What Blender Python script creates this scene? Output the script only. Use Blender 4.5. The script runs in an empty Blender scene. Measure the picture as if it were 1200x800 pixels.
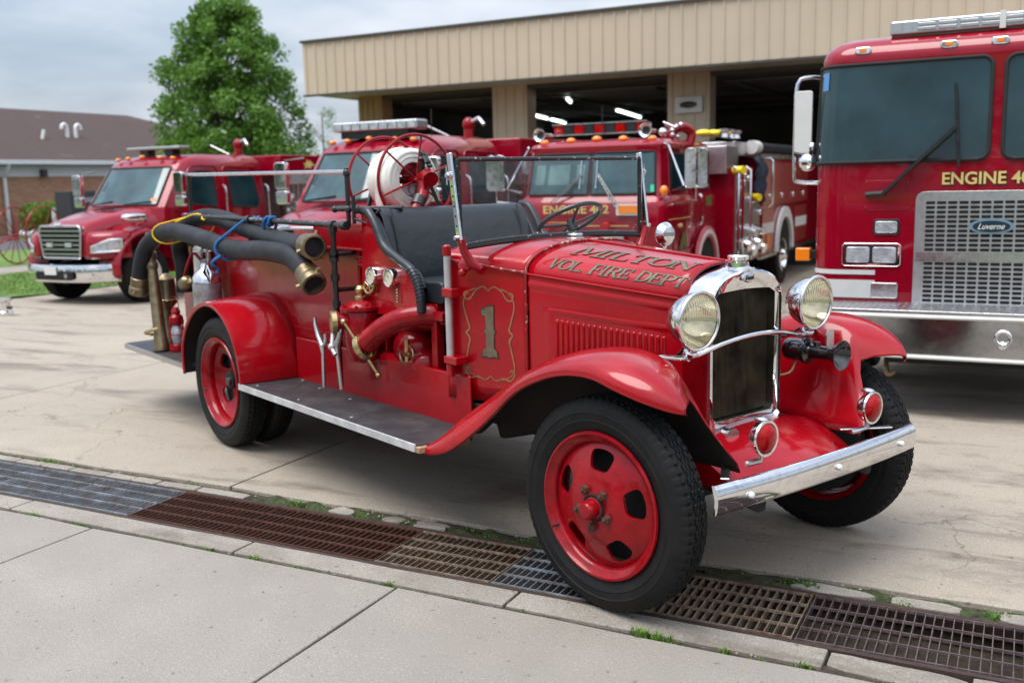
import bpy, bmesh, math, random
from math import sin, cos, pi, radians, sqrt
from mathutils import Vector, Matrix
random.seed(7)
scene = bpy.context.scene
C = scene.collection

# ---------------------------------------------------------------- materials
def new_mat(name):
    m = bpy.data.materials.new(name); m.use_nodes = True
    nt = m.node_tree; nt.nodes.clear()
    out = nt.nodes.new('ShaderNodeOutputMaterial')
    b = nt.nodes.new('ShaderNodeBsdfPrincipled')
    nt.links.new(b.outputs[0], out.inputs[0])
    return m, nt, b
def node(nt, typ, **kw):
    n = nt.nodes.new(typ)
    for k, v in kw.items():
        if k in n.inputs: n.inputs[k].default_value = v
        else: setattr(n, k, v)
    return n
def noise(nt, scale, detail=4, rough=.55, coord='Object', dist=0, stretch=None):
    tc = nt.nodes.new('ShaderNodeTexCoord'); n = nt.nodes.new('ShaderNodeTexNoise')
    src = tc.outputs[coord]
    if stretch:
        mp = nt.nodes.new('ShaderNodeMapping'); mp.inputs['Scale'].default_value = stretch
        nt.links.new(src, mp.inputs[0]); src = mp.outputs[0]
    nt.links.new(src, n.inputs['Vector'])
    n.inputs['Scale'].default_value = scale; n.inputs['Detail'].default_value = detail
    n.inputs['Roughness'].default_value = rough; n.inputs['Distortion'].default_value = dist
    return n.outputs['Fac']
def ramp(nt, fac, stops, interp='LINEAR'):
    r = nt.nodes.new('ShaderNodeValToRGB'); r.color_ramp.interpolation = interp
    while len(r.color_ramp.elements) < len(stops): r.color_ramp.elements.new(.5)
    for e, (p, c) in zip(r.color_ramp.elements, stops):
        e.position = p; e.color = (c[0], c[1], c[2], 1) if not isinstance(c, (int, float)) else (c, c, c, 1)
    nt.links.new(fac, r.inputs[0]); return r.outputs['Color']
def mix(nt, fac, a, b, blend='MIX'):
    m = nt.nodes.new('ShaderNodeMix'); m.data_type = 'RGBA'; m.blend_type = blend
    for i, v in ((0, fac), (6, a), (7, b)):
        if isinstance(v, (int, float)): m.inputs[i].default_value = v
        elif isinstance(v, tuple): m.inputs[i].default_value = (v[0], v[1], v[2], 1)
        else: nt.links.new(v, m.inputs[i])
    return m.outputs[2]
def bump(nt, b, h, strength=.3, dist=.01):
    n = nt.nodes.new('ShaderNodeBump'); n.inputs['Strength'].default_value = strength
    n.inputs['Distance'].default_value = dist
    nt.links.new(h, n.inputs['Height']); nt.links.new(n.outputs[0], b.inputs['Normal'])
def setin(nt, sock, v):
    if isinstance(v, (int, float)): sock.default_value = v
    elif isinstance(v, tuple): sock.default_value = (v[0], v[1], v[2], 1)
    else: nt.links.new(v, sock)
def simple(name, col, rough=.5, metal=0., var=.0, vscale=6, coat=0, bumpv=0, bscale=40, spec=None, rvar=0):
    m, nt, b = new_mat(name)
    if var:
        f = noise(nt, vscale, 5)
        c = mix(nt, ramp(nt, f, [(.3, 0.), (.7, 1.)]), tuple(x*(1-var) for x in col), tuple(min(1, x*(1+var)) for x in col))
        setin(nt, b.inputs['Base Color'], c)
    else: setin(nt, b.inputs['Base Color'], col)
    b.inputs['Metallic'].default_value = metal
    if rvar:
        f2 = noise(nt, vscale*2.3, 5)
        setin(nt, b.inputs['Roughness'], ramp(nt, f2, [(.3, max(.02, rough-rvar)), (.7, min(1, rough+rvar))]))
    else: b.inputs['Roughness'].default_value = rough
    b.inputs['Coat Weight'].default_value = coat; b.inputs['Coat Roughness'].default_value = .04
    if spec is not None: b.inputs['Specular IOR Level'].default_value = spec
    if bumpv: bump(nt, b, noise(nt, bscale, 4), bumpv)
    return m

def old_paint():
    m, nt, b = new_mat('old_red_paint')
    f = noise(nt, 2.2, 5, .6); f2 = noise(nt, 14, 6, .7); f3 = noise(nt, 60, 5, .7)
    c = mix(nt, ramp(nt, f, [(.3, 0.), (.7, 1.)]), (.26, .0008, .005), (.38, .002, .008))
    c = mix(nt, ramp(nt, f2, [(.66, 0.), (.78, .2)]), c, (.40, .04, .035))       # chalky faded patches
    chips = ramp(nt, f3, [(.755, 0.), (.77, 1.)])
    c = mix(nt, chips, c, (.16, .02, .02))
    sc_ = ramp(nt, noise(nt, 16, 6, .75, stretch=(1, 1, 5)), [(.66, 0.), (.70, .5)])
    c = mix(nt, sc_, c, (.46, .10, .085))
    dirt = ramp(nt, noise(nt, 5, 8, .75), [(.55, 0.), (.8, .6)])
    c = mix(nt, dirt, c, (.10, .008, .006))
    setin(nt, b.inputs['Base Color'], c)
    setin(nt, b.inputs['Roughness'], ramp(nt, noise(nt, 9, 6, .7), [(.3, .16), (.7, .34)]))
    b.inputs['Specular IOR Level'].default_value = .12; b.inputs['Coat Weight'].default_value = .7; setin(nt, b.inputs['Coat Roughness'], mix(nt, ramp(nt, noise(nt, 3.2, 7, .75), [(.4, 0.), (.7, 1.)]), (.045, .045, .045), (.24, .24, .24)))
    bump(nt, b, noise(nt, 22, 4, .6), .09, .01)
    return m
def new_paint():
    m, nt, b = new_mat('engine_red_paint')
    f = noise(nt, 1.2, 4, .5)
    c = mix(nt, f, (.22, .0006, .010), (.29, .001, .015))
    setin(nt, b.inputs['Base Color'], c)
    setin(nt, b.inputs['Roughness'], ramp(nt, noise(nt, 5, 5, .6), [(.3, .22), (.7, .36)]))
    b.inputs['Specular IOR Level'].default_value = .12; b.inputs['Coat Weight'].default_value = .8; b.inputs['Coat Roughness'].default_value = .025
    bump(nt, b, noise(nt, 4, 2, .5), .06, .02)
    return m
def chrome(name='chrome', base=.80, rough=.025, rv=.06):
    m, nt, b = new_mat(name)
    setin(nt, b.inputs['Base Color'], mix(nt, ramp(nt, noise(nt, 25, 6, .7), [(.5, 0.), (.85, 1.)]), (base, base, base*1.01), (base*.6, base*.57, base*.52)))
    b.inputs['Metallic'].default_value = 1
    setin(nt, b.inputs['Roughness'], ramp(nt, noise(nt, 12, 6, .7), [(.35, rough), (.8, rough+rv)]))
    bump(nt, b, noise(nt, 6, 3, .5), .04, .02)
    return m
def rubber(name, dusty=.5):
    m, nt, b = new_mat(name)
    f = ramp(nt, noise(nt, 7, 8, .75), [(.4, 0.), (.8, dusty)])
    setin(nt, b.inputs['Base Color'], mix(nt, f, (.006, .006, .0065), (.038, .034, .029)))
    b.inputs['Roughness'].default_value = .6; b.inputs['Specular IOR Level'].default_value = .22
    bump(nt, b, noise(nt, 120, 4, .6), .2, .002)
    return m
def concrete(name, c1, c2, stain, sscale=.45, crack=1.):
    m, nt, b = new_mat(name)
    big = noise(nt, sscale, 6, .6); mid = noise(nt, 3.5, 6, .65); fine = noise(nt, 150, 3, .7); grain = noise(nt, 60, 5, .85)
    c = mix(nt, ramp(nt, big, [(.35, 0.), (.65, 1.)]), c1, c2)
    c = mix(nt, ramp(nt, mid, [(.35, .0), (.75, .35)]), c, tuple(x*.72 for x in c1))
    c = mix(nt, ramp(nt, fine, [(.3, .75), (.62, 0.)]), c, tuple(x*.38 for x in c1))
    c = mix(nt, ramp(nt, grain, [(.56, 0.), (.68, .7)]), c, tuple(min(1, x*1.45) for x in c2))
    c = mix(nt, ramp(nt, noise(nt, .9, 5, .7), [(.42, 0.), (.75, .4)]), c, tuple(x*.7 for x in c1))
    specks = ramp(nt, noise(nt, 28, 2, .5), [(.68, 0.), (.72, .75)])
    c = mix(nt, specks, c, tuple(x*.35 for x in c1))
    wv = nt.nodes.new('ShaderNodeTexCoord'); vo = nt.nodes.new('ShaderNodeTexVoronoi'); vo.feature = 'DISTANCE_TO_EDGE'; vo.inputs['Scale'].default_value = .55
    wn = nt.nodes.new('ShaderNodeTexNoise'); wn.inputs['Scale'].default_value = 2.2; wn.inputs['Detail'].default_value = 6; nt.links.new(wv.outputs['Object'], wn.inputs['Vector'])
    wm = nt.nodes.new('ShaderNodeVectorMath'); wm.operation = 'MULTIPLY_ADD'; nt.links.new(wn.outputs['Color'], wm.inputs[0]); wm.inputs[1].default_value = (.9, .9, .9); nt.links.new(wv.outputs['Object'], wm.inputs[2]); nt.links.new(wm.outputs[0], vo.inputs['Vector'])
    ck = nt.nodes.new('ShaderNodeMath'); ck.operation = 'MULTIPLY'; nt.links.new(ramp(nt, vo.outputs[0], [(0., 1.), (.0045, 0.)]), ck.inputs[0]); nt.links.new(ramp(nt, noise(nt, .35, 2), [(.5, 0.), (.56, .8)]), ck.inputs[1])
    if crack: c = mix(nt, ck.outputs[0], c, tuple(x*.3 for x in c1))
    st = ramp(nt, noise(nt, .8, 8, .72, stretch=(.8, 2.6, 1), dist=.6), [(.51, 0.), (.66, .8)])
    c = mix(nt, st, c, stain)
    setin(nt, b.inputs['Base Color'], c)
    setin(nt, b.inputs['Roughness'], ramp(nt, st, [(0, .88), (1, .6)]))
    bump(nt, b, mix(nt, .5, fine, grain), .9, .006)
    return m
def wood_or_rust(name, c1, c2, rough=.75, metal=.2, scale=25):
    m, nt, b = new_mat(name)
    f = noise(nt, scale, 7, .7); f2 = noise(nt, 3, 4, .6)
    c = mix(nt, ramp(nt, f, [(.35, 0.), (.65, 1.)]), c1, c2)
    c = mix(nt, ramp(nt, f2, [(.45, 0.), (.7, .6)]), c, tuple(x*.5 for x in c1))
    setin(nt, b.inputs['Base Color'], c); b.inputs['Roughness'].default_value = rough; b.inputs['Metallic'].default_value = metal
    bump(nt, b, f, .3, .002)
    return m
def glass(name, tint=(.92, .96, .96), ior=1.5, dirt=.04):
    m = bpy.data.materials.new(name); m.use_nodes = True; nt = m.node_tree; nt.nodes.clear()
    out = nt.nodes.new('ShaderNodeOutputMaterial'); tr = nt.nodes.new('ShaderNodeBsdfTransparent'); gl = nt.nodes.new('ShaderNodeBsdfGlossy')
    tr.inputs[0].default_value = (*tint, 1); gl.inputs['Roughness'].default_value = .01
    lw = nt.nodes.new('ShaderNodeLayerWeight'); lw.inputs[0].default_value = .5
    pw = nt.nodes.new('ShaderNodeMath'); pw.operation = 'POWER'; nt.links.new(lw.outputs['Facing'], pw.inputs[0]); pw.inputs[1].default_value = 4.5
    fr = nt.nodes.new('ShaderNodeMath'); fr.operation = 'MULTIPLY_ADD'; nt.links.new(pw.outputs[0], fr.inputs[0]); fr.inputs[1].default_value = .9; fr.inputs[2].default_value = .07
    mx = nt.nodes.new('ShaderNodeMixShader'); nt.links.new(fr.outputs[0], mx.inputs[0]); nt.links.new(tr.outputs[0], mx.inputs[1]); nt.links.new(gl.outputs[0], mx.inputs[2])
    df = nt.nodes.new('ShaderNodeBsdfDiffuse'); df.inputs[0].default_value = (.5, .5, .48, 1)
    m2 = nt.nodes.new('ShaderNodeMixShader')
    f = noise(nt, 6, 5, .7); r = ramp(nt, f, [(.4, 0.), (.8, dirt*2.)]); nt.links.new(r, m2.inputs[0])
    nt.links.new(mx.outputs[0], m2.inputs[1]); nt.links.new(df.outputs[0], m2.inputs[2]); nt.links.new(m2.outputs[0], out.inputs[0])
    return m
def cab_glass(name, col=(.008, .022, .026), spec=.3):
    m, nt, b = new_mat(name)
    f = noise(nt, 1.6, 4, .55)
    setin(nt, b.inputs['Base Color'], mix(nt, ramp(nt, f, [(.35, 0.), (.7, 1.)]), col, tuple(x*2.6 for x in col)))
    b.inputs['Roughness'].default_value = .03; b.inputs['IOR'].default_value = 1.5; b.inputs['Specular IOR Level'].default_value = .42
    b.inputs['Coat Weight'].default_value = .5*spec; b.inputs['Coat Roughness'].default_value = .02
    bump(nt, b, noise(nt, .9, 1, .4), .03, .05)
    return m
def leaf_mat(name, c1, c2):
    m, nt, b = new_mat(name)
    f = noise(nt, 1.1, 3, .6); f2 = noise(nt, 9, 2)
    c = mix(nt, ramp(nt, f, [(.35, 0.), (.65, 1.)]), c1, c2); c = mix(nt, ramp(nt, f2, [(.4, 0.), (.7, .5)]), c, tuple(x*1.5 for x in c2))
    setin(nt, b.inputs['Base Color'], c); b.inputs['Roughness'].default_value = .5
    out = [n for n in nt.nodes if n.type == 'OUTPUT_MATERIAL'][0]
    tl = nt.nodes.new('ShaderNodeBsdfTranslucent'); nt.links.new(c, tl.inputs[0])
    ms = nt.nodes.new('ShaderNodeMixShader'); ms.inputs[0].default_value = .3
    nt.links.new(b.outputs[0], ms.inputs[1]); nt.links.new(tl.outputs[0], ms.inputs[2]); nt.links.new(ms.outputs[0], out.inputs[0])
    return m
def brick_mat():
    m, nt, b = new_mat('brick')
    tc = nt.nodes.new('ShaderNodeTexCoord'); mp = nt.nodes.new('ShaderNodeMapping'); mp.inputs['Rotation'].default_value = (0, 0, 0)
    br = nt.nodes.new('ShaderNodeTexBrick'); br.inputs['Scale'].default_value = 1; br.inputs['Brick Width'].default_value = .3; br.inputs['Row Height'].default_value = .1
    br.inputs['Mortar Size'].default_value = .008; br.inputs['Color1'].default_value = (.46, .23, .13, 1); br.inputs['Color2'].default_value = (.34, .16, .09, 1); br.inputs['Mortar'].default_value = (.36, .28, .22, 1)
    sx = nt.nodes.new('ShaderNodeSeparateXYZ'); cx = nt.nodes.new('ShaderNodeCombineXYZ'); ad = nt.nodes.new('ShaderNodeMath'); ad.operation = 'ADD'
    nt.links.new(tc.outputs['Object'], sx.inputs[0]); nt.links.new(sx.outputs[0], ad.inputs[0]); nt.links.new(sx.outputs[1], ad.inputs[1])
    nt.links.new(ad.outputs[0], cx.inputs[0]); nt.links.new(sx.outputs[2], cx.inputs[1]); nt.links.new(cx.outputs[0], br.inputs['Vector'])
    setin(nt, b.inputs['Base Color'], br.outputs['Color']); b.inputs['Roughness'].default_value = .9
    return m
def shingle_mat():
    m, nt, b = new_mat('roof_shingles')
    f = noise(nt, 3, 6, .7, stretch=(1, 1, 6)); g = noise(nt, 50, 3, .7)
    c = mix(nt, ramp(nt, f, [(.3, 0.), (.7, 1.)]), (.030, .018, .017), (.062, .038, .034)); c = mix(nt, ramp(nt, g, [(.45, 0.), (.7, .6)]), c, (.13, .085, .075))
    c = mix(nt, ramp(nt, noise(nt, 1.1, 3), [(.66, 0.), (.72, .35)]), c, (.2, .13, .1))
    setin(nt, b.inputs['Base Color'], c); b.inputs['Roughness'].default_value = .95; bump(nt, b, g, .4, .01)
    return m
M = dict(
    red=old_paint(), engine=new_paint(), chrome=chrome(), chrome_dull=chrome('polished_steel', .6, .2, .15), alu=chrome('aluminium', .52, .34, .1),
    plate=chrome('tread_plate_metal', .62, .3, .1),
    rubber=rubber('tyre_rubber', .3), rubber_dark=rubber('tyre_rubber_clean', .25),
    black=simple('black_enamel', (.012, .012, .013), .35, coat=.2, var=.3, rvar=.12), black_matt=simple('matt_black', (.012, .012, .012), .8),
    void=simple('dark_inside', (.008, .008, .008), .95),
    worn_black=None, vinyl=None, hose=None,
    brass=chrome('brass', .5, .22, .2), white=simple('white_paint', (.78, .78, .76), .4, var=.06), offwhite=simple('post_paint', (.44, .44, .44), .35, var=.15, metal=.3, vscale=12),
    cotton=simple('cotton_hose', (.74, .73, .68), .9, var=.08, vscale=14, bumpv=.5, bscale=160),
    gold=simple('gold_leaf', (.62, .47, .16), .45, var=.15), tan=simple('old_gold_lettering', (.125, .10, .058), .5, var=.25, vscale=30),
    tan_line=simple('pinstripe_gold', (.27, .12, .05), .5, var=.3, vscale=40),
    outline=simple('lettering_outline', (.05, .012, .01), .5),
    amber=simple('amber_lens', (.85, .22, .01), .2, coat=.5), red_lens=None, lens=None,
    glass=glass('clear_glass'), cabglass=cab_glass('cab_glass'), cabglass_light=cab_glass('cab_glass_pale', (.02, .045, .05), .8),
    gauge=simple('gauge_face', (.62, .58, .42), .4, var=.1, vscale=60),
    steel=wood_or_rust('galvanised_steel', (.42, .47, .52), (.20, .15, .12), .5, .5, 9), rust=wood_or_rust('rusty_iron', (.13, .05, .03), (.06, .026, .018)),
    rust_light=wood_or_rust('worn_rusty_iron', (.36, .29, .22), (.14, .07, .04), .6, .4), rust_purple=wood_or_rust('violet_iron', (.22, .17, .17), (.10, .06, .06), .5, .5),
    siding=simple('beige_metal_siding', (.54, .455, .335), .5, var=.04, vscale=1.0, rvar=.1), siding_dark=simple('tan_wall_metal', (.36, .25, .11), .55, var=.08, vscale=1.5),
    soffit=simple('soffit_metal', (.40, .34, .27), .6, var=.06), trim_dark=simple('fascia_trim', (.05, .05, .04), .6),
    brick=brick_mat(), shingle=shingle_mat(), trim_white=simple('white_trim', (.72, .72, .72), .5, var=.04),
    leaf=leaf_mat('tree_leaves', (.06, .145, .016), (.14, .27, .035)), leaf2=leaf_mat('bush_leaves', (.09, .19, .016), (.16, .30, .03)), bark=simple('bark', (.09, .06, .04), .9, var=.3, bumpv=.8, bscale=20),
    dark_leaf=leaf_mat('wood_leaves', (.03, .06, .015), (.06, .11, .02)),
    apron=concrete('apron_concrete', (.36, .305, .243), (.46, .40, .325), (.12, .09, .07)), pave=concrete('pavement_concrete', (.295, .265, .228), (.365, .335, .29), (.25, .225, .195), .3, 0),
    kerb=concrete('kerb_concrete', (.27, .24, .20), (.42, .38, .33), (.12, .10, .075), 2.5, 0),
    dirt=simple('damp_soil', (.045, .035, .022), .95, var=.4, vscale=25, bumpv=.9, bscale=60), moss=simple('moss', (.036, .046, .014), .95, var=.7, vscale=22, bumpv=1, bscale=90),
    grass=simple('lawn_turf', (.10, .17, .03), .95, var=.35, vscale=1.6, bumpv=.8, bscale=60), asphalt=simple('asphalt', (.07, .07, .072), .9, var=.2, vscale=4, bumpv=.4, bscale=90),
    weed=leaf_mat('weed_blades', (.07, .15, .015), (.13, .24, .03)), blue_rope=simple('blue_rope', (.01, .11, .30), .8, var=.3, vscale=60), yellow_rope=simple('yellow_rope', (.75, .5, .02), .7),
    yellow=simple('yellow_fitting', (.8, .6, .02), .4), navy=simple('navy_cloth', (.02, .03, .05), .9, var=.3), orange=simple('orange_panel', (.8, .2, .02), .4),
    pump_red=simple('pump_red_paint', (.25, .0015, .006), .3, var=.25, vscale=18, coat=.4, bumpv=.15, bscale=25, rvar=.1, spec=.15), reflect=simple('silver_reflective', (.62, .62, .60), .45, var=.05),
    pink_red=simple('faded_red_stripe', (.55, .12, .14), .4), lampwhite=simple('lamp_lens_white', (.52, .55, .58), .16, metal=.55, var=.35, vscale=14, coat=.8, bumpv=.5, bscale=70),
    sky_blue=simple('blue_sticker', (.08, .25, .5), .5), green=simple('green_sticker', (.02, .5, .25), .5), olive=simple('emblem_olive', (.12, .12, .02), .5), wood=simple('old_wood', (.33, .2, .11), .8, var=.35, vscale=30),
    copper=simple('tarnished_brass', (.22, .17, .10), .38, metal=.85, var=.3, vscale=20, rvar=.12), stone=simple('pale_stone', (.33, .29, .24), .9, var=.2, vscale=20, bumpv=.6, bscale=30),
)
M['brass'].node_tree.nodes
for n in M['brass'].node_tree.nodes:
    if n.type == 'MIX': n.inputs[6].default_value = (.52, .41, .21, 1); n.inputs[7].default_value = (.24, .17, .08, 1)
def vinyl():
    m, nt, b = new_mat('black_vinyl')
    setin(nt, b.inputs['Base Color'], mix(nt, noise(nt, 4, 4), (.008, .010, .013), (.019, .023, .029)))
    setin(nt, b.inputs['Roughness'], ramp(nt, noise(nt, 6, 5), [(.3, .3), (.7, .46)])); bump(nt, b, noise(nt, 9, 4, .6), .25, .02); return m
def hose_m():
    m, nt, b = new_mat('suction_hose_rubber')
    f = noise(nt, 5, 6, .7)
    setin(nt, b.inputs['Base Color'], mix(nt, ramp(nt, f, [(.35, 0.), (.75, 1.)]), (.010, .011, .014), (.036, .038, .045)))
    b.inputs['Roughness'].default_value = .55; b.inputs['Specular IOR Level'].default_value = .22; bump(nt, b, noise(nt, 40, 5, .6), .35, .004); return m
def worn_black():
    m, nt, b = new_mat('chipped_black_paint')
    chips = ramp(nt, noise(nt, 30, 6, .7), [(.60, 0.), (.63, 1.)])
    setin(nt, b.inputs['Base Color'], mix(nt, chips, (.012, .012, .013), (.42, .42, .40))); b.inputs['Roughness'].default_value = .35; return m
def lens_m():
    m = bpy.data.materials.new('fluted_headlight_glass'); m.use_nodes = True; nt = m.node_tree; nt.nodes.clear()
    out = nt.nodes.new('ShaderNodeOutputMaterial'); tr = nt.nodes.new('ShaderNodeBsdfTransparent'); tr.inputs[0].default_value = (.97, .95, .86, 1)
    df = nt.nodes.new('ShaderNodeBsdfDiffuse'); df.inputs[0].default_value = (.62, .56, .36, 1); gl = nt.nodes.new('ShaderNodeBsdfGlossy'); gl.inputs['Roughness'].default_value = .06
    tc = nt.nodes.new('ShaderNodeTexCoord'); wv = nt.nodes.new('ShaderNodeTexWave'); wv.bands_direction = 'Y'; wv.inputs['Scale'].default_value = 26; wv.inputs['Distortion'].default_value = .3
    nt.links.new(tc.outputs['Object'], wv.inputs[0]); sx = nt.nodes.new('ShaderNodeSeparateXYZ'); nt.links.new(tc.outputs['Object'], sx.inputs[0])
    up = nt.nodes.new('ShaderNodeMapRange'); nt.links.new(sx.outputs[2], up.inputs[0]); up.inputs[1].default_value = 1.12; up.inputs[2].default_value = 1.16; up.inputs[3].default_value = .12; up.inputs[4].default_value = .62
    f = nt.nodes.new('ShaderNodeMath'); f.operation = 'MULTIPLY'; nt.links.new(wv.outputs['Fac'], f.inputs[0]); nt.links.new(up.outputs[0], f.inputs[1])
    f2 = nt.nodes.new('ShaderNodeMath'); f2.operation = 'ADD'; nt.links.new(f.outputs[0], f2.inputs[0]); f2.inputs[1].default_value = .14
    bp_ = nt.nodes.new('ShaderNodeBump'); bp_.inputs['Strength'].default_value = .6; bp_.inputs['Distance'].default_value = .004; nt.links.new(wv.outputs['Fac'], bp_.inputs['Height']); nt.links.new(bp_.outputs[0], gl.inputs['Normal'])
    m1 = nt.nodes.new('ShaderNodeMixShader'); nt.links.new(f2.outputs[0], m1.inputs[0]); nt.links.new(tr.outputs[0], m1.inputs[1]); nt.links.new(df.outputs[0], m1.inputs[2])
    m2 = nt.nodes.new('ShaderNodeMixShader'); m2.inputs[0].default_value = .10; nt.links.new(m1.outputs[0], m2.inputs[1]); nt.links.new(gl.outputs[0], m2.inputs[2]); nt.links.new(m2.outputs[0], out.inputs[0]); return m
def redlens_m():
    m, nt, b = new_mat('red_lamp_lens')
    setin(nt, b.inputs['Base Color'], mix(nt, noise(nt, 20, 3), (.20, .0, .002), (.50, .002, .003))); b.inputs['Roughness'].default_value = .1; b.inputs['Specular IOR Level'].default_value = .15; b.inputs['Coat Weight'].default_value = .35
    bump(nt, b, noise(nt, 90, 2), .3, .003); return m
def board_m():
    m, nt, b = new_mat('running_board_rubber')
    w = ramp(nt, noise(nt, 4, 7, .75), [(.45, 0.), (.75, .55)]); c = mix(nt, w, (.022, .022, .025), (.10, .10, .10))
    c = mix(nt, ramp(nt, noise(nt, 17, 3, .7), [(.74, 0.), (.76, .8)]), c, (.40, .35, .28)); setin(nt, b.inputs['Base Color'], c); b.inputs['Roughness'].default_value = .55
    bump(nt, b, noise(nt, 60, 5), .4, .003); return m
M.update(vinyl=vinyl(), hose=hose_m(), worn_black=worn_black(), lens=lens_m(), red_lens=redlens_m(), board=board_m())
def lamp_emit():
    m = bpy.data.materials.new('fluorescent_tube'); m.use_nodes = True; nt = m.node_tree
    b = nt.nodes['Principled BSDF']; b.inputs['Emission Color'].default_value = (.85, 1, .95, 1); b.inputs['Emission Strength'].default_value = 2.6; return m
M['tube'] = lamp_emit()
def bead_m():
    m, nt, b = new_mat('chipped_bead_paint')
    ch = ramp(nt, noise(nt, 26, 6, .7), [(.56, 0.), (.59, 1.)])
    setin(nt, b.inputs['Base Color'], mix(nt, ch, (.22, .004, .006), (.42, .30, .24))); b.inputs['Roughness'].default_value = .4; return m
M['bead'] = bead_m()
M['edge_alu'] = simple('worn_aluminium_edge', (.55, .55, .55), .4, metal=.3, var=.2, vscale=12)
M['reflector'] = simple('silvered_reflector', (.95, .90, .74), .10, metal=1.)
M['core_fin'] = simple('radiator_fin', (.060, .048, .028), .55, metal=.5, var=.8, vscale=7)
M['bumper_steel'] = chrome('brushed_bumper_steel', .5, .13, .08)
M['undercoat'] = simple('black_undercoat', (.014, .008, .007), .8, var=.4)

# ---------------------------------------------------------------- mesh builder
class MB:
    def __init__(s): s.v = []; s.f = []; s.m = []; s.cur = 0
    def add(s, vs, fs, T=None):
        o = len(s.v)
        s.v += [tuple(T @ Vector(v)) if T else tuple(v) for v in vs]
        s.f += [tuple(o+i for i in f) for f in fs]; s.m += [s.cur]*len(fs); return s
    def box(s, x0, x1, y0, y1, z0, z1, T=None):
        v = [(x, y, z) for x in (x0, x1) for y in (y0, y1) for z in (z0, z1)]
        return s.add(v, [(0, 1, 3, 2), (4, 6, 7, 5), (0, 4, 5, 1), (2, 3, 7, 6), (0, 2, 6, 4), (1, 5, 7, 3)], T)
    def cbox(s, c, size, T=None):
        return s.box(c[0]-size[0]/2, c[0]+size[0]/2, c[1]-size[1]/2, c[1]+size[1]/2, c[2]-size[2]/2, c[2]+size[2]/2, T)
    def bar(s, a, b, w, h, up=(0, 0, 1)):
        a = Vector(a); b = Vector(b); d = (b-a).normalized(); u = Vector(up); r = d.cross(u)
        if r.length < 1e-4: r = d.cross(Vector((1, 0, 0)))
        r.normalize(); u = r.cross(d)
        vs = [p + r*i*w/2 + u*j*h/2 for p in (a, b) for i, j in ((-1, -1), (1, -1), (1, 1), (-1, 1))]
        return s.add(vs, [(3, 2, 1, 0), (4, 5, 6, 7), (0, 1, 5, 4), (1, 2, 6, 5), (2, 3, 7, 6), (3, 0, 4, 7)])
    def grid(s, P, cu=False, cv=False, T=None):
        nu = len(P); nv = len(P[0]); vs = [p for row in P for p in row]; fs = []
        for i in range(nu if cu else nu-1):
            for j in range(nv if cv else nv-1):
                a = i*nv+j; b = i*nv+(j+1) % nv; c = ((i+1) % nu)*nv+(j+1) % nv; d = ((i+1) % nu)*nv+j
                fs.append((a, b, c, d))
        return s.add(vs, fs, T)
    def loft(s, secs, closed=True, caps=True, T=None):
        n = len(secs[0]); s.grid(secs, False, closed, T)
        if caps:
            s.add(secs[0], [tuple(reversed(range(n)))], T); s.add(secs[-1], [tuple(range(n))], T)
        return s
    def tube(s, pts, r, n=12, closed=False, caps=True, smooth=0):
        pts = [Vector(p) for p in pts]
        if smooth: pts = spline(pts, smooth, closed)
        N = len(pts); rr = r if isinstance(r, (list, tuple)) else [r]*N
        if len(rr) != N: rr = [rr[0]+(rr[-1]-rr[0])*i/(N-1) for i in range(N)]
        up = None; secs = []
        for i, p in enumerate(pts):
            a = pts[(i-1) % N] if (closed or i > 0) else p; b = pts[(i+1) % N] if (closed or i < N-1) else p
            t = (b-a).normalized()
            if up is None:
                up = t.orthogonal().normalized()
            up = (up - t*up.dot(t)); up = up.normalized() if up.length > 1e-5 else t.orthogonal().normalized()
            w = t.cross(up)
            secs.append([tuple(p + (up*cos(2*pi*k/n) + w*sin(2*pi*k/n))*rr[i]) for k in range(n)])
        s.grid(secs, closed, True)
        if caps and not closed:
            s.add(secs[0], [tuple(reversed(range(n)))]); s.add(secs[-1], [tuple(range(n))])
        return s
    def lathe(s, prof, o=(0, 0, 0), ax=(0, 0, 1), n=32, caps=False):
        a = Vector(ax).normalized(); u = a.orthogonal().normalized(); w = a.cross(u); o = Vector(o)
        P = [[tuple(o + a*h + (u*cos(2*pi*k/n)+w*sin(2*pi*k/n))*r) for k in range(n)] for r, h in prof]
        s.grid(P, False, True)
        if caps:
            s.add(P[0], [tuple(reversed(range(n)))]); s.add(P[-1], [tuple(range(n))])
        return s
    def torus(s, c, ax, R, r, n=40, m=10, arc=(0, 2*pi)):
        a = Vector(ax).normalized(); u = a.orthogonal().normalized(); w = a.cross(u); c = Vector(c)
        full = abs(arc[1]-arc[0]-2*pi) < 1e-6; P = []
        for i in range(n if full else n+1):
            t = arc[0]+(arc[1]-arc[0])*i/n; d = u*cos(t)+w*sin(t)
            P.append([tuple(c + d*(R+r*cos(2*pi*j/m)) + a*r*sin(2*pi*j/m)) for j in range(m)])
        return s.grid(P, full, True)
    def ell(s, c, r, n=20, m=12, T=None):
        P = [[(c[0]+r[0]*sin(pi*i/m)*cos(2*pi*k/n), c[1]+r[1]*sin(pi*i/m)*sin(2*pi*k/n), c[2]+r[2]*cos(pi*i/m)) for k in range(n)] for i in range(m+1)]
        return s.grid(P, False, True, T)
    def prism(s, poly, o, ax, ay, d):
        """polygon (2d) in the plane o + ax*u + ay*v, thickness vector d"""
        o = Vector(o); ax = Vector(ax); ay = Vector(ay); d = Vector(d); n = len(poly)
        a = [o+ax*u+ay*v for u, v in poly]; b = [p+d for p in a]
        s.add(a+b, [tuple(reversed(range(n))), tuple(range(n, 2*n))] + [(i, (i+1) % n, n+(i+1) % n, n+i) for i in range(n)])
        return s
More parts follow.
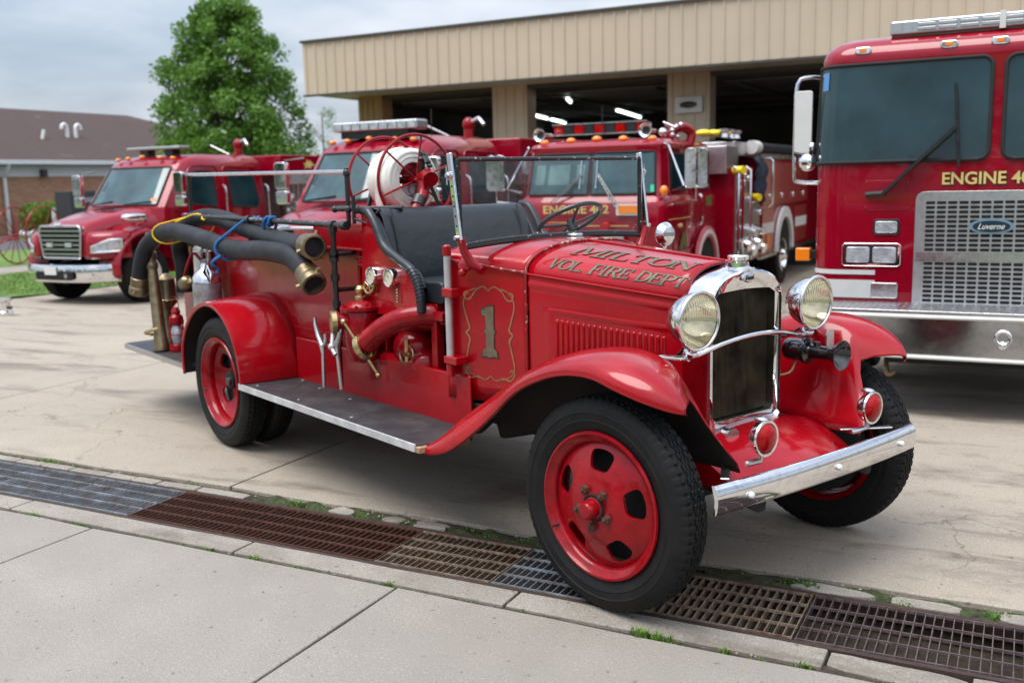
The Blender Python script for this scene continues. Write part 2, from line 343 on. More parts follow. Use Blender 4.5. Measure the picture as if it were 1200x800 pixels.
    def pieces(s, gap=.004):
        n = len(s.v); p = list(range(n))
        def fd(a):
            while p[a] != a: p[a] = p[p[a]]; a = p[a]
            return a
        for f in s.f:
            for k in f[1:]: p[fd(k)] = fd(f[0])
        grp = {}
        for i in range(n): grp.setdefault(fd(i), []).append(i)
        bbs = []
        for r, ids in grp.items():
            bbs.append([[r], [min(s.v[i][k] for i in ids)-gap for k in range(3)], [max(s.v[i][k] for i in ids)+gap for k in range(3)]])
        ch = True
        while ch:
            ch = False
            for i in range(len(bbs)):
                for j in range(i+1, len(bbs)):
                    a, b = bbs[i], bbs[j]
                    if all(a[1][k] <= b[2][k] and b[1][k] <= a[2][k] for k in range(3)):
                        bbs[i] = [a[0]+b[0], [min(a[1][k], b[1][k]) for k in range(3)], [max(a[2][k], b[2][k]) for k in range(3)]]; del bbs[j]; ch = True; break
                if ch: break
        out = []
        for rs, _, _ in bbs:
            rs = set(rs); q = MB(); mp = {}
            for f, mi in zip(s.f, s.m):
                if fd(f[0]) in rs:
                    for i in f:
                        if i not in mp: mp[i] = len(q.v); q.v.append(s.v[i])
                    q.f.append(tuple(mp[i] for i in f)); q.m.append(mi)
            out.append(q)
        return out
    def build(s, name, mat, parent=None, smooth=35, bevel=0, seg=2, solid=0, subd=0, offset=-1, clean=True, split=False):
        if split:
            out = []
            for q in s.pieces(): out.append(q.build(name, mat, parent, smooth, bevel, seg, solid, subd, offset, clean))
            return out[0]
        me = bpy.data.meshes.new(name); me.from_pydata(s.v, [], s.f); mats = mat if isinstance(mat, (list, tuple)) else [mat]
        for m in mats: me.materials.append(M[m] if isinstance(m, str) else m)
        if len(mats) > 1: me.polygons.foreach_set('material_index', s.m)
        if clean:
            bm = bmesh.new(); bm.from_mesh(me); bmesh.ops.remove_doubles(bm, verts=bm.verts, dist=1e-5)
            bmesh.ops.recalc_face_normals(bm, faces=bm.faces); bm.to_mesh(me); bm.free()
        if smooth:
            me.polygons.foreach_set('use_smooth', [True]*len(me.polygons)); me.set_sharp_from_angle(angle=radians(smooth))
        o = bpy.data.objects.new(name, me); C.objects.link(o)
        if parent is not None: o.parent = parent
        if solid:
            md = o.modifiers.new('Solidify', 'SOLIDIFY'); md.thickness = solid; md.offset = offset
        if subd:
            md = o.modifiers.new('Subdivision', 'SUBSURF'); md.levels = md.render_levels = subd
        if bevel:
            md = o.modifiers.new('Bevel', 'BEVEL'); md.width = bevel; md.segments = seg; md.limit_method = 'ANGLE'; md.angle_limit = radians(40); md.harden_normals = True
        return o
def spline(pts, k, closed=False):
    pts = [Vector(p) for p in pts]; N = len(pts); out = []
    for i in range(N if closed else N-1):
        p0 = pts[(i-1) % N] if (closed or i > 0) else pts[i]*2-pts[i+1]; p1 = pts[i]; p2 = pts[(i+1) % N]
        p3 = pts[(i+2) % N] if (closed or i < N-2) else p2*2-p1
        for j in range(k):
            t = j/k; out.append(.5*((2*p1)+(-p0+p2)*t+(2*p0-5*p1+4*p2-p3)*t*t+(-p0+3*p1-3*p2+p3)*t**3))
    if not closed: out.append(pts[-1].copy())
    return out
def interp(tab, x):
    if x <= tab[0][0]: return tab[0][1]
    for (a, p), (b, q) in zip(tab, tab[1:]):
        if x <= b: return p+(q-p)*(x-a)/(b-a)
    return tab[-1][1]
def roundrect(w, h, r, n=5, cx=0, cy=0):
    out = []
    for qx, qy, a0 in ((1, 1, 0), (-1, 1, 90), (-1, -1, 180), (1, -1, 270)):
        for i in range(n+1):
            a = radians(a0+90*i/n); out.append((cx+qx*(w/2-r)+r*cos(a), cy+qy*(h/2-r)+r*sin(a)))
    return out
def roundpoly(pts, r, n=4):
    """rounded-corner polygon"""
    out = []; N = len(pts)
    for i in range(N):
        p = Vector(pts[i]); a = Vector(pts[i-1]); b = Vector(pts[(i+1) % N])
        rr = r[i] if isinstance(r, (list, tuple)) else r
        u = (a-p); v = (b-p); k = min(rr, u.length*.49, v.length*.49); p1 = p+u.normalized()*k; p2 = p+v.normalized()*k
        for j in range(n+1):
            t = j/n; q = p1*(1-t)**2+p*2*t*(1-t)+p2*t*t; out.append((q.x, q.y))
    return out
def thing(name, label, cat, loc=(0, 0, 0), rotz=0, group=None):
    o = bpy.data.objects.new(name, None); C.objects.link(o); o.location = loc; o.rotation_euler = (0, 0, rotz); o.empty_display_size = .2
    o['label'] = label; o['category'] = cat
    if group: o['group'] = group
    return o
def tag(o, label, cat, group=None):
    o['label'] = label; o['category'] = cat
    if group: o['group'] = group
    return o
def struct(o): o['kind'] = 'structure'; return o
def stuff(o): o['kind'] = 'stuff'; return o
def copy_tree(o, parent=None):
    c = o.copy(); C.objects.link(c); c.parent = parent
    for ch in list(o.children): copy_tree(ch, c)
    return c
def text_part(name, body, mat, parent, width, height, depth=.004, shear=0, offset=0, T=None):
    """lettering made into a mesh; text runs along local X, up along local Z, faces local -Y"""
    cu = bpy.data.curves.new(name, 'FONT'); cu.body = body; cu.shear = shear; cu.extrude = depth/2; cu.offset = offset; cu.align_x = 'LEFT'
    t = bpy.data.objects.new(name+'_curve', cu); C.objects.link(t); bpy.context.view_layer.update()
    me = bpy.data.meshes.new_from_object(t.evaluated_get(bpy.context.evaluated_depsgraph_get()))
    bpy.data.objects.remove(t); bpy.data.curves.remove(cu)
    xs = [v.co.x for v in me.vertices]; ys = [v.co.y for v in me.vertices]
    x0, x1, y0, y1 = min(xs), max(xs), min(ys), max(ys)
    for v in me.vertices:
        u = (v.co.x-x0)/(x1-x0)*width; w = (v.co.y-y0)/(y1-y0)*height; v.co = Vector((u, -v.co.z, w))
        if T: v.co = T @ v.co
    me.materials.clear(); me.materials.append(M[mat]); me.name = name
    o = bpy.data.objects.new(name, me); C.objects.link(o); o.parent = parent; return o

# ---------------------------------------------------------------- frames
CX, CY = 2.687, -3.330
AZ = radians(24)
UV = Vector((cos(AZ), sin(AZ), 0)); VV = Vector((-sin(AZ), cos(AZ), 0))
def gz(t): return -.055*min(max(t-7, 0), 5.4)
def W(s, t, z=0): p = Vector((CX, CY, 0))+UV*s+VV*t; p.z = z; return p
def TS(s=0, t=0, z=0): return Matrix.Translation(W(s, t, z)) @ Matrix.Rotation(AZ, 4, 'Z')
SITE = TS()
def place(o, s=0, t=0, z=0): o.location = W(s, t, z); o.rotation_euler = (0, 0, AZ); return o
# ================================================================ SETTING (site frame: x = along the street, y = away)
def site_sheet(name, mat, poly_fn, z0, xs, ys, kind=True):
    m = MB(); P = [[(x, y, z0+gz(y)) for x in xs] for y in ys]; m.grid(P)
    o = m.build(name, mat, smooth=60); place(o); return struct(o)
def frange(a, b, st):
    n = max(1, int(round((b-a)/st))); return [a+(b-a)*i/n for i in range(n+1)]
# ground sheet to the horizon
ys = [-600, -60, -9] ; m = MB()
YS = [-600, -80, -20, -3]+[3.2]; P = [[(x, y, -.42) for x in (-700, -60, -17, 40, 700)] for y in YS]; m.grid(P)
YS = [3.2, 7, 9, 10.5, 12.4, 16, 30, 90, 700]; P = [[(x, y, -.42 if y < 4 else gz(y)-.16) for x in (-700, -60, -17, 40, 700)] for y in YS]; m.grid(P)
struct(place(m.build('ground', 'asphalt')))
# near pavement slabs, one sheet with real joints
def wob(a, amp=.012): return a+random.uniform(-amp, amp)
def slabs(name, mat, xs, ys, gap=.007, th=.06, edge=0):
    m = MB()
    for x0, x1 in zip(xs, xs[1:]):
        for y0, y1 in zip(ys, ys[1:]):
            nx = max(2, int((x1-x0)/.35)); ny = max(2, int((y1-y0)/.5)) if y1 > 7 else 8
            X = frange(x0+gap, x1-gap, (x1-x0)/nx); Y = frange(y0+gap, y1-gap, (y1-y0)/ny)
            top = [[(x+(random.uniform(-.0035, .0035) if i_ in (0, len(X)-1) else 0), y+((random.uniform(-edge, edge)) if (j in (0, len(Y)-1) and edge and y < 6) else 0), gz(y)) for i_, x in enumerate(X)] for j, y in enumerate(Y)]
            rim = [top[0][i] for i in range(len(X))]+[top[j][-1] for j in range(1, len(Y))]+[top[-1][i] for i in range(len(X)-2, -1, -1)]+[top[j][0] for j in range(len(Y)-2, 0, -1)]
            m.grid(top); n = len(rim); m.add(rim+[(p[0], p[1], p[2]-th) for p in rim], [(i, (i+1) % n, n+(i+1) % n, n+i) for i in range(n)])
    o = m.build(name, mat, smooth=30, bevel=.006, seg=2); place(o); return struct(o)
slabs('pavement', 'pave', [-13.2, -10.2, -7.2, -4.12, -2.28, .9, 3.9, 7], [-1.6, .2, 3.285], edge=.008)
slabs('apron', 'apron', [-16.95, -11.0, -7.5, -3.96, 1.9, 6.8, 12], [4.075, 6.95, 10.2, 14.5, 19, 34.2], edge=.014)
m = MB(); m.grid([[(x, y, -.014+random.uniform(-.007, .005)) for x in frange(-17, 7, .06)] for y in (3.27, 3.30, 3.325, 3.355)])
m.grid([[(x, y, -.020+random.uniform(-.008, .008)) for x in frange(-17, 7, .08)] for y in (4.03, 4.055, 4.10)])
struct(place(m.build('joint_soil', 'dirt')))
# trench of the drain
m = MB(); m.box(-17, 7, 3.44, 3.47, -.34, -.03); m.box(-17, 7, 3.945, 3.975, -.34, -.03); m.box(-17, 7, 3.44, 3.975, -.16, -.13)
struct(place(m.build('drain_channel', 'dirt', smooth=0)))
m = MB(); m.box(-17, 7, 3.463, 3.487, -.06, -.003); m.box(-17, 7, 3.927, 3.951, -.06, -.003)
struct(place(m.build('drain_edge_iron', wood_or_rust('edge_iron', (.07, .04, .03), (.03, .02, .018)), smooth=0)))
# kerb strips either side of the drain: broken concrete lengths
def kerb_strip(name, y0, y1, x0, x1, step, brk):
    m = MB(); x = x0
    while x < x1:
        L = random.uniform(*step); b = brk(x)
        if b: L *= .33
        n = 7; w = .5*(y1-y0)
        cx = x+L/2; cy = (y0+y1)/2; pts = []
        je = .004+.02*b
        for i in range(n+1): pts.append((x+.006+(L-.012)*i/n, y0+random.uniform(0, je)+(.012*b if i in (0, n) else 0)))
        for i in range(n+1): pts.append((x+L-.006-(L-.012)*i/n, y1-random.uniform(0, je*.4)-(.01*b if i in (0, n) else 0)))
        dz = random.uniform(-.006, .002)*b*2-.001
        tilt = random.uniform(-.03, .03)*b
        k = len(pts); top = [(px, py, dz+(px-cx)*tilt+random.uniform(-.001, .001)) for px, py in pts]
        m.add(top+[(p[0], p[1], -.08) for p in top], [tuple(range(k))]+[(i, (i+1) % k, k+(i+1) % k, k+i) for i in range(k)])
        x += L
    o = m.build(name, 'kerb', smooth=25, bevel=.006); place(o); return struct(o)
kerb_strip('kerb', 3.312, 3.462, -17, 7, (1.1, 1.9), lambda x: 1 if x > -.85 else (.35 if x > -1.6 else 0))
kerb_strip('kerb', 3.953, 4.03, -17, -3.75, (.6, 1.1), lambda x: .3)
m = MB()
for k, (x, w) in enumerate([(-3.1, .16), (-2.78, .13), (-2.55, .2), (-.62, .33), (-.27, .28), (.12, .3), (.5, .25), (.8, .3)]):
    n = 11; pts = [(x+w*.5*math.copysign(abs(cos(2*pi*i/n))**.55, cos(2*pi*i/n))*random.uniform(.82, 1.08), 4.0+.043*math.copysign(abs(sin(2*pi*i/n))**.55, sin(2*pi*i/n))*random.uniform(.7, 1.12)) for i in range(n)]
    top = [(a, b, random.uniform(-.004, .004)) for a, b in pts]
    m.add(top+[(p[0], p[1], -.07) for p in top], [tuple(range(n))]+[(i, (i+1) % n, n+(i+1) % n, n+i) for i in range(n)])
struct(place(m.build('kerb', 'kerb', smooth=25, bevel=.006)))
# grate panels
kinds = ['rust', 'steel', 'steel', 'steel', 'rust', 'rust', 'rust_light', 'steel', 'rust_light', 'rust_purple', 'rust_purple', 'rust', 'rust']
edges = [-6.9, -5.95, -5.3, -4.75, -4.12, -3.45, -2.55, -1.95, -1.35, -.68, .12, .95, 1.9, 2.8]
desc = ['rusty drain grate panel far down the trench by the left edge of the photo', 'grey galvanised grate panel nearest the left edge beside the kerb',
 'pale grey grate panel second from the left in the row', 'shiny grey grate panel where the row turns from grey to brown', 'half brown grate panel just right of the grey ones, opposite the rear wheel',
 'long dark brown rusted grate panel below the running board', 'pale tan worn grate panel left of the grey one by the front tyre', 'clean grey grate panel partly under the big front tyre',
 'tan rust-streaked grate panel directly right of the front tyre', 'violet brown open grate panel between mossy edge and broken kerb', 'violet brown grate panel at the right edge of the photo',
 'rusty grate panel beyond the right edge', 'last rusty grate panel beyond the right edge', '']
for i, k in enumerate(kinds):
    x0, x1 = edges[i]+.004, edges[i+1]-.004
    if x0 > 1.2: continue
    m = MB(); n = max(4, int((x1-x0)/.034)); lean = .006 if i > 7 else .0
    for j in range(n+1):
        x = x0+.004+(x1-x0-.008)*j/n+random.uniform(-.0015, .0015)
        m.box(x-.0018, x+.0018, 3.492, 3.922, -.036, -.004)
    for y in (3.50, 3.605, 3.707, 3.81, 3.914): m.box(x0, x1, y-.0028, y+.0028, -.012, -.0005)
    o = m.build('drain_grate', k, smooth=0); place(o); tag(o, desc[i], 'drain grate', 'grate panels laid along the trench drain')
# soil, moss and weeds along the joints
def blades(m, x, y, z, n, h, spread):
    for _ in range(n):
        a = random.uniform(0, 2*pi); r = random.uniform(0, spread); bx = x+r*cos(a); by = y+r*sin(a)*.5; hh = h*random.uniform(.5, 1.1); w = random.uniform(.0015, .0035)
        l = random.uniform(.2, .9)*hh; b = random.uniform(0, 2*pi); dx, dy = cos(b)*l, sin(b)*l; px, py = -sin(b)*w, cos(b)*w
        m.add([(bx-px, by-py, z), (bx+px, by+py, z), (bx+px*.8+dx*.4, by+py*.8+dy*.4, z+hh*.65), (bx-px*.8+dx*.4, by-py*.8+dy*.4, z+hh*.65), (bx+dx, by+dy, z+hh*.9)], [(0, 1, 2, 3), (3, 2, 4)])
m = MB(); rnd = random.Random(3)
for (a, b, y, dens, h) in [(-7, -4.4, 3.30, 46, .022), (-4.4, -1.2, 3.30, 34, .017), (-1.2, 1, 3.30, 34, .015), (-7, -3.8, 4.055, 20, .018), (-3.6, -1.6, 4.0, 44, .018), (-.9, .9, 4.01, 44, .02), (-3.6, 1, 4.05, 26, .018), (-3.6, -2.2, 3.97, 26, .014)]:
    for _ in range(int((b-a)*dens)):
        x = random.uniform(a, b)
        if (math.sin(x*5.3)+math.sin(x*2.1+1)+math.sin(x*11+2)*.6) < -.2: continue
        blades(m, x, y+random.uniform(-.016, .016), -.025, random.randint(3, 9), h*random.uniform(.6, 1.7), .022)
for (x, y, n, h, sp) in [(-1.19, 3.30, 110, .045, .06), (-1.12, 3.305, 60, .035, .05), (-2.33, 3.31, 50, .03, .05), (-3.08, 3.31, 45, .03, .04), (-3.35, 3.31, 40, .026, .04), (-5.0, 3.30, 160, .032, .2), (-5.5, 3.30, 120, .03, .2), (-4.25, 3.30, 60, .025, .1), (-3.75, 3.30, 50, .02, .1), (-2.8, 3.30, 50, .02, .12), (-1.7, 3.30, 50, .02, .12), (-.25, 3.30, 50, .02, .1), (-4.6, 3.31, 60, .03, .1), (-.87, 3.3, 40, .03, .03), (-.02, 3.99, 80, .035, .05), (-.72, 4.0, 90, .045, .06), (-.6, 3.31, 50, .03, .04), (-3.42, 4.0, 90, .035, .07), (-2.95, 3.98, 70, .025, .09), (-5.45, 4.06, 80, .03, .12), (-4.2, 4.05, 30, .03, .05), (-.35, 3.97, 40, .03, .04), (.3, 3.98, 50, .03, .05)]:
    blades(m, x, y, -.02, n, h, sp)
stuff(tag(place(m.build('weeds', 'weed', smooth=0)), 'green weeds and grass tufts growing in the pavement joints', 'weeds'))
m = MB()
for (a, b, y0, y1) in [(-3.72, -1.5, 3.955, 4.09), (-1.15, .95, 3.955, 4.08)]:
    nx = int((b-a)/.03); P = [[(a+(b-a)*i/nx, y0+(y1-y0)*j/6, -.014+.011*math.sin(i*.7+j)+random.uniform(-.006, .006)-.02*(j in (0, 6))) for i in range(nx+1)] for j in range(7)]
    m.grid(P)
stuff(tag(place(m.build('moss', 'moss', smooth=60)), 'dark moss and soil along the far side of the drain', 'moss'))
m = MB()
for _ in range(260):
    x = random.uniform(-6, 1.2); y = random.choice([random.gauss(4.16, .09), random.gauss(3.31, .02), random.gauss(4.03, .03), random.uniform(4.1, 6.5) if random.random() < .35 else 4.1])
    r = random.uniform(.002, .007) if y > 3.9 else random.uniform(.002, .006)
    if x < -2.6 and 4.08 < y < 4.35: r *= 1.3
    if y < 3.28: continue
    n = 6; m.add([(x+r*cos(2*pi*k/n)*random.uniform(.7, 1.2), y+r*sin(2*pi*k/n)*random.uniform(.7, 1.2), 0) for k in range(n)]+[(x, y, r*.7)], [(k, (k+1) % n, n) for k in range(n)])
stuff(tag(place(m.build('gravel', 'stone', smooth=0)), 'loose pale gravel scattered by the drain edge', 'gravel'))
# lawn, path and far road on the left
def strip(name, mat, x0, x1, y0, y1, dz, nx=8, ny=12):
    m = MB(); m.grid([[(x, y, gz(y)+dz) for x in frange(x0, x1, (x1-x0)/nx)] for y in frange(y0, y1, (y1-y0)/ny)])
    o = m.build(name, mat); place(o); return struct(o)
strip('lawn', 'grass', -22.3, -17.0, -2, 34, .012)
strip('lawn', 'grass', -31.2, -24.3, -2, 34, .012)
strip('path', 'kerb', -24.3, -22.3, -2, 34, .02)
strip('parking_lot', 'asphalt', -42.9, -31.2, -2, 70, .0)
m = MB(); m.grid([[(x, y, -.11) for x in (-300, -100, -40, -13.2, 7, 40, 100, 300)] for y in (-7.6, -4, -1.6)]); struct(place(m.build('road', 'asphalt')))
m = MB(); m.grid([[(x, y, -.05) for x in (-300, -100, 0, 100, 300)] for y in (-70, -30, -7.6)]); struct(place(m.build('verge', 'grass')))
def grass_blades(x0, x1, y0, y1, n, h):
    m = MB()
    for _ in range(n):
        x = random.uniform(x0, x1); y = random.uniform(y0, y1); z = gz(y)+.01; b = random.uniform(0, 6.28); hh = h*random.uniform(.4, 1.2); w = .012
        m.add([(x-w*sin(b), y+w*cos(b), z), (x+w*sin(b), y-w*cos(b), z), (x+cos(b)*hh*.5, y+sin(b)*hh*.5, z+hh)], [(0, 1, 2)])
    return m
m = grass_blades(-22.2, -17.02, 9, 22, 15000, .06)
stuff(tag(place(m.build('grass', 'weed', smooth=0, clean=False)), 'mown green grass beside the concrete apron', 'grass'))

# ---------------------------------------------------------------- foliage helper
def leaf_cloud(m, pts, size, rnd):
    for (x, y, z) in pts:
        s_ = size*rnd.uniform(.6, 1.3); a = Vector((rnd.gauss(0, 1), rnd.gauss(0, 1), rnd.gauss(0, 1))).normalized(); b = a.orthogonal().normalized(); c = a.cross(b)
        t = rnd.uniform(0, 6.28); u = b*cos(t)+c*sin(t); v = a.cross(u); p = Vector((x, y, z))
        m.add([p-u*s_, p-v*s_*.45, p+u*s_, p+v*s_*.45], [(0, 1, 2, 3)])
def make_tree(name, label, cat, s0, t0, base, h, prof, nclump, nleaf, size, seed, mat='leaf', trunk_r=.16, group=None, side=None):
    rnd = random.Random(seed); T = place(thing(name, label, cat, group=group), s0, t0, base)
    tk = MB(); tk.tube([(0, 0, 0), (.03, .02, h*.3), (-.02, .03, h*.6), (0, 0, h*.93)], [trunk_r, trunk_r*.75, trunk_r*.45, .02], smooth=4, n=10)
    cr = MB(); P = []
    for i in range(nclump):
        f = rnd.random()**.85; z = h*(.13+.87*f); R = prof(f)*rnd.uniform(.55, 1.02)*(1 if rnd.random() < .75 else .5); a = rnd.uniform(0, 2*pi)
        cx, cy = R*cos(a), R*sin(a)
        if i % 4 == 0: tk.tube([(0, 0, max(.3, z-R*.9)), (cx*.5, cy*.5, z-R*.3), (cx, cy, z)], [trunk_r*.3, .02, .006], n=6, smooth=2)
        rc = (.34+.25*(1-f))*h*.075*rnd.uniform(.6, 1.5)+.12
        for _ in range(nleaf):
            d = Vector((rnd.gauss(0, 1), rnd.gauss(0, 1), rnd.gauss(0, 1))).normalized()*rc*rnd.random()**.45
            P.append((cx+d.x, cy+d.y, z+d.z*.9))
    if side:
        for (sx, sy, sz, rr, cnt) in side:
            for _ in range(cnt):
                d = Vector((rnd.gauss(0, 1), rnd.gauss(0, 1), rnd.gauss(0, 1))).normalized()*rr*rnd.random()**.5
                P.append((sx+d.x, sy+d.y, sz+d.z*1.2))
            tk.tube([(0, 0, sz*.5), (sx*.6, sy*.6, sz*.8), (sx, sy, sz)], [.06, .04, .01], n=6, smooth=3)
    leaf_cloud(cr, P, size, rnd)
    tk.build('trunk', 'bark', T, smooth=60); cr.build('crown', mat, T, smooth=0, clean=False); return T
def pr(f): return interp([(0, 1.9), (.1, 2.3), (.35, 2.45), (.57, 2.3), (.75, 1.9), (.88, 1.35), (.95, .85), (1, .4)], f)
make_tree('leafy_tree', 'tall dense green leafy tree rising behind the leftmost red fire truck', 'tree', -24.1, 26.2, -.3, 8.05, pr, 400, 135, .08, 5, side=[(2.2, -.6, 3.5, .65, 700), (2.6, -.4, 2.7, .7, 700), (1.9, -.8, 4.3, .5, 400)])
make_tree('young_tree', 'small faint tree behind the truck beside the station wall', 'tree', -24.0, 31.0, -.3, 4.9, lambda f: 1.0*(1-f)+.3, 26, 40, .04, 9, trunk_r=.06)
# bush at the brick wall
rnd = random.Random(4); m = MB(); P = []
for _ in range(9000):
    u = rnd.uniform(-1, 1); v = rnd.uniform(-1, 1); w = rnd.random()
    k = (u*u*u*u+v*v)**.5
    if k > 1: continue
    zt = 1.62*(1-.25*k**4)*(1+.06*sin(u*9)+.05*sin(v*7)); z = zt*(w**.35) if rnd.random() < .8 else zt*w
    P.append((u*1.0, v*1.25, z*.88))
leaf_cloud(m, P, .07, rnd); mm = MB(); mm.tube([(0, 0, 0), (0, 0, .9)], .05); T = place(thing('clipped_bush', 'rounded bright green bush in front of the brick wall', 'bush'), -41.3, 32.1, -.3)
m.build('foliage', 'leaf2', T, smooth=0, clean=False); mm.build('stem', 'bark', T)
# woods across the street behind the camera (seen in chrome and glass)
m = MB(); rnd = random.Random(11); P = []
for i in range(46):
    x = -95+i*4.2+rnd.uniform(-1.5, 1.5); y = -46+rnd.uniform(-6, 6); h = rnd.uniform(6, 11); r = rnd.uniform(2.2, 3.6)
    for _ in range(240):
        d = Vector((rnd.gauss(0, 1), rnd.gauss(0, 1), rnd.gauss(0, 1))).normalized()*rnd.random()**.4
        P.append((x+d.x*r, y+d.y*r, h*.55+d.z*h*.47))
leaf_cloud(m, P, .55, rnd); stuff(tag(place(m.build('woods', 'dark_leaf', smooth=0, clean=False)), 'distant line of trees across the street', 'woods'))

# ---------------------------------------------------------------- fire station
GB = -.3
st = place(thing('fire_station', 'long beige metal clad fire station with open dark garage bays', 'building'))
FX0, FX1 = -16.6, 9.0; FT = 20.8; WT = 22.25; BT = 35
m = MB(); m.box(FX0, FX1, FT, FT+.08, 3.98, 5.26); m.box(FX0, FX0+.08, FT+.08, BT, 3.98, 5.26); m.box(FX1-.08, FX1, FT+.08, BT, 3.98, 5.26)
x = FX0+.09
while x < FX1:
    m.add([(x-.03, FT, 3.985), (x-.014, FT-.028, 3.985), (x+.014, FT-.028, 3.985), (x+.03, FT, 3.985), (x-.03, FT, 5.255), (x-.014, FT-.028, 5.255), (x+.014, FT-.028, 5.255), (x+.03, FT, 5.255)], [(0, 1, 5, 4), (1, 2, 6, 5), (2, 3, 7, 6)])
    x += .3
y = FT+.3
while y < BT:
    m.box(FX0-.026, FX0, y-.02, y+.02, 3.985, 5.255); y += .3
m.build('fascia', 'siding', st, smooth=0)
m = MB(); m.box(FX0-.05, FX1+.05, FT-.06, FT+.1, 5.262, 5.32); m.box(FX0-.05, FX0+.1, FT+.1, BT, 5.262, 5.32); m.box(FX0-.035, FX1, FT-.04, FT+.04, 3.93, 3.978)
m.build('trim', 'trim_dark', st, smooth=0)
m = MB(); m.box(FX0+.09, FX1-.09, FT+.09, BT, 5.2, 5.25); m.build('roof', 'siding', st, smooth=0)
m = MB(); m.box(-15.24, 6.85, WT+.02, WT+.52, 3.90, 3.984); m.box(FX0+.1, FX1-.1, BT-.08, BT, 3.99, 5.19); m.build('header', 'trim_dark', st, smooth=0)
m = MB(); m.box(FX0+.02, FX1, FT+.045, WT+.28, 3.99, 4.03); m.build('soffit', 'soffit', st, smooth=0)
cols = [(-16.0, -15.25), (-11.93, -10.98), (-7.40, -6.42), (-2.95, -2.0), (1.6, 2.5), (6.1, 7)]
for a, b in cols:
    m = MB(); m.box(a, b, WT, WT+.5, GB, 3.985)
    for k in range(4):
        xx = a+.1+(b-a-.2)*k/3; m.box(xx-.02, xx+.02, WT-.022, WT, GB, 3.98)
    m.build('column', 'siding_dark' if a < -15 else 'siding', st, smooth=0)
m = MB(); m.box(FX0+.6, FX0+.7, WT+.5, BT, GB, 3.98); m.box(FX0+.6, 7, BT-.1, BT, GB, 3.98); m.box(6.9, 7, WT+.5, BT-.1, GB, 3.98)
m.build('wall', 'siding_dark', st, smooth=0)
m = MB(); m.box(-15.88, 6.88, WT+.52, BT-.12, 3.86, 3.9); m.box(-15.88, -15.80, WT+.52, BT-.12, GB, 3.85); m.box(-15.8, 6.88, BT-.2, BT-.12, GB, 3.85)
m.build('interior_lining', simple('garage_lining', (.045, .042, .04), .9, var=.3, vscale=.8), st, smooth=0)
m = MB()
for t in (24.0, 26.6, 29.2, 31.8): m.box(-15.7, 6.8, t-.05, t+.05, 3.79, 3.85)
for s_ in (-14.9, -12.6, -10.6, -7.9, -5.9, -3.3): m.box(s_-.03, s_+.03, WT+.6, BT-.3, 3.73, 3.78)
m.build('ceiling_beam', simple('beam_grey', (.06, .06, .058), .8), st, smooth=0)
for a, b in zip(cols, cols[1:]):
    m = MB()
    for k in range(5): m.box(a[1]+.12, b[0]-.12, WT+.75+k*.62, WT+1.33+k*.62, 3.80, 3.84)
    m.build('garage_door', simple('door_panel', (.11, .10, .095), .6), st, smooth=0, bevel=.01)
m = MB(); m.box(-16, 7, WT, BT, GB+.004, GB+.016); m.build('floor', 'asphalt', st, smooth=0)
# lights on the garage ceiling
lc = 0
for (s0, t0, s1, t1, lab) in [(-13.9, 28.6, -14.35, 30.6, 'left tube lamp of the lit pair on the dark garage ceiling'), (-14.45, 31.1, -14.95, 33.4, 'farther tube lamp following the first in the left pair'), (-11.1, 28.6, -11.8, 32.6, 'long lit tube lamp on the garage ceiling above the old-style engine'), (-10.5, 23.6, -10.85, 24.6, 'short lit tube lamp nearest the open bay door')]:
    L = thing('ceiling_light', lab, 'ceiling light', group='fluorescent lights in the garage'); m = MB()
    a = W(s0, t0, 3.70); b = W(s1, t1, 3.70); m.tube([a, b], .035, n=8); m.build('tube', 'tube', L); m = MB(); m.bar(a+Vector((0, 0, .07)), b+Vector((0, 0, .07)), .16, .05)
    m.bar(a+(b-a)*.2+Vector((0, 0, .09)), a+(b-a)*.2+Vector((0, 0, .15)), .02, .02); m.bar(a+(b-a)*.8+Vector((0, 0, .09)), a+(b-a)*.8+Vector((0, 0, .15)), .02, .02)
    m.build('housing', 'white', L)
WL = place(thing('wall_lamp', 'square silver floodlight fixed to the station column', 'wall lamp'), -6.88, WT-.02, 3.28)
m = MB(); m.box(-.32, .32, -.08, 0, -.18, .18); m.build('housing', 'reflect', WL, bevel=.02)
m = MB(); m.ell((0, -.1, .0), (.2, .09, .07)); m.build('lens', 'black', WL)

# ---------------------------------------------------------------- brick house on the left
bh = place(thing('brick_house', 'low brown brick house with dark shingle hip roof and white gutter', 'house'))
bx = -43.1; y0, y1 = 14, 55; zz = 3.2; sl = .36; rx = -51.4; rz_ = zz+sl*(bx+.6-rx)
m = MB(); m.box(bx-16, bx, y0+.6, y1-.6, -.3, 2.75); m.build('wall', 'brick', bh, smooth=0)
ex = bx+.6; xl = rx-(ex-rx); hy = y1-8.6; ny = y0+8.6
m = MB(); m.add([(ex, y0, zz), (ex, y1, zz), (rx, hy, rz_), (rx, ny, rz_), (xl, y0, zz), (xl, y1, zz)], [(0, 1, 2, 3), (1, 5, 2), (5, 4, 3, 2), (4, 0, 3)])
m.add([(ex, y0, zz-.04), (ex, y1, zz-.04), (xl, y1, zz-.04), (xl, y0, zz-.04)], [(0, 1, 2, 3)])
rf = m.build('roof', 'shingle', bh, smooth=0)
m = MB(); m.box(ex-.02, ex+.14, y0, y1, zz-.18, zz+.02); m.box(bx+.1, ex-.02, y0, y1, zz-.1, zz-.06); m.box(bx+.01, bx+.06, y0+.6, y1-.6, 2.45, 3.0)
m.build('gutter', 'trim_white', bh, smooth=0, bevel=.01)
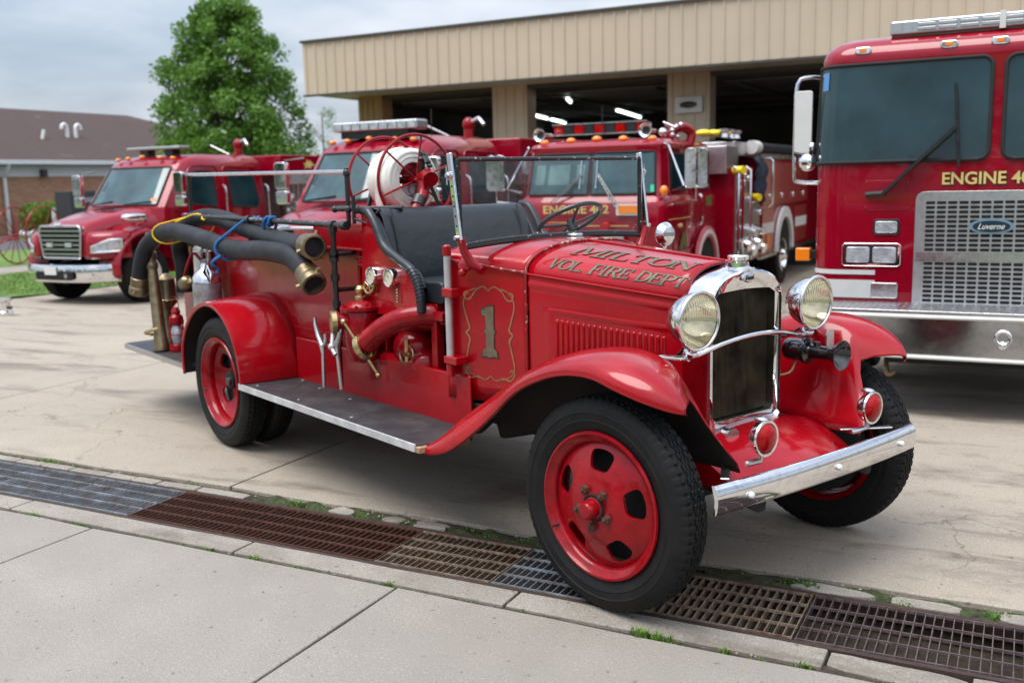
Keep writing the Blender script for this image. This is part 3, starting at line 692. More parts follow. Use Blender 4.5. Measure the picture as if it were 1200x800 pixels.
m = MB(); m.tube([(ex+.04, 31.1, 3.05), (ex-.05, 31.1, 2.8), (bx+.16, 31.15, 2.4), (bx+.16, 31.15, -.25)], .09, n=8); m.build('downspout', 'trim_white', bh)
m = MB(); m.cbox((bx+.16, 33.3, 2.62), (.24, .28, .34)); m.build('security_lamp', 'black', bh)
def roofz(x): return zz+sl*(ex-x)
for k, (dy, sgn) in enumerate([(37.7, -1), (38.25, 1)]):
    z0 = roofz(-46.4); m = MB(); m.tube([(-46.4, dy, z0-.05), (-46.4, dy, z0+.45), (-46.4, dy+.02*sgn, z0+.58), (-46.4, dy+.15*sgn, z0+.68), (-46.4, dy+.30*sgn, z0+.60), (-46.4, dy+.33*sgn, z0+.42)], .09, n=12, smooth=4); m.build('roof_vent', 'white', rf)
z0 = roofz(-46.0); m = MB(); m.tube([(-46.0, 35.8, z0-.05), (-46.0, 35.95, z0+.45)], .09, n=10); m.build('roof_vent', 'reflect', rf)
# dark noticeboard box by the house
sb = place(thing('utility_cabinet', 'dark grey utility cabinet standing right of the green bush', 'cabinet'), -38.0, 31.0, -.3)
m = MB(); m.box(-.5, .5, -.7, .7, 0, 2.0); m.build('body', simple('cabinet_grey', (.04, .042, .045), .6), sb, bevel=.02)
m = MB(); m.box(.502, .51, -.5, .5, 1.5, 1.72); m.build('vent_panel', 'steel', sb)
m = MB(); m.tube([(0, -1.2, 0), (0, -1.2, 1.3)], .09); m.build('pipe', 'reflect', sb)
# hand drawn hose cart at the left edge
strip('lawn', 'grass', -90, -42.9, -2, 120, .0)
hc = place(thing('hose_cart', 'old two wheeled red hose cart with spoked wheels at left edge', 'hose cart'), -24.9, 18.2, -.3)
def spoked(m, c, R, r, ax, n=12, sr=.012):
    m.torus(c, ax, R, r, 44, 8); a = Vector(ax).normalized(); u = a.orthogonal().normalized(); w = a.cross(u); c = Vector(c)
    for k in range(n):
        d = u*cos(2*pi*k/n)+w*sin(2*pi*k/n); m.tube([c+d*.04, c+d*R], sr, n=6)
    m.lathe([(.0, -.07), (.05, -.07), (.055, 0), (.05, .07), (0, .07)], c, ax, 12); return m
for dx in (-.1, .75):
    spoked(MB(), (dx, .1+.3*(dx > 0), .82), .78, .022, (1, .25, 0), 14).build('wheel', 'pump_red', hc)
m = MB(); m.tube([(-.1, .1, .82), (.75, .4, .82)], .03); m.tube([(.05, .1, .85), (-.9, -.6, .55), (-1.8, -1.2, .42)], .028, smooth=4); m.tube([(.5, .3, .85), (-.5, -.5, .6), (-1.6, -1.35, .40)], .028, smooth=4)
m.build('frame', 'pump_red', hc); m = MB(); m.lathe([(.08, -.2), (.16, -.2), (.16, -.17), (.1, -.15), (.1, .15), (.16, .17), (.16, .2), (.08, .2)], (.35, .2, .82), (1, .25, 0), 24); m.build('reel_drum', 'chrome_dull', hc)
# little chrome hose fitting on the ground at the left edge
hf = place(thing('hose_fitting', 'small chrome hose fitting lying on the apron at the left edge', 'hose fitting'), -13.75, 9.75, gz(9.75))
m = MB(); m.lathe([(0, 0), (.12, 0), (.12, .05), (.08, .07), (.08, .2), (.11, .22), (.11, .27), (0, .28)], (0, 0, 0), (0, 0, 1), 20); m.build('body', 'chrome', hf); m = MB(); m.box(-.16, .16, -.02, .02, .1, .14); m.build('lug', 'black', hf)
# ================================================================ VINTAGE FIRE ENGINE (x forward, y to its left, z up)
VT = thing('vintage_fire_engine', 'old open-top red fire engine with long bonnet and number 1 on its side', 'fire engine')
sgn2 = (-1, 1)
# ---- hood
def hood_pt(x, a, off=0.0):
    """a 0..1 from hinge line to crown; mirrored by caller"""
    f = (x+.866)/(.846); w = .395+(.238-.395)*f; zh = 1.250+(1.178-1.250)*f; zc = 1.385+(1.322-1.385)*f
    th = a*pi/2; y = w*(cos(th)**.82 if cos(th) > 0 else 0); z = zh+(zc-zh)*sin(th)**.92
    n = Vector((0, cos(th)*(zc-zh)*1.1+.15*cos(th), sin(th)*w)).normalized()
    return Vector((x, -(y+n.y*off), z+n.z*off))
XS = frange(-.862, -.025, .06)
m = MB()
for sg in sgn2:
    rows = []
    for x in XS:
        row = [hood_pt(x, a/14) for a in range(15)]; row = [(p.x, p.y*-sg, p.z) for p in row]; rows.append(row)
    m.grid(rows)
m.build('hood_top', 'red', VT, smooth=50, solid=.012)
m = MB(); m.tube([(-.866, 0, 1.389), (-.03, 0, 1.326)], .0055, n=8); m.build('hood_hinge', 'red', VT)
def hw(x): return .395+(.238-.395)*(x+.866)/.846
def hz(x): return 1.250+(1.178-1.250)*(x+.866)/.846
for sg in sgn2:
    # side panel with a pressed louvre panel
    m = MB(); rows = []
    zs = [.66, .74, .82, .832, .845, .95, 1.02, 1.085, 1.098, 1.11, 1.118, 1.124, 1.13]
    xx = frange(-.862, -.025, .02)
    for x in xx:
        row = []
        for k in range(60):
            z = .64+(hz(x)-.64)*k/59; u = (z-.64)/(hz(x)-.64)
            off = 0
            # belt crease 
            if u > .885: off = .006*math.exp(-((u-.925)/.02)**2)
            px0, px1, pz0, pz1 = -.735, -.10, .76, 1.075-.05*(x+.7)
            dx = min(x-px0, px1-x); dz = min(z-pz0, pz1-z); d = min(dx, dz)
            if -.02 < d < .0: off += .006*math.exp(-((d+.008)/.006)**2)
            row.append((x, sg*(hw(x)+off), z))
        rows.append(row)
    m.grid(rows); m.build('hood_side', 'red', VT, smooth=60)
    m = MB()
    for k in range(20):
        x = -.70+k*.0295; z1 = 1.05-.055*(x+.7); z0 = .79; w = hw(x); rr = []
        for zq, rr_ in ((z0, .001), (z0+.02, .010), (z1-.02, .010), (z1-.004, .009), (z1, .001)):
            rr.append([(x+.0115*cos(pi*j/6)+0*zq, sg*(w-.001+rr_*sin(pi*j/6)*1.1), zq) for j in range(7)])
        m.grid(rr)
    m.build('louvres', 'red', VT, smooth=50)
    m = MB(); m.tube([(-.866, sg*.399, 1.252), (-.03, sg*.242, 1.18)], .006, n=8); m.build('moulding', 'red', VT)
# ---- cowl
def cowl_sec(x):
    f = (x+1.30)/(.434); hwid = .565+(.402-.565)*max(0, min(1, f))**.8; return hwid
m = MB(); rows = []
for i in range(19):
    x = -1.31+i*(.440/18); f = i/18; w = .555+(.401-.555)*(f**.85); zh = 1.315+(1.256-1.315)*f; zc = 1.405+(1.389-1.405)*f
    if f < .45: zc = 1.398
    row = [(x, -w, .62+(zh-.62)*k/8) for k in range(9)]
    for k in range(1, 20):
        th = pi*k/20; c_ = cos(th); row.append((x, -w*(abs(c_)**.8)*(1 if c_ > 0 else -1), zh+(zc-zh)*sin(th)**.85))
    row += [(x, w, .62+(zh-.62)*(8-k)/8) for k in range(9)]
    rows.append(row)
m.grid(rows); m.build('cowl', 'red', VT, smooth=50, solid=.01)
# seam bead hood / cowl, and the raised edge line of the cowl top
m = MB(); pts = [(-.868, -.405, z) for z in (.64, .9, 1.1, 1.25)]+[(-.868, hood_pt(-.866, a/12).y*1.015, hood_pt(-.866, a/12).z+.004) for a in range(1, 13)]
m.tube(pts, .007, n=8); m.tube([(p[0], -p[1], p[2]) for p in pts], .007, n=8)
m.tube([(-1.3, -.562, 1.312), (-1.2, -.525, 1.30), (-1.1, -.49, 1.288), (-.99, -.452, 1.272), (-.87, -.408, 1.258)], .007, n=8)
m.tube([(-1.3, .562, 1.312), (-1.2, .525, 1.30), (-1.1, .49, 1.288), (-.99, .452, 1.272), (-.87, .408, 1.258)], .007, n=8)
m.build('bead', 'bead', VT, split=True)
m = MB(); m.lathe([(0, .022), (.034, .020), (.040, .014), (.040, 0), (.046, -.004), (.046, -.03)], (-.965, 0, 1.398), (0, 0, 1), 28); m.build('fuel_cap', 'chrome_dull', VT)
m = MB(); m.box(-1.325, -1.29, -.53, .53, .66, 1.28); m.build('dashboard', 'black_matt', VT)
# ---- number 1 and scrolls on the cowl side (surface y = -(w))
def cw(x): f = (x+1.31)/.44; return .555+(.401-.555)*(max(0, min(1, f))**.85)
def cowl_side(u, v, off=.0025): return (u, -(cw(u)+off), v)
def tint_poly(name, poly, mat, off, parent=VT, fn=cowl_side, th=.002):
    bm = bmesh.new(); vs = [bm.verts.new((u, v, 0)) for u, v in poly]; f = bm.faces.new(vs); bmesh.ops.triangulate(bm, faces=[f])
    bmesh.ops.subdivide_edges(bm, edges=bm.edges, cuts=2, use_grid_fill=True)
    a = [tuple(fn(v.co.x, v.co.y, off)) for v in bm.verts]; bm.verts.index_update(); fs = [tuple(v.index for v in q.verts) for q in bm.faces]; bm.free()
    m = MB(); m.add(a, fs); return m.build(name, mat, parent, smooth=60, clean=True)
one = [(-.055, .135), (-.052, .105), (-.028, .10), (-.024, .02), (-.036, .0), (-.024, -.02), (-.026, -.105), (-.052, -.125), (-.056, -.165), (-.03, -.158), (0, -.168), (.03, -.158), (.056, -.165), (.052, -.125), (.03, -.105), (.032, -.02), (.044, 0), (.032, .02), (.034, .165), (-.014, .160), (-.03, .145)]
cxn, czn = -1.075, .965
sc = .76
tint_poly('number_edge', [(cxn+u*1.16*sc, czn+(v*1.05)*sc) for u, v in one], 'outline', .0025)
tint_poly('number', [(cxn+u*sc, czn+v*sc) for u, v in one], 'tan', .0042)
def ribbon(m, pts, w, fn, k=6, off=.003):
    P = spline([Vector((a, b, 0)) for a, b in pts], k); rows = []
    for i, p in enumerate(P):
        a = P[max(0, i-1)]; b = P[min(len(P)-1, i+1)]; t = (b-a).normalized(); n = Vector((-t.y, t.x, 0)); ww = w*(.55+.45*sin(pi*i/(len(P)-1)))
        rows.append([tuple(fn(p.x+n.x*s_*ww/2, p.y+n.y*s_*ww/2, off)) for s_ in (-1, 1)])
    m.grid(rows)
m = MB()
L0, L1, B0, B1 = -1.215, -.935, .735, 1.175
for q in (0, 1):
    mx = (L0+L1)/2; f = (lambda u: 2*mx-u) if q else (lambda u: u)
    ribbon(m, [(f(L0+.02), B1-.02), (f(L0-.0), B1-.08), (f(L0+.02), B1-.16), (f(L0+.03), (B0+B1)/2+.02), (f(L0+.012), (B0+B1)/2), (f(L0+.03), (B0+B1)/2-.03), (f(L0+.02), B0+.14), (f(L0+.005), B0+.06), (f(L0+.025), B0+.02)], .010, cowl_side)
    ribbon(m, [(f(mx), B1-.012), (f(mx-.03), B1+.008), (f(mx-.07), B1-.012), (f(mx-.10), B1-.05), (f(mx-.125), B1-.055), (f(mx-.135), B1-.03), (f(mx-.12), B1-.018), (f(mx-.112), B1-.032)], .009, cowl_side)
    ribbon(m, [(f(mx), B0+.012), (f(mx-.03), B0-.008), (f(mx-.07), B0+.006), (f(mx-.11), B0-.002), (f(mx-.135), B0+.03), (f(mx-.12), B0+.05), (f(mx-.108), B0+.035)], .009, cowl_side)
    ribbon(m, [(f(L0+.02), B1-.02), (f(L0+.06), B1-.005), (f(mx-.06), B1-.005)], .006, cowl_side)
    ribbon(m, [(f(L0+.025), B0+.02), (f(L0+.07), B0+.0), (f(mx-.05), B0+.002)], .006, cowl_side)
m.build('scrollwork', 'tan_line', VT, smooth=60)
# ---- hood lettering (serif strokes)
SER = .13
GL = {
 'M': ([(0, 0, .04, 1, 1), (.08, 1, .45, .1, 0), (.45, .1, .82, 1, 1), (.9, 0, .86, 1, 0)], [(-.1, 0, .2, 0), (.72, 0, 1.05, 0), (-.08, 1, .12, 1), (.8, 1, 1.0, 1)], 1.05),
 'I': ([(.14, 0, .14, 1, 0)], [(-.01, 0, .29, 0), (-.01, 1, .29, 1)], .42),
 'L': ([(.1, 0, .1, 1, 0), (.1, 0.02, .6, 0.02, 1), (.6, .0, .62, .25, 1)], [(-.05, 1, .25, 1)], .70),
 'T': ([(.35, 0, .35, 1, 0), (0, .97, .7, .97, 1), (0, .95, -.02, .75, 1), (.7, .95, .72, .75, 1)], [(.2, 0, .5, 0)], .76),
 'N': ([(.08, 0, .08, 1, 1), (.08, 1, .65, 0, 0), (.65, 0, .65, 1, 1)], [(-.06, 0, .22, 0), (-.06, 1, .14, 1), (.5, 1, .8, 1)], .86),
 'F': ([(.1, 0, .1, 1, 0), (.1, .97, .6, .97, 1), (.6, .97, .62, .75, 1), (.1, .5, .45, .5, 1), (.45, .38, .45, .62, 1)], [(-.05, 0, .25, 0), (-.05, 1, .1, 1)], .7),
 'E': ([(.1, 0, .1, 1, 0), (.1, .97, .6, .97, 1), (.6, .97, .62, .75, 1), (.1, .5, .45, .5, 1), (.45, .38, .45, .62, 1), (.1, .03, .62, .03, 1), (.62, .03, .65, .25, 1)], [(-.05, 0, .1, 0), (-.05, 1, .1, 1)], .74),
 'V': ([(.05, 1, .35, 0, 0), (.35, 0, .65, 1, 1)], [(-.1, 1, .2, 1), (.5, 1, .8, 1)], .76),
 'R': ([(.1, 0, .1, 1, 0), (.1, .97, .4, .97, 1), (.1, .5, .4, .5, 1), (.38, .5, .65, 0, 0)], [(-.05, 0, .25, 0), (-.05, 1, .1, 1), (.6, 0, .8, 0)], .82),
 'P': ([(.1, 0, .1, 1, 0), (.1, .97, .4, .97, 1), (.1, .48, .4, .48, 1)], [(-.05, 0, .25, 0), (-.05, 1, .1, 1)], .72),
 'D': ([(.1, 0, .1, 1, 0), (.1, .97, .35, .97, 1), (.1, .03, .35, .03, 1)], [(-.05, 0, .1, 0), (-.05, 1, .1, 1)], .82),
 'O': ([], [], .84), '.': ([(.06, 0, .06, .12, 0)], [], .25), ' ': ([], [], .42)}
ARC = {'R': (.4, .735, .23, .235, -90, 90), 'P': (.4, .725, .23, .245, -90, 90), 'D': (.35, .5, .36, .47, -90, 90), 'O': (.38, .5, .36, .49, 0, 360)}
def lettering(m, text, x0, H, a0, a1, sx, off, grow, slant=.25, flat=1):
    def fn(u, v, o):   # u along the hood (metres) , v 0..1 height
        return hood_pt(x0+u, a0+(a1-a0)*v, o)
    cur = 0
    def seg(pa, pb, w0):
        n = 4; rows = []; d = Vector((pb[0]-pa[0], pb[1]-pa[1])); L = d.length
        if L < 1e-5: return
        t = d/L; nn = Vector((-t.y, t.x)); e = grow/sx
        for i in range(n+1):
            f = -e/L+(1+2*e/L)*i/n; p = Vector(pa)+d*f
            rows.append([tuple(fn(sx*(cur+p.x+nn.x*s_*(w0/2+e)+slant*(p.y+nn.y*s_*(w0/2+e))), p.y+nn.y*s_*(w0/2+e), off)) for s_ in (-1, 1)])
        m.grid(rows)
    for ch in text:
        st_, se, adv = GL[ch]
        for (a, b, c, d, thin) in st_: seg((a, b), (c, d), .075 if thin else .155)
        for (a, b, c, d) in se: seg((a, b), (c, d), .075)
        if ch in ARC:
            cx, cy, rx_, ry_, t0, t1 = ARC[ch]; n = 18
            rows = []; e = grow/sx
            for i in range(n+1):
                t = radians(t0+(t1-t0)*i/n); th = .045+.06*abs(cos(t)); row = []
                for s_ in (-1, 1):
                    px = cx+(rx_+s_*(th+e))*cos(t); py = cy+(ry_+s_*(.045+e))*sin(t); row.append(tuple(fn(sx*(cur+px+slant*py), py, off)))
                rows.append(row)
            m.grid(rows)
        cur += adv
    return cur*sx
for nm, g_, off, mt in (('lettering_edge', .0028, .0022, 'outline'), ('lettering', 0, .0040, 'tan')):
    m = MB(); lettering(m, 'VOL. FIRE DEPT', -.765, 1, .19, .39, .0785, off, g_); m.build(nm, mt, VT, smooth=60, clean=False)
    m = MB(); lettering(m, 'MILTON', -.70, 1, .545, .755, .139, off, g_, slant=.1)
    m.build(nm, mt, VT, smooth=60, clean=False)
# ---- radiator shell
def shell_half(w=.243, zb=.60, zs=1.165, zt=1.318):
    pts = [(-w+.04, zb), (-w, zb+.04), (-w, zs-.05), (-w, zs)]
    for k in range(1, 9):
        th = pi/2*k/9; pts.append((-w*cos(th)**.75, zs+(zt-.018-zs)*sin(th)**.95))
    pts.append((0, zt)); pts += [(-a, b) for a, b in reversed(pts[:-1])]; return pts
def inner(zb=.672, zt=1.205, w=.203): 
    o = [(-w+.02, zb), (-w, zb+.02), (-w, (zb+zt)/2), (-w, zt-.02)]
    for k in range(1, 9): o.append((-w+.02+(w-.02)*k/9*.999, zt+.008*sin(pi/2*k/9)))
    o.append((0, zt+.009)); o += [(-a, b) for a, b in reversed(o[:-1])]; return o
OUT = shell_half(); INN = inner(); SM = [(a*.965, .62+(b-.62)*.975) for a, b in OUT]
m = MB(); m.loft([[(x, a*k, .9+(b-.9)*k2) for a, b in OUT] for x, k, k2 in ((-.06, 1.0, 1.0), (.04, 1., 1.), (.075, .992, .994), (.095, .965, .978))]+[[(.1, a, b) for a, b in [(p[0]*.93, .9+(p[1]-.9)*.955) for p in OUT]]]+[[(.088, (a*.5+c*.5), (b*.5+d*.5)) for (a, b), (c, d) in zip(OUT, INN)]]+[[(.082, a, b) for a, b in INN], [(.03, a, b) for a, b in INN]], True, False)
sh = m.build('radiator_shell', 'chrome', VT, smooth=40)
m = MB(); m.add([(.032, a, b) for a, b in INN], [tuple(range(len(INN)))])
GF = MB()
for k in range(52):
    y = -.198+k*.396/51; GF.box(.036, .046, y-.0013+random.uniform(-.0005, .0005), y+.0013, .676, 1.205)
for k in range(88): GF.box(.0335, .0375, -.199, .199, .68+k*.006, .6812+k*.006)
m.build('grille', [simple('radiator_core', (.022, .019, .015), .6, metal=.3, var=.7, vscale=9)], sh, smooth=0)
GF.build('grille_fins', 'core_fin', sh, smooth=0)
m = MB(); m.lathe([(.045, -.03), (.045, 0), (.032, .004), (.032, .010), (.044, .012), (.046, .026), (.042, .032), (0, .036)], (.045, 0, 1.322), (0, 0, 1), 28); m.build('radiator_cap', 'chrome', sh)
m = MB(); T = Matrix.Translation((.094, 0, 1.262)) @ Matrix.Rotation(radians(-12), 4, 'Y')
m.lathe([(0, .012), (.6, .011), (.9, .008), (1, 0)], (0, 0, 0), (1, 0, 0), 28); m.v = [tuple(T @ Vector((x, y*.04, z*.022))) for x, y, z in m.v]; em = m.build('emblem', 'chrome_dull', sh)
text_part('emblem_script', 'Ford', 'outline', sh, .05, .022, .003, .3, 0, Matrix.Translation((.108, -.025, 1.252)) @ Matrix.Rotation(radians(90), 4, 'Z'))
# ---- frame, axle, springs
m = MB()
for sg in sgn2:
    m.bar((-4.75, sg*.40, .56), (.05, sg*.35, .54), .06, .13); m.bar((.05, sg*.35, .50), (.46, sg*.36, .45), .05, .06)
m.box(-.3, -.24, -.38, .38, .48, .6); m.box(-3.3, -3.2, -.4, .4, .5, .6)
m.build('chassis_frame', 'black_matt', VT, smooth=0, bevel=.008, split=True)
m = MB(); m.tube([(0, -.62, .43), (0, -.45, .38), (0, 0, .36), (0, .45, .38), (0, .62, .43)], .032, smooth=4)
m.tube([(-3.48, -.8, .435), (-3.48, .8, .435)], .06); m.ell((-3.48, 0, .435), (.17, .16, .17))
m.tube([(-3.4, 0, .46), (-.9, 0, .6)], .05); m.ell((-.5, 0, .55), (.35, .22, .2)); m.box(-3.3, -.9, -.38, .38, .56, .62)
for k in range(5): m.tube([(.06, -.36+.01*k, .5+.018*k), (.06, 0, .5+.018*k+.05), (.06, .36-.01*k, .5+.018*k)], .012, n=6, smooth=5)
m.build('axle', 'black_matt', VT, split=True)
# ---- wheels
def tyre_mesh(R, w, mat, name, parent):
    n = 432; prof = []
    K = 15
    base = [(.286, -.058), (.30, -.066), (.333, -.076), (.337, -.0785), (.341, -.0765), (.365, -.079), (.369, -.082), (.374, -.0795), (.384, -.0785), (R-.035, -.074), (R-.018, -.066), (R-.006, -.055)]
    tread = [(R-.001-.012*(y/.055)**4, y) for y in [-.050+.1*k/24 for k in range(25)]]
    P = base+tread+[(r, -y) for r, y in reversed(base)]
    m = MB(); rows = []
    for i in range(n):
        t = 2*pi*i/n; row = []
        for j, (r, y) in enumerate(P):
            rr = r; 
            if len(base) <= j < len(base)+len(tread):
                zz_ = .0035*(1 if (i % 8) < 4 else -1)
                for gy in (-.019, 0, .019):
                    if abs(y-(gy+zz_)) < .0034: rr -= .011
                if abs(y) > .034 and (i % 6) < 2: rr -= .008
            elif r > R-.022 and (i % 6) < 2: rr -= .003
            row.append((rr*cos(t), y*w/.158, rr*sin(t)))
        rows.append(row)
    m.grid(rows, True, False); return m.build(name, mat, parent, smooth=28, clean=False)
def disc_holes(o, holes, depthdir=1):
    cut = MB()
    for poly in holes: cut.prism(poly, (0, -.2, 0), (1, 0, 0), (0, 0, 1), (0, .4, 0))
    c = cut.build('cut', 'red', None, smooth=0)
    md = o.modifiers.new('B', 'BOOLEAN'); md.object = c; md.operation = 'DIFFERENCE'; md.solver = 'EXACT'
    bpy.context.view_layer.update(); dg = bpy.context.evaluated_depsgraph_get(); me = bpy.data.meshes.new_from_object(o.evaluated_get(dg)); o.modifiers.clear(); o.data = me
    bpy.data.objects.remove(c)
    me.set_sharp_from_angle(angle=radians(40))
def holes5(r0, r1, half, rot=0):
    hs = []
    for k in range(5):
        a = 2*pi*k/5+rot
        pts = [(r0*cos(a-half*1.0), r0*sin(a-half*1.0)), (r0*cos(a+half*1.0), r0*sin(a+half*1.0)), (r1*cos(a+half), r1*sin(a+half)), (r1*1.03*cos(a), r1*1.03*sin(a)), (r1*cos(a-half), r1*sin(a-half))]
        hs.append(roundpoly(pts, [.022, .022, .028, .05, .028], 4))
    return hs
def make_wheel(front=True):
    """wheel whose outer face looks to local -Y, centre at the origin"""
    w = bpy.data.objects.new('wheel', None); C.objects.link(w)
    tyre_mesh(.429, .158, 'rubber', 'tyre', w)
    m = MB(); m.lathe([(.292, -.078), (.296, -.070), (.286, -.062), (.262, -.052), (.258, -.02), (.258, .03), (.27, .055), (.29, .068), (.292, .062), (.27, .045), (.25, .02), (.25, -.05), (.262, -.062), (.281, -.071), (.285, -.079), (.292, -.078)], (0, 0, 0), (0, 1, 0), 96)
    m.build('rim', 'pump_red', w, smooth=50)
    if front: prof = [(.26, -.030), (.248, -.040), (.225, -.052), (.19, -.066), (.15, -.082), (.118, -.092), (.098, -.096), (.045, -.096), (.045, -.085), (.1, -.085), (.15, -.070), (.19, -.054), (.225, -.040), (.25, -.02), (.26, -.02)]
    else: prof = [(.262, -.02), (.25, .0), (.22, .03), (.18, .055), (.14, .068), (.10, .072), (.045, .072), (.045, .082), (.10, .082), (.14, .080), (.18, .068), (.22, .045), (.25, .012), (.262, -.008)]
    prof.append(prof[0])
    m = MB(); m.lathe(prof, (0, 0, 0), (0, 1, 0), 96); d = m.build('disc', 'pump_red', w, smooth=45)
    disc_holes(d, holes5(.152, .224, radians(16.5), radians(22)))
    m = MB(); m.lathe([(.0, .03), (.235, .03), (.24, .04), (.24, .085), (.22, .095), (0, .10)] if front else [(0, .085), (.235, .085), (.235, .12), (0, .125)], (0, 0, 0), (0, 1, 0), 48); m.build('brake_drum', 'black_matt', w)  # drum added black and oversized to darken the inside of the wheel
    yb = -.098 if front else .070
    hb = MB(); hb.lathe([(0, -.155 if front else -.02), (.028, -.152 if front else -.018), (.036, -.14 if front else 0), (.038, -.105 if front else .05), (.048, -.10 if front else .06), (.05, -.09 if front else .08)], (0, 0, 0), (0, 1, 0), 24)
    h = hb.build('hub', 'pump_red' if front else 'black', w, smooth=45)
    m = MB(); m.lathe([(.040, yb-.004), (.052, yb-.006), (.056, yb+.004)], (0, 0, 0), (0, 1, 0), 24); m.build('hub_gap', 'void', w)
    for k in range(5):
        a = 2*pi*k/5+radians(58); c_ = (.078*cos(a), yb, .078*sin(a)); m = MB()
        m.lathe([(0, -.028), (.007, -.027), (.009, -.022), (.009, -.018), (.017, -.018), (.019, -.002), (.021, .004)], c_, (0, 1, 0), 6); m.build('lug_nut', 'rust', w, smooth=30)
    m = MB(); m.tube([(-.205, -.05, -.16), (-.215, -.085, -.165)], .005, n=8); m.build('valve', 'black', w)
    return w
w0 = make_wheel(True); w0.parent = VT; ST = radians(4)
w0.location = (0, -.712, .429); w0.rotation_euler = (0, radians(8), ST)
wl = copy_tree(w0, VT); wl.location = (0, .712, .429); wl.rotation_euler = (0, radians(40), ST+pi)
RX = -3.47
wr = make_wheel(False); wr.parent = VT; wr.location = (RX, -.80, .429); wr.rotation_euler = (0, radians(20), 0)
for (y, r) in ((-.60, pi), (.60, 0), (.80, pi)):
    q = copy_tree(wr, VT); q.location = (RX, y, .429); q.rotation_euler = (0, radians(70*y), r)
# ---- front fenders
FC = [(-1.20, .470, .442), (-1.10, .482, .440), (-1.0, .550, .452), (-.86, .655, .505), (-.70, .752, .605), (-.55, .835, .715), (-.40, .920, .832), (-.25, .985, .905), (-.10, 1.025, .948), (.05, 1.037, .958), (.18, 1.018, .93), (.29, .978, .895), (.37, .93, .868), (.425, .88, .855)]
def fender(sg, name='front_fender'):
    rows = []
    FCs = FC
    P = spline([Vector((a, b, c)) for a, b, c in FCs], 6)
    for p in P:
        x, z, lip = p.x, p.y, p.z
        k = max(0, min(1, (x+1.05)/.75))           # grows from running board into a full crown
        tip = max(0, min(1, (.44-x)/.22)); tip = tip**.5
        yo = .868-.15*max(0, min(1, (x-.12)/.315))**2.2; yi = .545; row = []
        dz = max(z-lip, .012); g0 = 0
        dx = .0
        # outer lip roll
        row.append((x, yo-.012, lip-.012)); row.append((x, yo, lip-.006)); row.append((x, yo+.002, lip+.012))
        ymid = yo-.02
        for j in range(1, 13):
            a = pi*j/24*1.0; row.append((x, yo-(yo-min(.70, yo-.06))*(1-cos(a))-.0, lip+.012+(z-lip-.012)*sin(a)**1.0))
        # from crown inwards
        zin = z-.02*k; row.append((x, .61, z-.004-.01*k*g0)); row.append((x, yi+.02, zin))
        # inner apron down to the frame
        zb = .62 if x > -.4 else .62-(.14)*min(1, (-.4-x)/.5)
        if x < -.95: zb = z-.01
        low = zb+(z-zb)*(1-tip)*.9 if x > .2 else zb
        if x > -.4: low = .57
        yin = .40 if x > -.5 else .40+.12*min(1, (-.5-x)/.4)
        rs_ = max(0, min(1, x/.42)); rs_ = .15*rs_*rs_
        row = [(px_-rs_*max(0, min(1, (.80-py_)/.24))**1.5, py_, pz_) for px_, py_, pz_ in row]
        for j in range(1, 8):
            f = j/7; row.append((min(x-rs_*(1-f)**.8*(1-.3*f), .385+.05*(1-f)), yi+(yin-yi)*(f**1.3), zin+(low-zin)*f**.9))
        rows.append([(a, b*sg, c) for a, b, c in row])
    m = MB(); m.grid(rows); o = m.build(name, ['red', 'undercoat'], VT, smooth=50, solid=.006, offset=-1); o.modifiers['Solidify'].material_offset = 1; return o
fr = fender(-1); fl = fender(1)
fr['label'] = 'front fender nearest the camera'; fl['label'] = 'front fender beyond the horn'
# front splash apron between frame horns
m = MB(); rows = []
for i in range(11):
    f = i/10; x = .085+.40*f; z = .655-.02*f-.12*f*f; rows.append([(x-.015*abs(k/6)**2*6*f, .40*k/6*(1-.0*f), z-.05*(abs(k)/6)**2-.0) for k in range(-6, 7)])
m.grid(rows)
for sg in sgn2:
    m.grid([[(.085+.40*i/10-(.09*i/10), sg*.40, .655-.02*i/10-.12*(i/10)**2-.05-j*.05*(1-i/14)) for j in range(4)] for i in range(11)])
m.build('splash_apron', 'red', VT, smooth=50, solid=.006)
# inner side fill between hood sides and frame
m = MB()
for sg in sgn2: m.grid([[(x, sg*(hw(max(x, -.86)) if k else .37), .66 if k else .56) for k in (0, 1)] for x in frange(-1.3, .05, .1)])
m.box(-.85, -.08, -.22, .22, .5, 1.08); m.build('engine_block', 'black_matt', VT, split=True)
# ---- running boards
RB = []
for sg in sgn2:
    m = MB(); m.prism([(-3.07, .51), (-1.16, .51), (-1.06, .60), (-1.10, .895), (-3.07, .895)], (0, 0, .452), (1, 0, 0), (0, sg, 0), (0, 0, .026))
    rb = m.build('running_board', 'board', VT, smooth=0, bevel=.003)
    m = MB(); m.box(-3.085, -1.10, sg*.897, sg*.908, .444, .482) if sg > 0 else m.box(-3.085, -1.10, -.908, -.897, .444, .482)
    m.build('edge_strip', 'edge_alu', rb, smooth=0, bevel=.002)
    m = MB(); m.prism([(-1.14, .62), (-1.05, .62), (-1.07, .9), (-1.16, .9)], (0, 0, .440), (1, 0, 0), (0, sg, 0), (0, 0, .03)); m.build('broken_end', 'wood', rb, smooth=0, bevel=.004)
    m = MB()
    for x_, y_ in ((-2.95, .84), (-2.9, .56), (-2.6, .60), (-2.2, .62), (-2.4, .84), (-1.8, .84)): m.lathe([(0, .004), (.008, .003), (.009, 0)], (x_, sg*y_, .479), (0, 0, 1), 8)
    m.build('bolt', 'offwhite', rb, split=True)
    # valance below the body
    m = MB(); m.box(-3.02, -1.16, min(sg*.515, sg*.535), max(sg*.515, sg*.535), .47, .742) if True else 0
    m.build('side_valance', 'red', VT, smooth=0, bevel=.012)
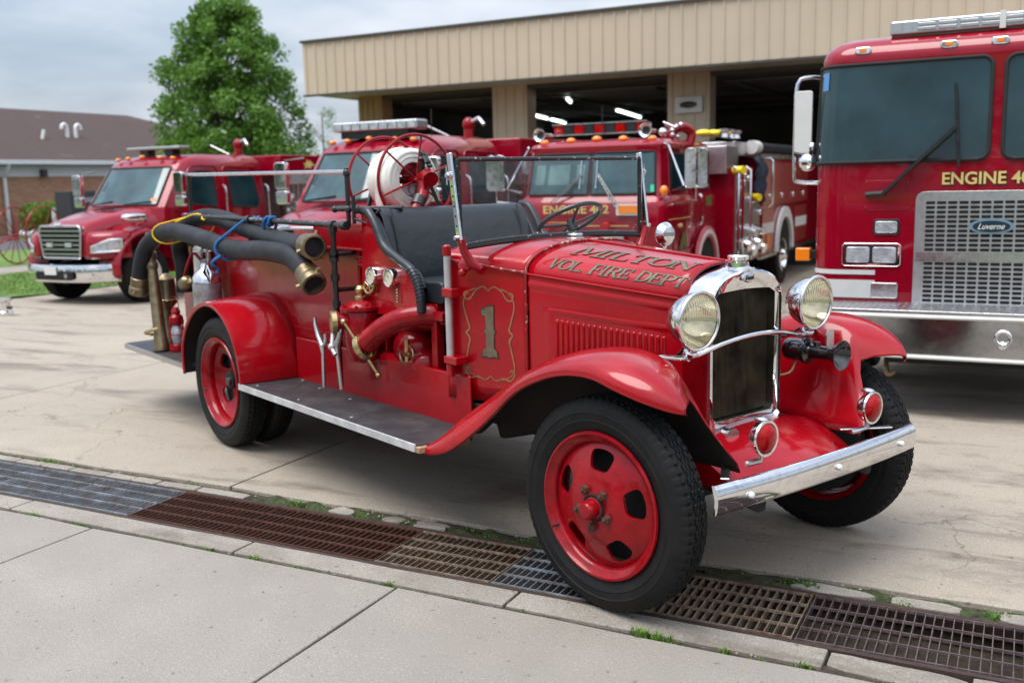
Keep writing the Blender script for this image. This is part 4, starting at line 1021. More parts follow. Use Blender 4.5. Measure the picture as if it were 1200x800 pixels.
# ---- rear fenders
for sg in sgn2:
    rows = []; n = 44
    for i in range(n+1):
        a = radians(-6+198*i/n); R = .50 if i < n/2 else .50+.07*min(1, (i/n-.5)*3); ex_ = .455
        cx_, cz_ = RX-.03, .50
        front = max(0, cos(a)); x = cx_+(R-.02)*cos(a)*.95; z = cz_+ex_*sin(a)
        if i == 0: x, z = cx_+(R-.02)*.95, .482
        drop = 1
        row = [(x-.03*cos(a), .905, z-.03*sin(a)), (x-.012*cos(a), .912, z-.012*sin(a)), (x, .908, z)]
        for j in range(1, 9):
            f = j/8; g_ = .03*sin(f*pi/2); row.append((x+g_*cos(a), .905-(.905-.50)*f, z+g_*sin(a)*1.0))
        rows.append([(p, sg*q, max(r, .42)) for p, q, r in row])
    m = MB(); m.grid(rows); rfn = m.build('rear_fender', ['red', 'undercoat'], VT, smooth=50, solid=.006, offset=-1); rfn.modifiers['Solidify'].material_offset = 1
# ---- body
m = MB(); m.box(-5.0, -2.24, -.50, .50, .54, 1.29); m.box(-4.98, -4.8, -.46, .46, .5, .54)
b_ = m.build('hose_body', 'red', VT, smooth=0, bevel=.015)
m = MB(); m.box(-5.02, -2.2, -.515, -.485, 1.285, 1.31); m.box(-5.02, -2.2, .485, .515, 1.285, 1.31); m.box(-5.0, -2.24, -.504, -.5, .79, .80)
for k in range(9): m.lathe([(0, .004), (.007, .003), (.008, 0)], (-4.8+.3*k, -.502, .845), (0, -1, 0), 8)
m.build('body_rim', 'red', VT, smooth=0, bevel=.005)
m = MB(); m.box(-2.78, -2.05, -.50, .50, 1.26, 1.475); m.build('water_tank', 'red', VT, smooth=0, bevel=.02, seg=3)
m = MB(); m.box(-2.80, -2.0, -.54, .54, 1.315, 1.328); m.build('tank_flange', 'red', VT, smooth=0, bevel=.004)
m = MB(); m.lathe([(.09, .50), (.09, 1.31)], (-2.12, -.44, 0), (0, 0, 1), 28); m.build('corner_column', 'red', VT)
m = MB(); m.tube([(-2.2, -.47, 1.425), (-1.98, -.47, 1.425)], .032, n=16); m.tube([(-2.2, -.5, 1.245), (-1.95, -.5, 1.245)], .030, n=16); m.tube([(-2.1, -.47, 1.425), (-2.07, -.47, 1.425)], .042, n=16); m.tube([(-2.1, -.5, 1.245), (-2.06, -.5, 1.245)], .040, n=16)
m.tube([(-2.06, -.47, 1.38), (-2.06, -.47, 1.33), (-2.06, -.47, 1.28)], .02, n=12)
m.build('body_pipe', 'pump_red', VT, split=True)
m = MB(); m.box(-2.02, -1.45, -.50, .50, .55, .64); m.box(-1.46, -1.0, -.50, .50, .57, .60); m.build('floor', 'black_matt', VT, smooth=0)
m = MB(); m.box(-1.95, -1.20, -.515, -.40, .60, .63); m.build('floor_plate', 'chrome_dull', VT, smooth=0, bevel=.004)
# tailboard
m = MB(); m.prism(roundpoly([(-5.36, -.88), (-4.02, -.88), (-4.02, .88), (-5.36, .88)], .06), (0, 0, .455), (1, 0, 0), (0, 1, 0), (0, 0, .024)); tb = m.build('tailboard', 'board', VT, smooth=0, bevel=.003)
m = MB(); m.box(-5.30, -4.02, -.894, -.882, .446, .482); m.build('edge_strip', 'alu', tb, smooth=0)
# ---- seat
m = MB()
arm = [(-2.08, 1.535), (-2.0, 1.525), (-1.93, 1.45), (-1.86, 1.35), (-1.72, 1.285), (-1.60, 1.235), (-1.55, 1.17), (-1.525, 1.10), (-1.52, 1.02)]
A3 = spline([Vector((a, b, 0)) for a, b in arm], 4)
for sg in sgn2:
    poly = [(p.x, p.y) for p in A3]+[(-2.12, .965)]
    m.prism(poly, (0, sg*.56, 0), (1, 0, 0), (0, 0, 1), (0, -sg*.022, 0))
m.build('seat_side', 'red', VT, smooth=0, bevel=.004, split=True)
m = MB(); rows = []
for i in range(31):
    y = -.50+1.0*i/30; dip = .006*(abs(sin(i*pi/10)) if 0 else 0)
    b = .055*(1-(abs(y)/.52)**6)
    rows.append([(-2.10, y, 1.0), (-2.10, y, 1.50), (-2.085, y, 1.535), (-2.05, y, 1.55), (-2.0, y, 1.54), (-1.96-b*.1, y, 1.50), (-1.93+.02*0, y, 1.42), (-1.90, y, 1.3), (-1.87, y, 1.2), (-1.86, y, 1.08)])
m.grid(rows); m.build('seat_back', 'vinyl', VT, smooth=60)
for sg in sgn2:
    m = MB(); m.tube([(p.x, sg*.56, p.y+.006) for p in A3], .024, n=12)
    # padded inner side
    m.prism([(p.x-.004, p.y-.008) for p in A3][:26]+[(-1.62, 1.16), (-2.08, 1.16)], (0, sg*.50, 0), (1, 0, 0), (0, 0, 1), (0, sg*.055, 0))
    m.build('arm_pad', 'vinyl', VT, smooth=50, bevel=.008)
    for q in range(8):
        pass
m = MB()
for k in range(10): 
    p = A3[20+k]; m.torus((p.x, -.56, p.y+.006), (1, 0, -1.6), .0245, .0025, 20, 6)
m.tube([(-1.97, -.44, 1.545), (-1.93, -.44, 1.45), (-1.90, -.44, 1.32), (-1.87, -.44, 1.2)], .006, n=6); m.tube([(-1.97, .44, 1.545), (-1.93, .44, 1.45), (-1.90, .44, 1.32), (-1.87, .44, 1.2)], .006, n=6)
m.build('seat_piping', 'vinyl', VT, split=True)
m = MB(); m.prism(roundpoly([(-1.9, 1.07), (-1.42, 1.07), (-1.40, 1.12), (-1.42, 1.185), (-1.9, 1.165)], .03), (0, -.5, 0), (1, 0, 0), (0, 0, 1), (0, 1.0, 0)); m.build('seat_cushion', 'vinyl', VT, smooth=40, bevel=.02, seg=3)
m = MB(); m.box(-2.1, -1.47, -.50, .50, 1.035, 1.068); m.bar((-1.50, -.48, .62), (-1.50, -.48, 1.04), .05, .05); m.bar((-1.50, .48, .62), (-1.50, .48, 1.04), .05, .05); m.bar((-1.62, -.50, 1.01), (-1.40, -.50, 1.01), .03, .05); m.bar((-1.50, -.2, .62), (-1.50, -.2, 1.04), .035, .035)
m.box(-2.1, -1.98, -.5, .5, .6, 1.0)
m.build('seat_frame', 'pump_red', VT, smooth=0, bevel=.006, split=True)
# pump housing filling the space under the seat
m = MB(); m.box(-1.92, -1.62, -.22, .4, .62, .98); m.tube([(-1.8, -.35, .70), (-1.8, .3, .70)], .07); m.build('pump_housing', 'pump_red', VT, bevel=.02)
# ---- steering wheel
SC = Vector((-1.38, .34, 1.462)); SA = Vector((-.50, 0, .86)).normalized()
m = MB(); m.torus(SC, SA, .18, .0125, 48, 10); sw = m.build('steering_wheel', 'black', VT)
m = MB(); u = SA.orthogonal().normalized(); w_ = SA.cross(u)
for k in range(4):
    a = 2*pi*k/4+.5; d = u*cos(a)+w_*sin(a); m.tube([SC-SA*.03, SC+d*.175], .008, n=8)
m.lathe([(0, .01), (.03, 0), (.03, -.05)], SC-SA*.02, SA, 16); m.build('spokes', 'black', sw)
m = MB(); m.tube([SC, SC-SA*.65], .02, n=12); m.build('steering_column', 'black', VT)
# ---- windshield
xw = -1.105
m = MB(); m.tube([(xw, -.60, 1.785), (xw, .60, 1.785)], .011, n=10); m.tube([(xw, -.60, 1.39), (xw, -.60, 1.785)], .011, n=10); m.tube([(xw, .60, 1.39), (xw, .60, 1.785)], .011, n=10)
bot = [(xw, .60*k/10, 1.372+.034*(1-(k/10)**2)+.012*(abs(k)/10)) for k in range(-10, 11)]; m.tube(bot, .012, n=10)
ws = m.build('windshield_frame', 'worn_black', VT)
m = MB(); m.grid([[(xw, p[1]*.985, p[2]), (xw, p[1]*.985, 1.78)] for p in bot]); m.build('windshield_glass', 'glass', ws, smooth=0, clean=False)
m = MB(); m.tube([(xw+.012, p[1], p[2]-.012) for p in bot], .010, n=8); m.build('rubber_seal', 'black_matt', ws)
for sg in sgn2:
    a = Vector((-1.075, sg*.625, 1.40)); b = Vector((-1.135, sg*.628, 1.815))
    m = MB(); m.bar(a, b, .034, .016, (0, sg, 0)); pst = m.build('windshield_post', 'chrome', VT, smooth=0, bevel=.005)
    m = MB()
    for k in range(6): p = a.lerp(b, .08+.11*k); m.lathe([(0, .0095), (.005, .0095), (.005, .007)], p+Vector((0, 0, 0)), (0, sg, 0), 8)
    m.build('post_hole', 'void', pst, split=True)
    m = MB(); m.lathe([(0, .03), (.012, .028), (.014, .018), (.02, .016), (.02, 0)], a.lerp(b, .75)+Vector((0, sg*.005, 0)), (0, sg, 0), 12); m.tube([a.lerp(b, .72)+Vector((0, sg*.03, -.03)), a.lerp(b, .78)+Vector((0, sg*.03, .03))], .004, n=6)
    m.lathe([(0, .03), (.01, .028), (.012, 0)], a.lerp(b, .06), (0, sg, 0), 12); m.build('wing_nut', 'chrome_dull', pst, split=True)
    m = MB(); m.tube([(-1.075, sg*.622, 1.42), (-1.08, sg*.60, 1.36), (-1.075, sg*.565, 1.305), (-1.04, sg*.53, 1.275)], [.020, .020, .026, .012], n=12, smooth=0)
    m.ell((-1.14, sg*.555, 1.29), (.05, .02, .035)); m.ell((-1.14, sg*.57, 1.255), (.02, .02, .02)); m.build('post_bracket', 'red', VT)
m = MB(); m.lathe([(0, .03), (.04, .025), (.062, .0), (.066, -.01), (.062, -.02), (0, -.02)], (-1.0, .70, 1.375), (1, -.15, 0), 28); m.tube([(-1.0, .70, 1.33), (-1.02, .68, 1.24), (-1.06, .58, 1.22)], .009, n=8)
m.build('side_mirror', 'chrome', VT)
# ---- grab post
m = MB(); m.tube([(-1.262, -.572, .77), (-1.262, -.572, 1.345)], .0175, n=16); gp = m.build('grab_post', 'offwhite', VT)
m = MB(); m.tube([(-1.262, -.572, 1.33), (-1.262, -.572, 1.375), (-1.262, -.572, 1.385)], [.022, .022, .012], n=16); m.tube([(-1.262, -.572, .735), (-1.262, -.572, .80)], .022, n=16)
m.box(-1.285, -1.20, -.597, -.545, 1.13, 1.175); m.box(-1.285, -1.18, -.597, -.52, .80, .84)
m.build('post_clamp', 'red', gp, bevel=.006, split=True)
# ---- headlights, bar, horn, red lamps, bumper
def headlight(sg):
    c = Vector((.165, sg*.385, 1.125)); d = Vector((1, 0, -.03)).normalized()
    m = MB(); m.lathe([(0, -.140), (.03, -.136), (.065, -.115), (.092, -.078), (.107, -.040), (.112, -.012), (.113, 0)], c, d, 40); h = m.build('headlight', 'chrome', VT, smooth=50)
    m = MB(); m.torus(c, d, .114, .0075, 56, 12); m.build('headlight_rim', 'chrome', h)
    m = MB(); m.lathe([(0, .022), (.04, .020), (.08, .012), (.100, .003), (.110, -.004)], c, d, 40); m.build('lens', 'lens', h)
    m = MB(); m.lathe([(.109, -.006), (.098, -.034), (.08, -.062), (.055, -.085), (.03, -.098), (.008, -.103)], c, d, 40); m.build('reflector', 'reflector', h, smooth=80)
    m = MB(); m.ell((c.x-.062, c.y, c.z), (.018, .013, .013), 14, 10); m.build('bulb', 'lampwhite', h)
    m = MB(); m.lathe([(.012, -.02), (.02, .01), (.014, .03)], c+Vector((-.06, 0, -.145)), (0, 0, 1), 14); m.ell((c.x-.04, c.y, c.z-.135), (.03, .025, .02)); m.build('headlight_stem', 'chrome', h)
    m = MB(); m.tube([c+Vector((-.08, 0, -.12)), c+Vector((-.14, -sg*.02, -.16)), c+Vector((-.17, -sg*.1, -.15)), c+Vector((-.2, -sg*.15, -.12))], .006, n=8, smooth=4); m.build('lamp_cable', 'black', h)
for sg in sgn2: headlight(sg)
m = MB(); pts = [(.02, -.60, .965), (.07, -.50, .985), (.115, -.385, .975), (.135, -.2, 1.012), (.14, 0, 1.028), (.135, .2, 1.012), (.115, .385, .975), (.07, .50, .985), (.02, .60, .965)]
m.tube(pts, .011, n=12, smooth=6)
for sg in sgn2: m.lathe([(.035, -.006), (.03, .004), (.012, .01)], (.03, sg*.60, .975), (0, sg*.15, 1), 16)
m.build('headlight_bar', 'chrome', VT)
m = MB(); m.tube([(.165, .40, .95), (.165, .40, .90)], .016, n=12); hx0 = .01; hcy = .40; hcz = .905
m.lathe([(0, 0), (.045, .002), (.05, .012), (.05, .07), (.047, .085), (.048, .09), (.058, .095), (.06, .105), (.058, .118), (.034, .125), (.03, .135), (.030, .215), (.034, .235), (.05, .262), (.064, .278), (.066, .282), (.060, .279), (.046, .262), (.026, .24), (0, .23)], (hx0, hcy, hcz), (1, 0, 0), 36)
m.build('horn', simple('horn_black', (.008, .008, .009), .16, coat=.8), VT, smooth=40)
m = MB(); m.tube([(.06, .40, .86), (.05, .36, .80), (-.02, .30, .79), (-.06, .26, .82)], .006, n=8, smooth=4); m.build('horn_cable', 'copper', VT)
m = MB(); T = Matrix.Translation((.14, .455, .965)); m.prism(roundrect(.055, .09, .02), (.19, .45, .955), (0, 1, 0), (0, .0, 1), (.008, 0, .002)); m.build('parking_plate', 'chrome_dull', VT)
def redlamp(y):
    c = Vector((.455, y, .705)); d = Vector((1, 0, 0)); m = MB()
    m.lathe([(0, -.055), (.035, -.05), (.058, -.03), (.066, -.005), (.071, .002), (.069, .009), (.060, .008)], c, d, 36); r_ = m.build('red_lamp', 'chrome', VT)
    m = MB(); m.lathe([(0, .030), (.03, .026), (.05, .016), (.060, .004)], c, d, 36); m.build('lens', 'red_lens', r_)
    m = MB(); m.ell((c.x-.02, c.y, c.z+.07), (.03, .02, .012)); m.tube([c+Vector((-.02, 0, -.06)), c+Vector((-.02, 0, -.09)), c+Vector((-.05, -.05 if y < 0 else -.07, -.10))], .012, n=8); m.build('lamp_bracket', 'chrome_dull', r_, split=True)
redlamp(-.345); redlamp(.375)
m = MB(); secs = []
for k in range(25):
    y = -.665+1.33*k/24; x = .515-.03*(abs(y)/.665)**2; zc = .537+.02*(y+.0)*0
    secs.append([(x-.010, y, zc-.055), (x+.002, y, zc-.052), (x+.007, y, zc-.040), (x+.0105, y, zc-.022), (x+.012, y, zc-.002), (x+.0108, y, zc+.016), (x+.007, y, zc+.032), (x+.001, y, zc+.045), (x-.006, y, zc+.053), (x-.014, y, zc+.056), (x-.018, y, zc+.054), (x-.004, y, zc)])
m.loft(secs); bp = m.build('bumper', 'chrome', VT, smooth=60)
m = MB()
for y in (-.50, .03, .52):
    x = .515-.03*(abs(y)/.665)**2; m.lathe([(0, .017), (.009, .014), (.012, .008), (.013, 0)], (x+.012, y, .533), (1, 0, 0), 14)
m.build('bumper_bolt', 'white', bp, split=True)
m = MB()
for sg in sgn2:
    m.bar((.40, sg*.37, .50), (.498, sg*.37, .53), .03, .035)
    m.bar((.30, sg*.38, .585), (.44, sg*.56, .588), .035, .008)
m.build('bumper_bracket', 'chrome_dull', VT, bevel=.004, split=True)
m = MB(); m.lathe([(0, 0), (.022, .004), (.022, .05), (.03, .052), (.03, .062), (0, .062)], (.12, -.17, .635), (1, -.3, 0), 18); m.build('crank_boss', 'chrome_dull', VT)
# ---- pump and controls
m = MB(); pts = [(-1.50, -.30, .96), (-1.50, -.42, .995), (-1.56, -.52, 1.01), (-1.66, -.605, .985), (-1.77, -.665, .92), (-1.86, -.70, .845)]
m.tube(pts, [.060, .062, .064, .064, .064, .064], n=24, smooth=0); m2 = MB(); m2.tube(spline(pts, 5), .058, n=24); pi_ = m2.build('suction_inlet', 'pump_red', VT, smooth=50)
dcap = (Vector((-1.86, -.70, .835))-Vector((-1.78, -.665, .88))).normalized()
m = MB(); m.lathe([(.064, -.01), (.072, -.008), (.074, .0), (.074, .025), (.068, .03), (0, .032)], (-1.86, -.70, .835), dcap, 32); cap = m.build('inlet_cap', 'brass', VT)
c_ = Vector((-1.86, -.70, .835))+dcap*.035; sidev = dcap.cross(Vector((-.5, .2, .9))).normalized(); sidev = Vector((.75, .55, -.45)); sidev = (sidev-dcap*sidev.dot(dcap)).normalized()
m = MB(); m.tube([c_-sidev*.165, c_-sidev*.06, c_, c_+sidev*.06, c_+sidev*.165], [.008, .009, .012, .009, .008], n=10)
for s_ in (-1, 1): m.ell(tuple(c_+sidev*s_*.17), (.016, .016, .016), 12, 8)
m.build('cap_handle', 'brass', cap)
m = MB(); o = (-2.06, -.60, 0); m.lathe([(.0, .70), (.07, .72), (.085, .76), (.098, .82), (.098, .985), (.092, 1.0), (.118, 1.005), (.118, 1.022), (.09, 1.026), (.075, 1.045), (.03, 1.055), (0, 1.056)], o, (0, 0, 1), 32); m.build('valve_body', 'pump_red', VT, smooth=40)
m = MB(); m.lathe([(.03, 1.05), (.034, 1.075), (.018, 1.085), (.026, 1.10), (.03, 1.118), (.02, 1.135), (0, 1.14)], o, (0, 0, 1), 20); m.build('valve_knob', 'brass', VT)
m = MB()
for k in range(8): a = 2*pi*k/8; m.lathe([(0, .012), (.009, .010), (.010, 0)], (o[0]+.104*cos(a), o[1]+.104*sin(a), 1.024), (0, 0, 1), 6)
m.build('flange_bolt', 'pump_red', VT, split=True)
dv = Vector((-.35, -.94, 0)); ov = Vector((-2.07, -.64, .945))
m = MB(); m.lathe([(.045, 0), (.045, .085), (.058, .09), (.058, .10)], ov, dv, 24); m.build('outlet', 'pump_red', VT)
m = MB(); m.lathe([(.056, .10), (.064, .102), (.064, .128), (.058, .132), (0, .134)], ov, dv, 28); m.build('outlet_cap', 'brass', VT)
m = MB(); q = ov+dv*.12+Vector((0, 0, -.055)); m.tube([q, q+Vector((.03, -.03, -.08)), q+Vector((.07, -.03, -.115))], .012, n=10); m.ell(tuple(q+Vector((.03, -.03, -.075))), (.02, .02, .02)); m.build('outlet_chain', 'offwhite', VT)
m = MB(); m.tube([(-2.06, -.52, .9), (-1.9, -.45, .93), (-1.72, -.42, .95), (-1.5, -.4, .98)], [.06, .07, .055, .06], n=16); m.tube([(-1.95, -.50, 1.0), (-1.93, -.50, 1.06), (-1.86, -.50, 1.10), (-1.78, -.50, 1.08), (-1.72, -.50, 1.02), (-1.70, -.48, .96)], .022, n=12, smooth=4)
m.tube([(-1.86, -.46, .8), (-1.86, -.48, 1.0), (-1.9, -.48, 1.12)], .02, n=12, smooth=4)
for k in range(9): m.torus((-1.84+.018*k, -.50, 1.10-.006*k), (1, 0, -.35), .024, .006, 16, 6)
m.lathe([(.055, 0), (.055, .03), (.04, .035), (.04, .06), (.055, .065), (.055, .08), (0, .085)], (-1.67, -.47, 1.03), (0, 0, 1), 20); m.ell((-1.8, -.42, .8), (.14, .12, .12)); m.ell((-1.66, -.44, .72), (.09, .1, .1)); m.tube([(-2.0, -.5, .72), (-1.6, -.46, .70)], .045, n=14)
m.build('pump_piping', 'pump_red', VT, smooth=50, split=True)
m = MB(); m.torus((-1.99, -.585, 1.135), (.2, -1, .15), .038, .007, 28, 8)
for k in range(5):
    a = 2*pi*k/5; m.tube([(-1.99, -.585, 1.135), (-1.99+.037*cos(a), -.585+.007*cos(a), 1.135+.037*sin(a))], .005, n=6)
m.tube([(-1.99, -.585, 1.135), (-1.98, -.52, 1.125)], .01, n=8); m.torus((-1.74, -.52, .78), (.2, -1, .15), .05, .008, 28, 8); m.tube([(-1.74, -.52, .70), (-1.74, -.52, .86)], .012, n=8); m.tube([(-1.74, -.53, .78), (-1.69, -.53, .78)], .012, n=8)
m.build('handwheel', 'brass', VT, split=True)
for gx in (-1.945, -1.765):
    c_ = (gx, -.60, 1.195); m = MB(); m.lathe([(.044, .07), (.050, .065), (.050, .005), (.047, -.004), (.042, -.002), (.042, .004)], c_, (0, 1, 0), 32); g_ = m.build('pressure_gauge', 'chrome', VT)
    m = MB(); m.lathe([(0, .004), (.042, .004)], c_, (0, 1, 0), 32); m.build('dial', 'gauge', g_)
    m = MB()
    for k in range(11):
        a = radians(-45+27*k); m.bar((c_[0]+.030*cos(a), c_[1]+.0025, c_[2]+.030*sin(a)), (c_[0]+.037*cos(a), c_[1]+.0025, c_[2]+.037*sin(a)), .0018, .002, (0, 1, 0))
    m.bar((c_[0], c_[1]+.001, c_[2]), (c_[0]-.022, c_[1]+.001, c_[2]+.018), .003, .001, (0, 1, 0)); m.build('needle', 'black', g_)
m = MB()
for k in range(5): m.ell((-1.725, -.575, 1.13-.016*k), (.006, .006, .008), 8, 6)
m.build('drain_chain', 'brass', VT)
# ---- rails
m = MB(); yr_ = -.648
m.tube([(-2.11, yr_, 1.462), (-4.47, yr_, 1.492)], .0165, n=12); rl = m.build('hose_rail', 'worn_black', VT)
m = MB(); m.tube([(-2.25, yr_, .56), (-2.25, yr_, 1.455)], .017, n=12)
for z in (1.44, 1.30, 1.28, 1.17, 1.02, .80): m.tube([(-2.25, yr_, z-.018), (-2.25, yr_, z+.018)], .026, n=12)
for x in (-2.11, -2.25, -3.35): m.tube([(x-.02, yr_, 1.462+(x+2.11)*-.0127), (x+.02, yr_, 1.462+(x+2.11)*-.0127)], .025, n=12)
m.tube([(-2.25, yr_, 1.30), (-2.25, -.5, 1.30)], .013, n=8); m.tube([(-2.25, yr_, 1.10), (-2.25, -.5, 1.10)], .013, n=8); m.tube([(-2.3, yr_-.01, .90), (-2.3, yr_-.01, .72)], .010, n=8); m.tube([(-2.30, yr_-.01, .75), (-2.22, yr_-.01, .75)], .01, n=8)
m.tube([(-3.35, yr_, 1.47), (-3.35, yr_, 1.30), (-3.35, -.5, 1.27)], .013, n=8); m.tube([(-4.42, yr_, 1.49), (-4.42, yr_, 1.28), (-4.42, -.5, 1.25)], .013, n=8)
m.build('rail_post', 'black', VT, split=True)
yu = -.60
m = MB(); m.tube([(-2.15, yu, 1.752), (-4.47, yu, 1.782)], .0125, n=10); m.build('upper_rail', 'chrome_dull', VT)
m = MB(); m.tube([(-2.15, yu, 1.77), (-2.15, yu, 1.46)], .013, n=10); m.tube([(-2.09, yu, 1.62), (-2.09, yu, 1.47)], .011, n=10); m.tube([(-2.30, yu, 1.548), (-1.99, -.35, 1.548)], .014, n=10)
m.tube([(-4.45, yu, 1.79), (-4.45, yu, 1.47)], .013, n=10)
for q in ((-2.15, yu, 1.548), (-2.09, yu+.02, 1.548), (-2.15, yu, 1.745)): m.ell(q, (.02, .02, .025), 12, 8)
m.ell((-2.30, yu, 1.548), (.02, .02, .02), 10, 8); m.tube([(-2.09, yu, 1.5), (-2.03, yu+.05, 1.47), (-1.98, -.5, 1.545)], .009, n=8)
m.build('upper_rail_post', 'black', VT, split=True)
# ---- hose reel
RY = -.06
def ring(x, nm):
    c = Vector((x, RY, 1.70)); m = MB(); m.torus(c, (1, 0, 0), .262, .0095, 64, 10)
    for k in range(6):
        a = 2*pi*k/6+.35; m.tube([c+Vector((0, .03*cos(a), .03*sin(a))), c+Vector((0, .258*cos(a), .258*sin(a)))], .0065, n=8)
    return m.build(nm, 'pump_red', VT)
ring(-2.28, 'reel_ring'); ring(-2.62, 'reel_ring')
m = MB(); m.tube([(-2.75, RY, 1.70), (-2.2, RY, 1.70)], .022, n=14); m.lathe([(.10, -.14), (.10, .14)], (-2.45, RY, 1.70), (1, 0, 0), 24)
m.tube([(-2.22, RY, 1.70), (-2.16, RY, 1.72), (-2.10, RY-.02, 1.70)], .045, n=16)
m.build('reel_axle', 'pump_red', VT)
m = MB(); m.tube([(-2.20, RY, 1.72), (-2.17, RY-.03, 1.62), (-2.15, RY-.10, 1.53), (-2.14, RY-.16, 1.46)], .035, n=16, smooth=4); m.build('reel_pipe', 'pump_red', VT)
m = MB(); m.tube([(-2.165, RY-.055, 1.60), (-2.155, RY-.085, 1.555)], .041, n=16); m.tube([(-2.25, RY+.02, 1.75), (-2.23, RY+.02, 1.86), (-2.20, RY+.03, 1.80)], .018, n=8)
for (a, b) in (((-2.2, RY-.02, 1.72), (-2.25, RY-.08, 1.47)), ((-2.2, RY+.02, 1.72), (-2.15, RY+.1, 1.47)), ((-2.72, RY-.02, 1.72), (-2.72, RY-.15, 1.3)), ((-2.72, RY+.02, 1.72), (-2.72, RY+.15, 1.3)), ((-2.28, RY-.26, 1.54), (-2.30, RY-.30, 1.47)), ((-2.28, RY-.20, 1.56), (-2.26, RY-.25, 1.46))): m.bar(a, b, .022, .022)
for k in range(7): m.ell((-2.21+random.uniform(-.02, .02), RY+random.uniform(-.05, .07), 1.70+.02*k), (.018, .018, .014), 8, 6)
m.build('reel_bracket', 'black', VT, split=True)
# ================================================================ things carried on the engine (each on its own)
def hose_thing(name, label, pts, ends, r=.061):
    T = thing(name, label, 'suction hose', pts[len(pts)//2], group='black suction hoses on the old engine'); o = Vector(pts[len(pts)//2]); P = [Vector(p)-o for p in pts]
    S = spline(P, 8); m = MB(); m.tube(S, r, n=28); m.build('tube', 'hose', T, smooth=60)
    for e in ends:
        p, q = (S[0], S[1]) if e == 0 else (S[-1], S[-2]); d = (p-q).normalized(); m = MB()
        m.lathe([(r+.001, -.10), (r+.006, -.095), (r+.006, -.03), (r+.011, -.025), (r+.014, .0), (r+.012, .03), (r+.006, .034), (r-.003, .034), (r-.006, .02), (r-.008, -.06)], p, d, 36); cp = m.build('coupling', 'copper', T, smooth=40)
        m = MB(); m.lathe([(r-.006, -.01), (r-.01, -.05), (0, -.055)], p, d, 24); m.build('opening', 'void', cp)
        m = MB(); a = d.orthogonal().normalized(); b = d.cross(a)
        for k in range(3): aa = .5+2*pi*k/3; v = a*cos(aa)+b*sin(aa); m.tube([p+v*(r+.01), p+v*(r+.034)], .010, n=8)
        m.build('coupling_lug', 'brass', cp)
    return T
hose_thing('suction_hose', 'lower black suction hose, drooping at its brass front end', [(-2.30, -.765, 1.155), (-2.42, -.755, 1.225), (-2.62, -.745, 1.285), (-2.95, -.745, 1.30), (-3.35, -.745, 1.29), (-3.75, -.745, 1.33), (-4.15, -.75, 1.37), (-4.45, -.76, 1.38), (-4.68, -.78, 1.34), (-4.83, -.82, 1.25), (-4.92, -.84, 1.10), (-4.97, -.85, .93)], (0, 1))
hose_thing('suction_hose', 'upper black suction hose, level and tied beneath the side rail', [(-2.33, -.735, 1.345), (-2.43, -.72, 1.35), (-2.7, -.67, 1.345), (-3.1, -.635, 1.372), (-3.5, -.61, 1.42), (-3.95, -.60, 1.475), (-4.3, -.60, 1.47), (-4.6, -.60, 1.40), (-4.78, -.58, 1.25), (-4.8, -.56, 1.10), (-4.8, -.56, .90)], (0,))
def rope(name, label, pts, mat, r=.008, cat='rope'):
    o = Vector(pts[0]); m = MB(); m.tube([Vector(p)-o for p in pts], r, n=8, smooth=6); b = m.build(name, mat); b.location = o; return tag(b, label, cat)
def stadium(x, c1, c2, r, skew=.05, n=10):
    a = Vector(c1); b = Vector(c2); d = (b-a).normalized(); nn = Vector((-d.y, d.x)); out = []
    for c, s0 in ((b, -1), (a, 1)):
        for k in range(n+1):
            t_ = -pi/2+pi*k/n; v = (nn*sin(t_)+d*cos(t_)) if s0 < 0 else (-nn*sin(t_)-d*cos(t_)); p = c+v*r; out.append((x+skew*(p.x-a.x), p.x, p.y))
    return out
def rope2(name, label, pts, mat, r, cat, tail=None):
    o = Vector(pts[0]); m = MB(); m.tube([Vector(p)-o for p in pts], r, n=8, closed=True)
    for tl in tail or []: m.tube([Vector(p)-o for p in tl], r, n=8, smooth=5)
    b_ = m.build(name, mat); b_.location = o; return tag(b_, label, cat)
rope2('tie_rope', 'blue rope wrapped round both suction hoses', stadium(-3.46, (-.745, 1.295), (-.612, 1.415), .074, .7), 'blue_rope', .010, 'rope', [[(-3.50, -.80, 1.25), (-3.53, -.84, 1.20), (-3.54, -.80, 1.16), (-3.52, -.82, 1.13)], [(-3.47, -.80, 1.25), (-3.50, -.85, 1.21), (-3.50, -.84, 1.185)], [(-3.38, -.56, 1.475), (-3.30, -.60, 1.49), (-3.25, -.64, 1.47)]])
rope('tie_rope', 'short blue rope knotted round the side rail', [(-3.10, -.66, 1.40), (-3.07, -.675, 1.47), (-3.05, -.655, 1.497), (-3.03, -.625, 1.48), (-3.05, -.63, 1.45), (-3.02, -.67, 1.45), (-3.00, -.665, 1.49), (-3.0, -.63, 1.49), (-3.02, -.62, 1.44), (-3.05, -.64, 1.38)], 'blue_rope', .010)
rope2('cord', 'thin yellow cord tied round the rear bend of the hoses', stadium(-4.52, (-.765, 1.365), (-.60, 1.42), .074, 1.2), 'yellow_rope', .006, 'cord', [[(-4.1, -.65, 1.50), (-4.25, -.66, 1.50), (-4.45, -.72, 1.445)], [(-4.1, -.65, 1.50), (-4.07, -.67, 1.47), (-4.05, -.64, 1.47), (-4.08, -.63, 1.51)]])
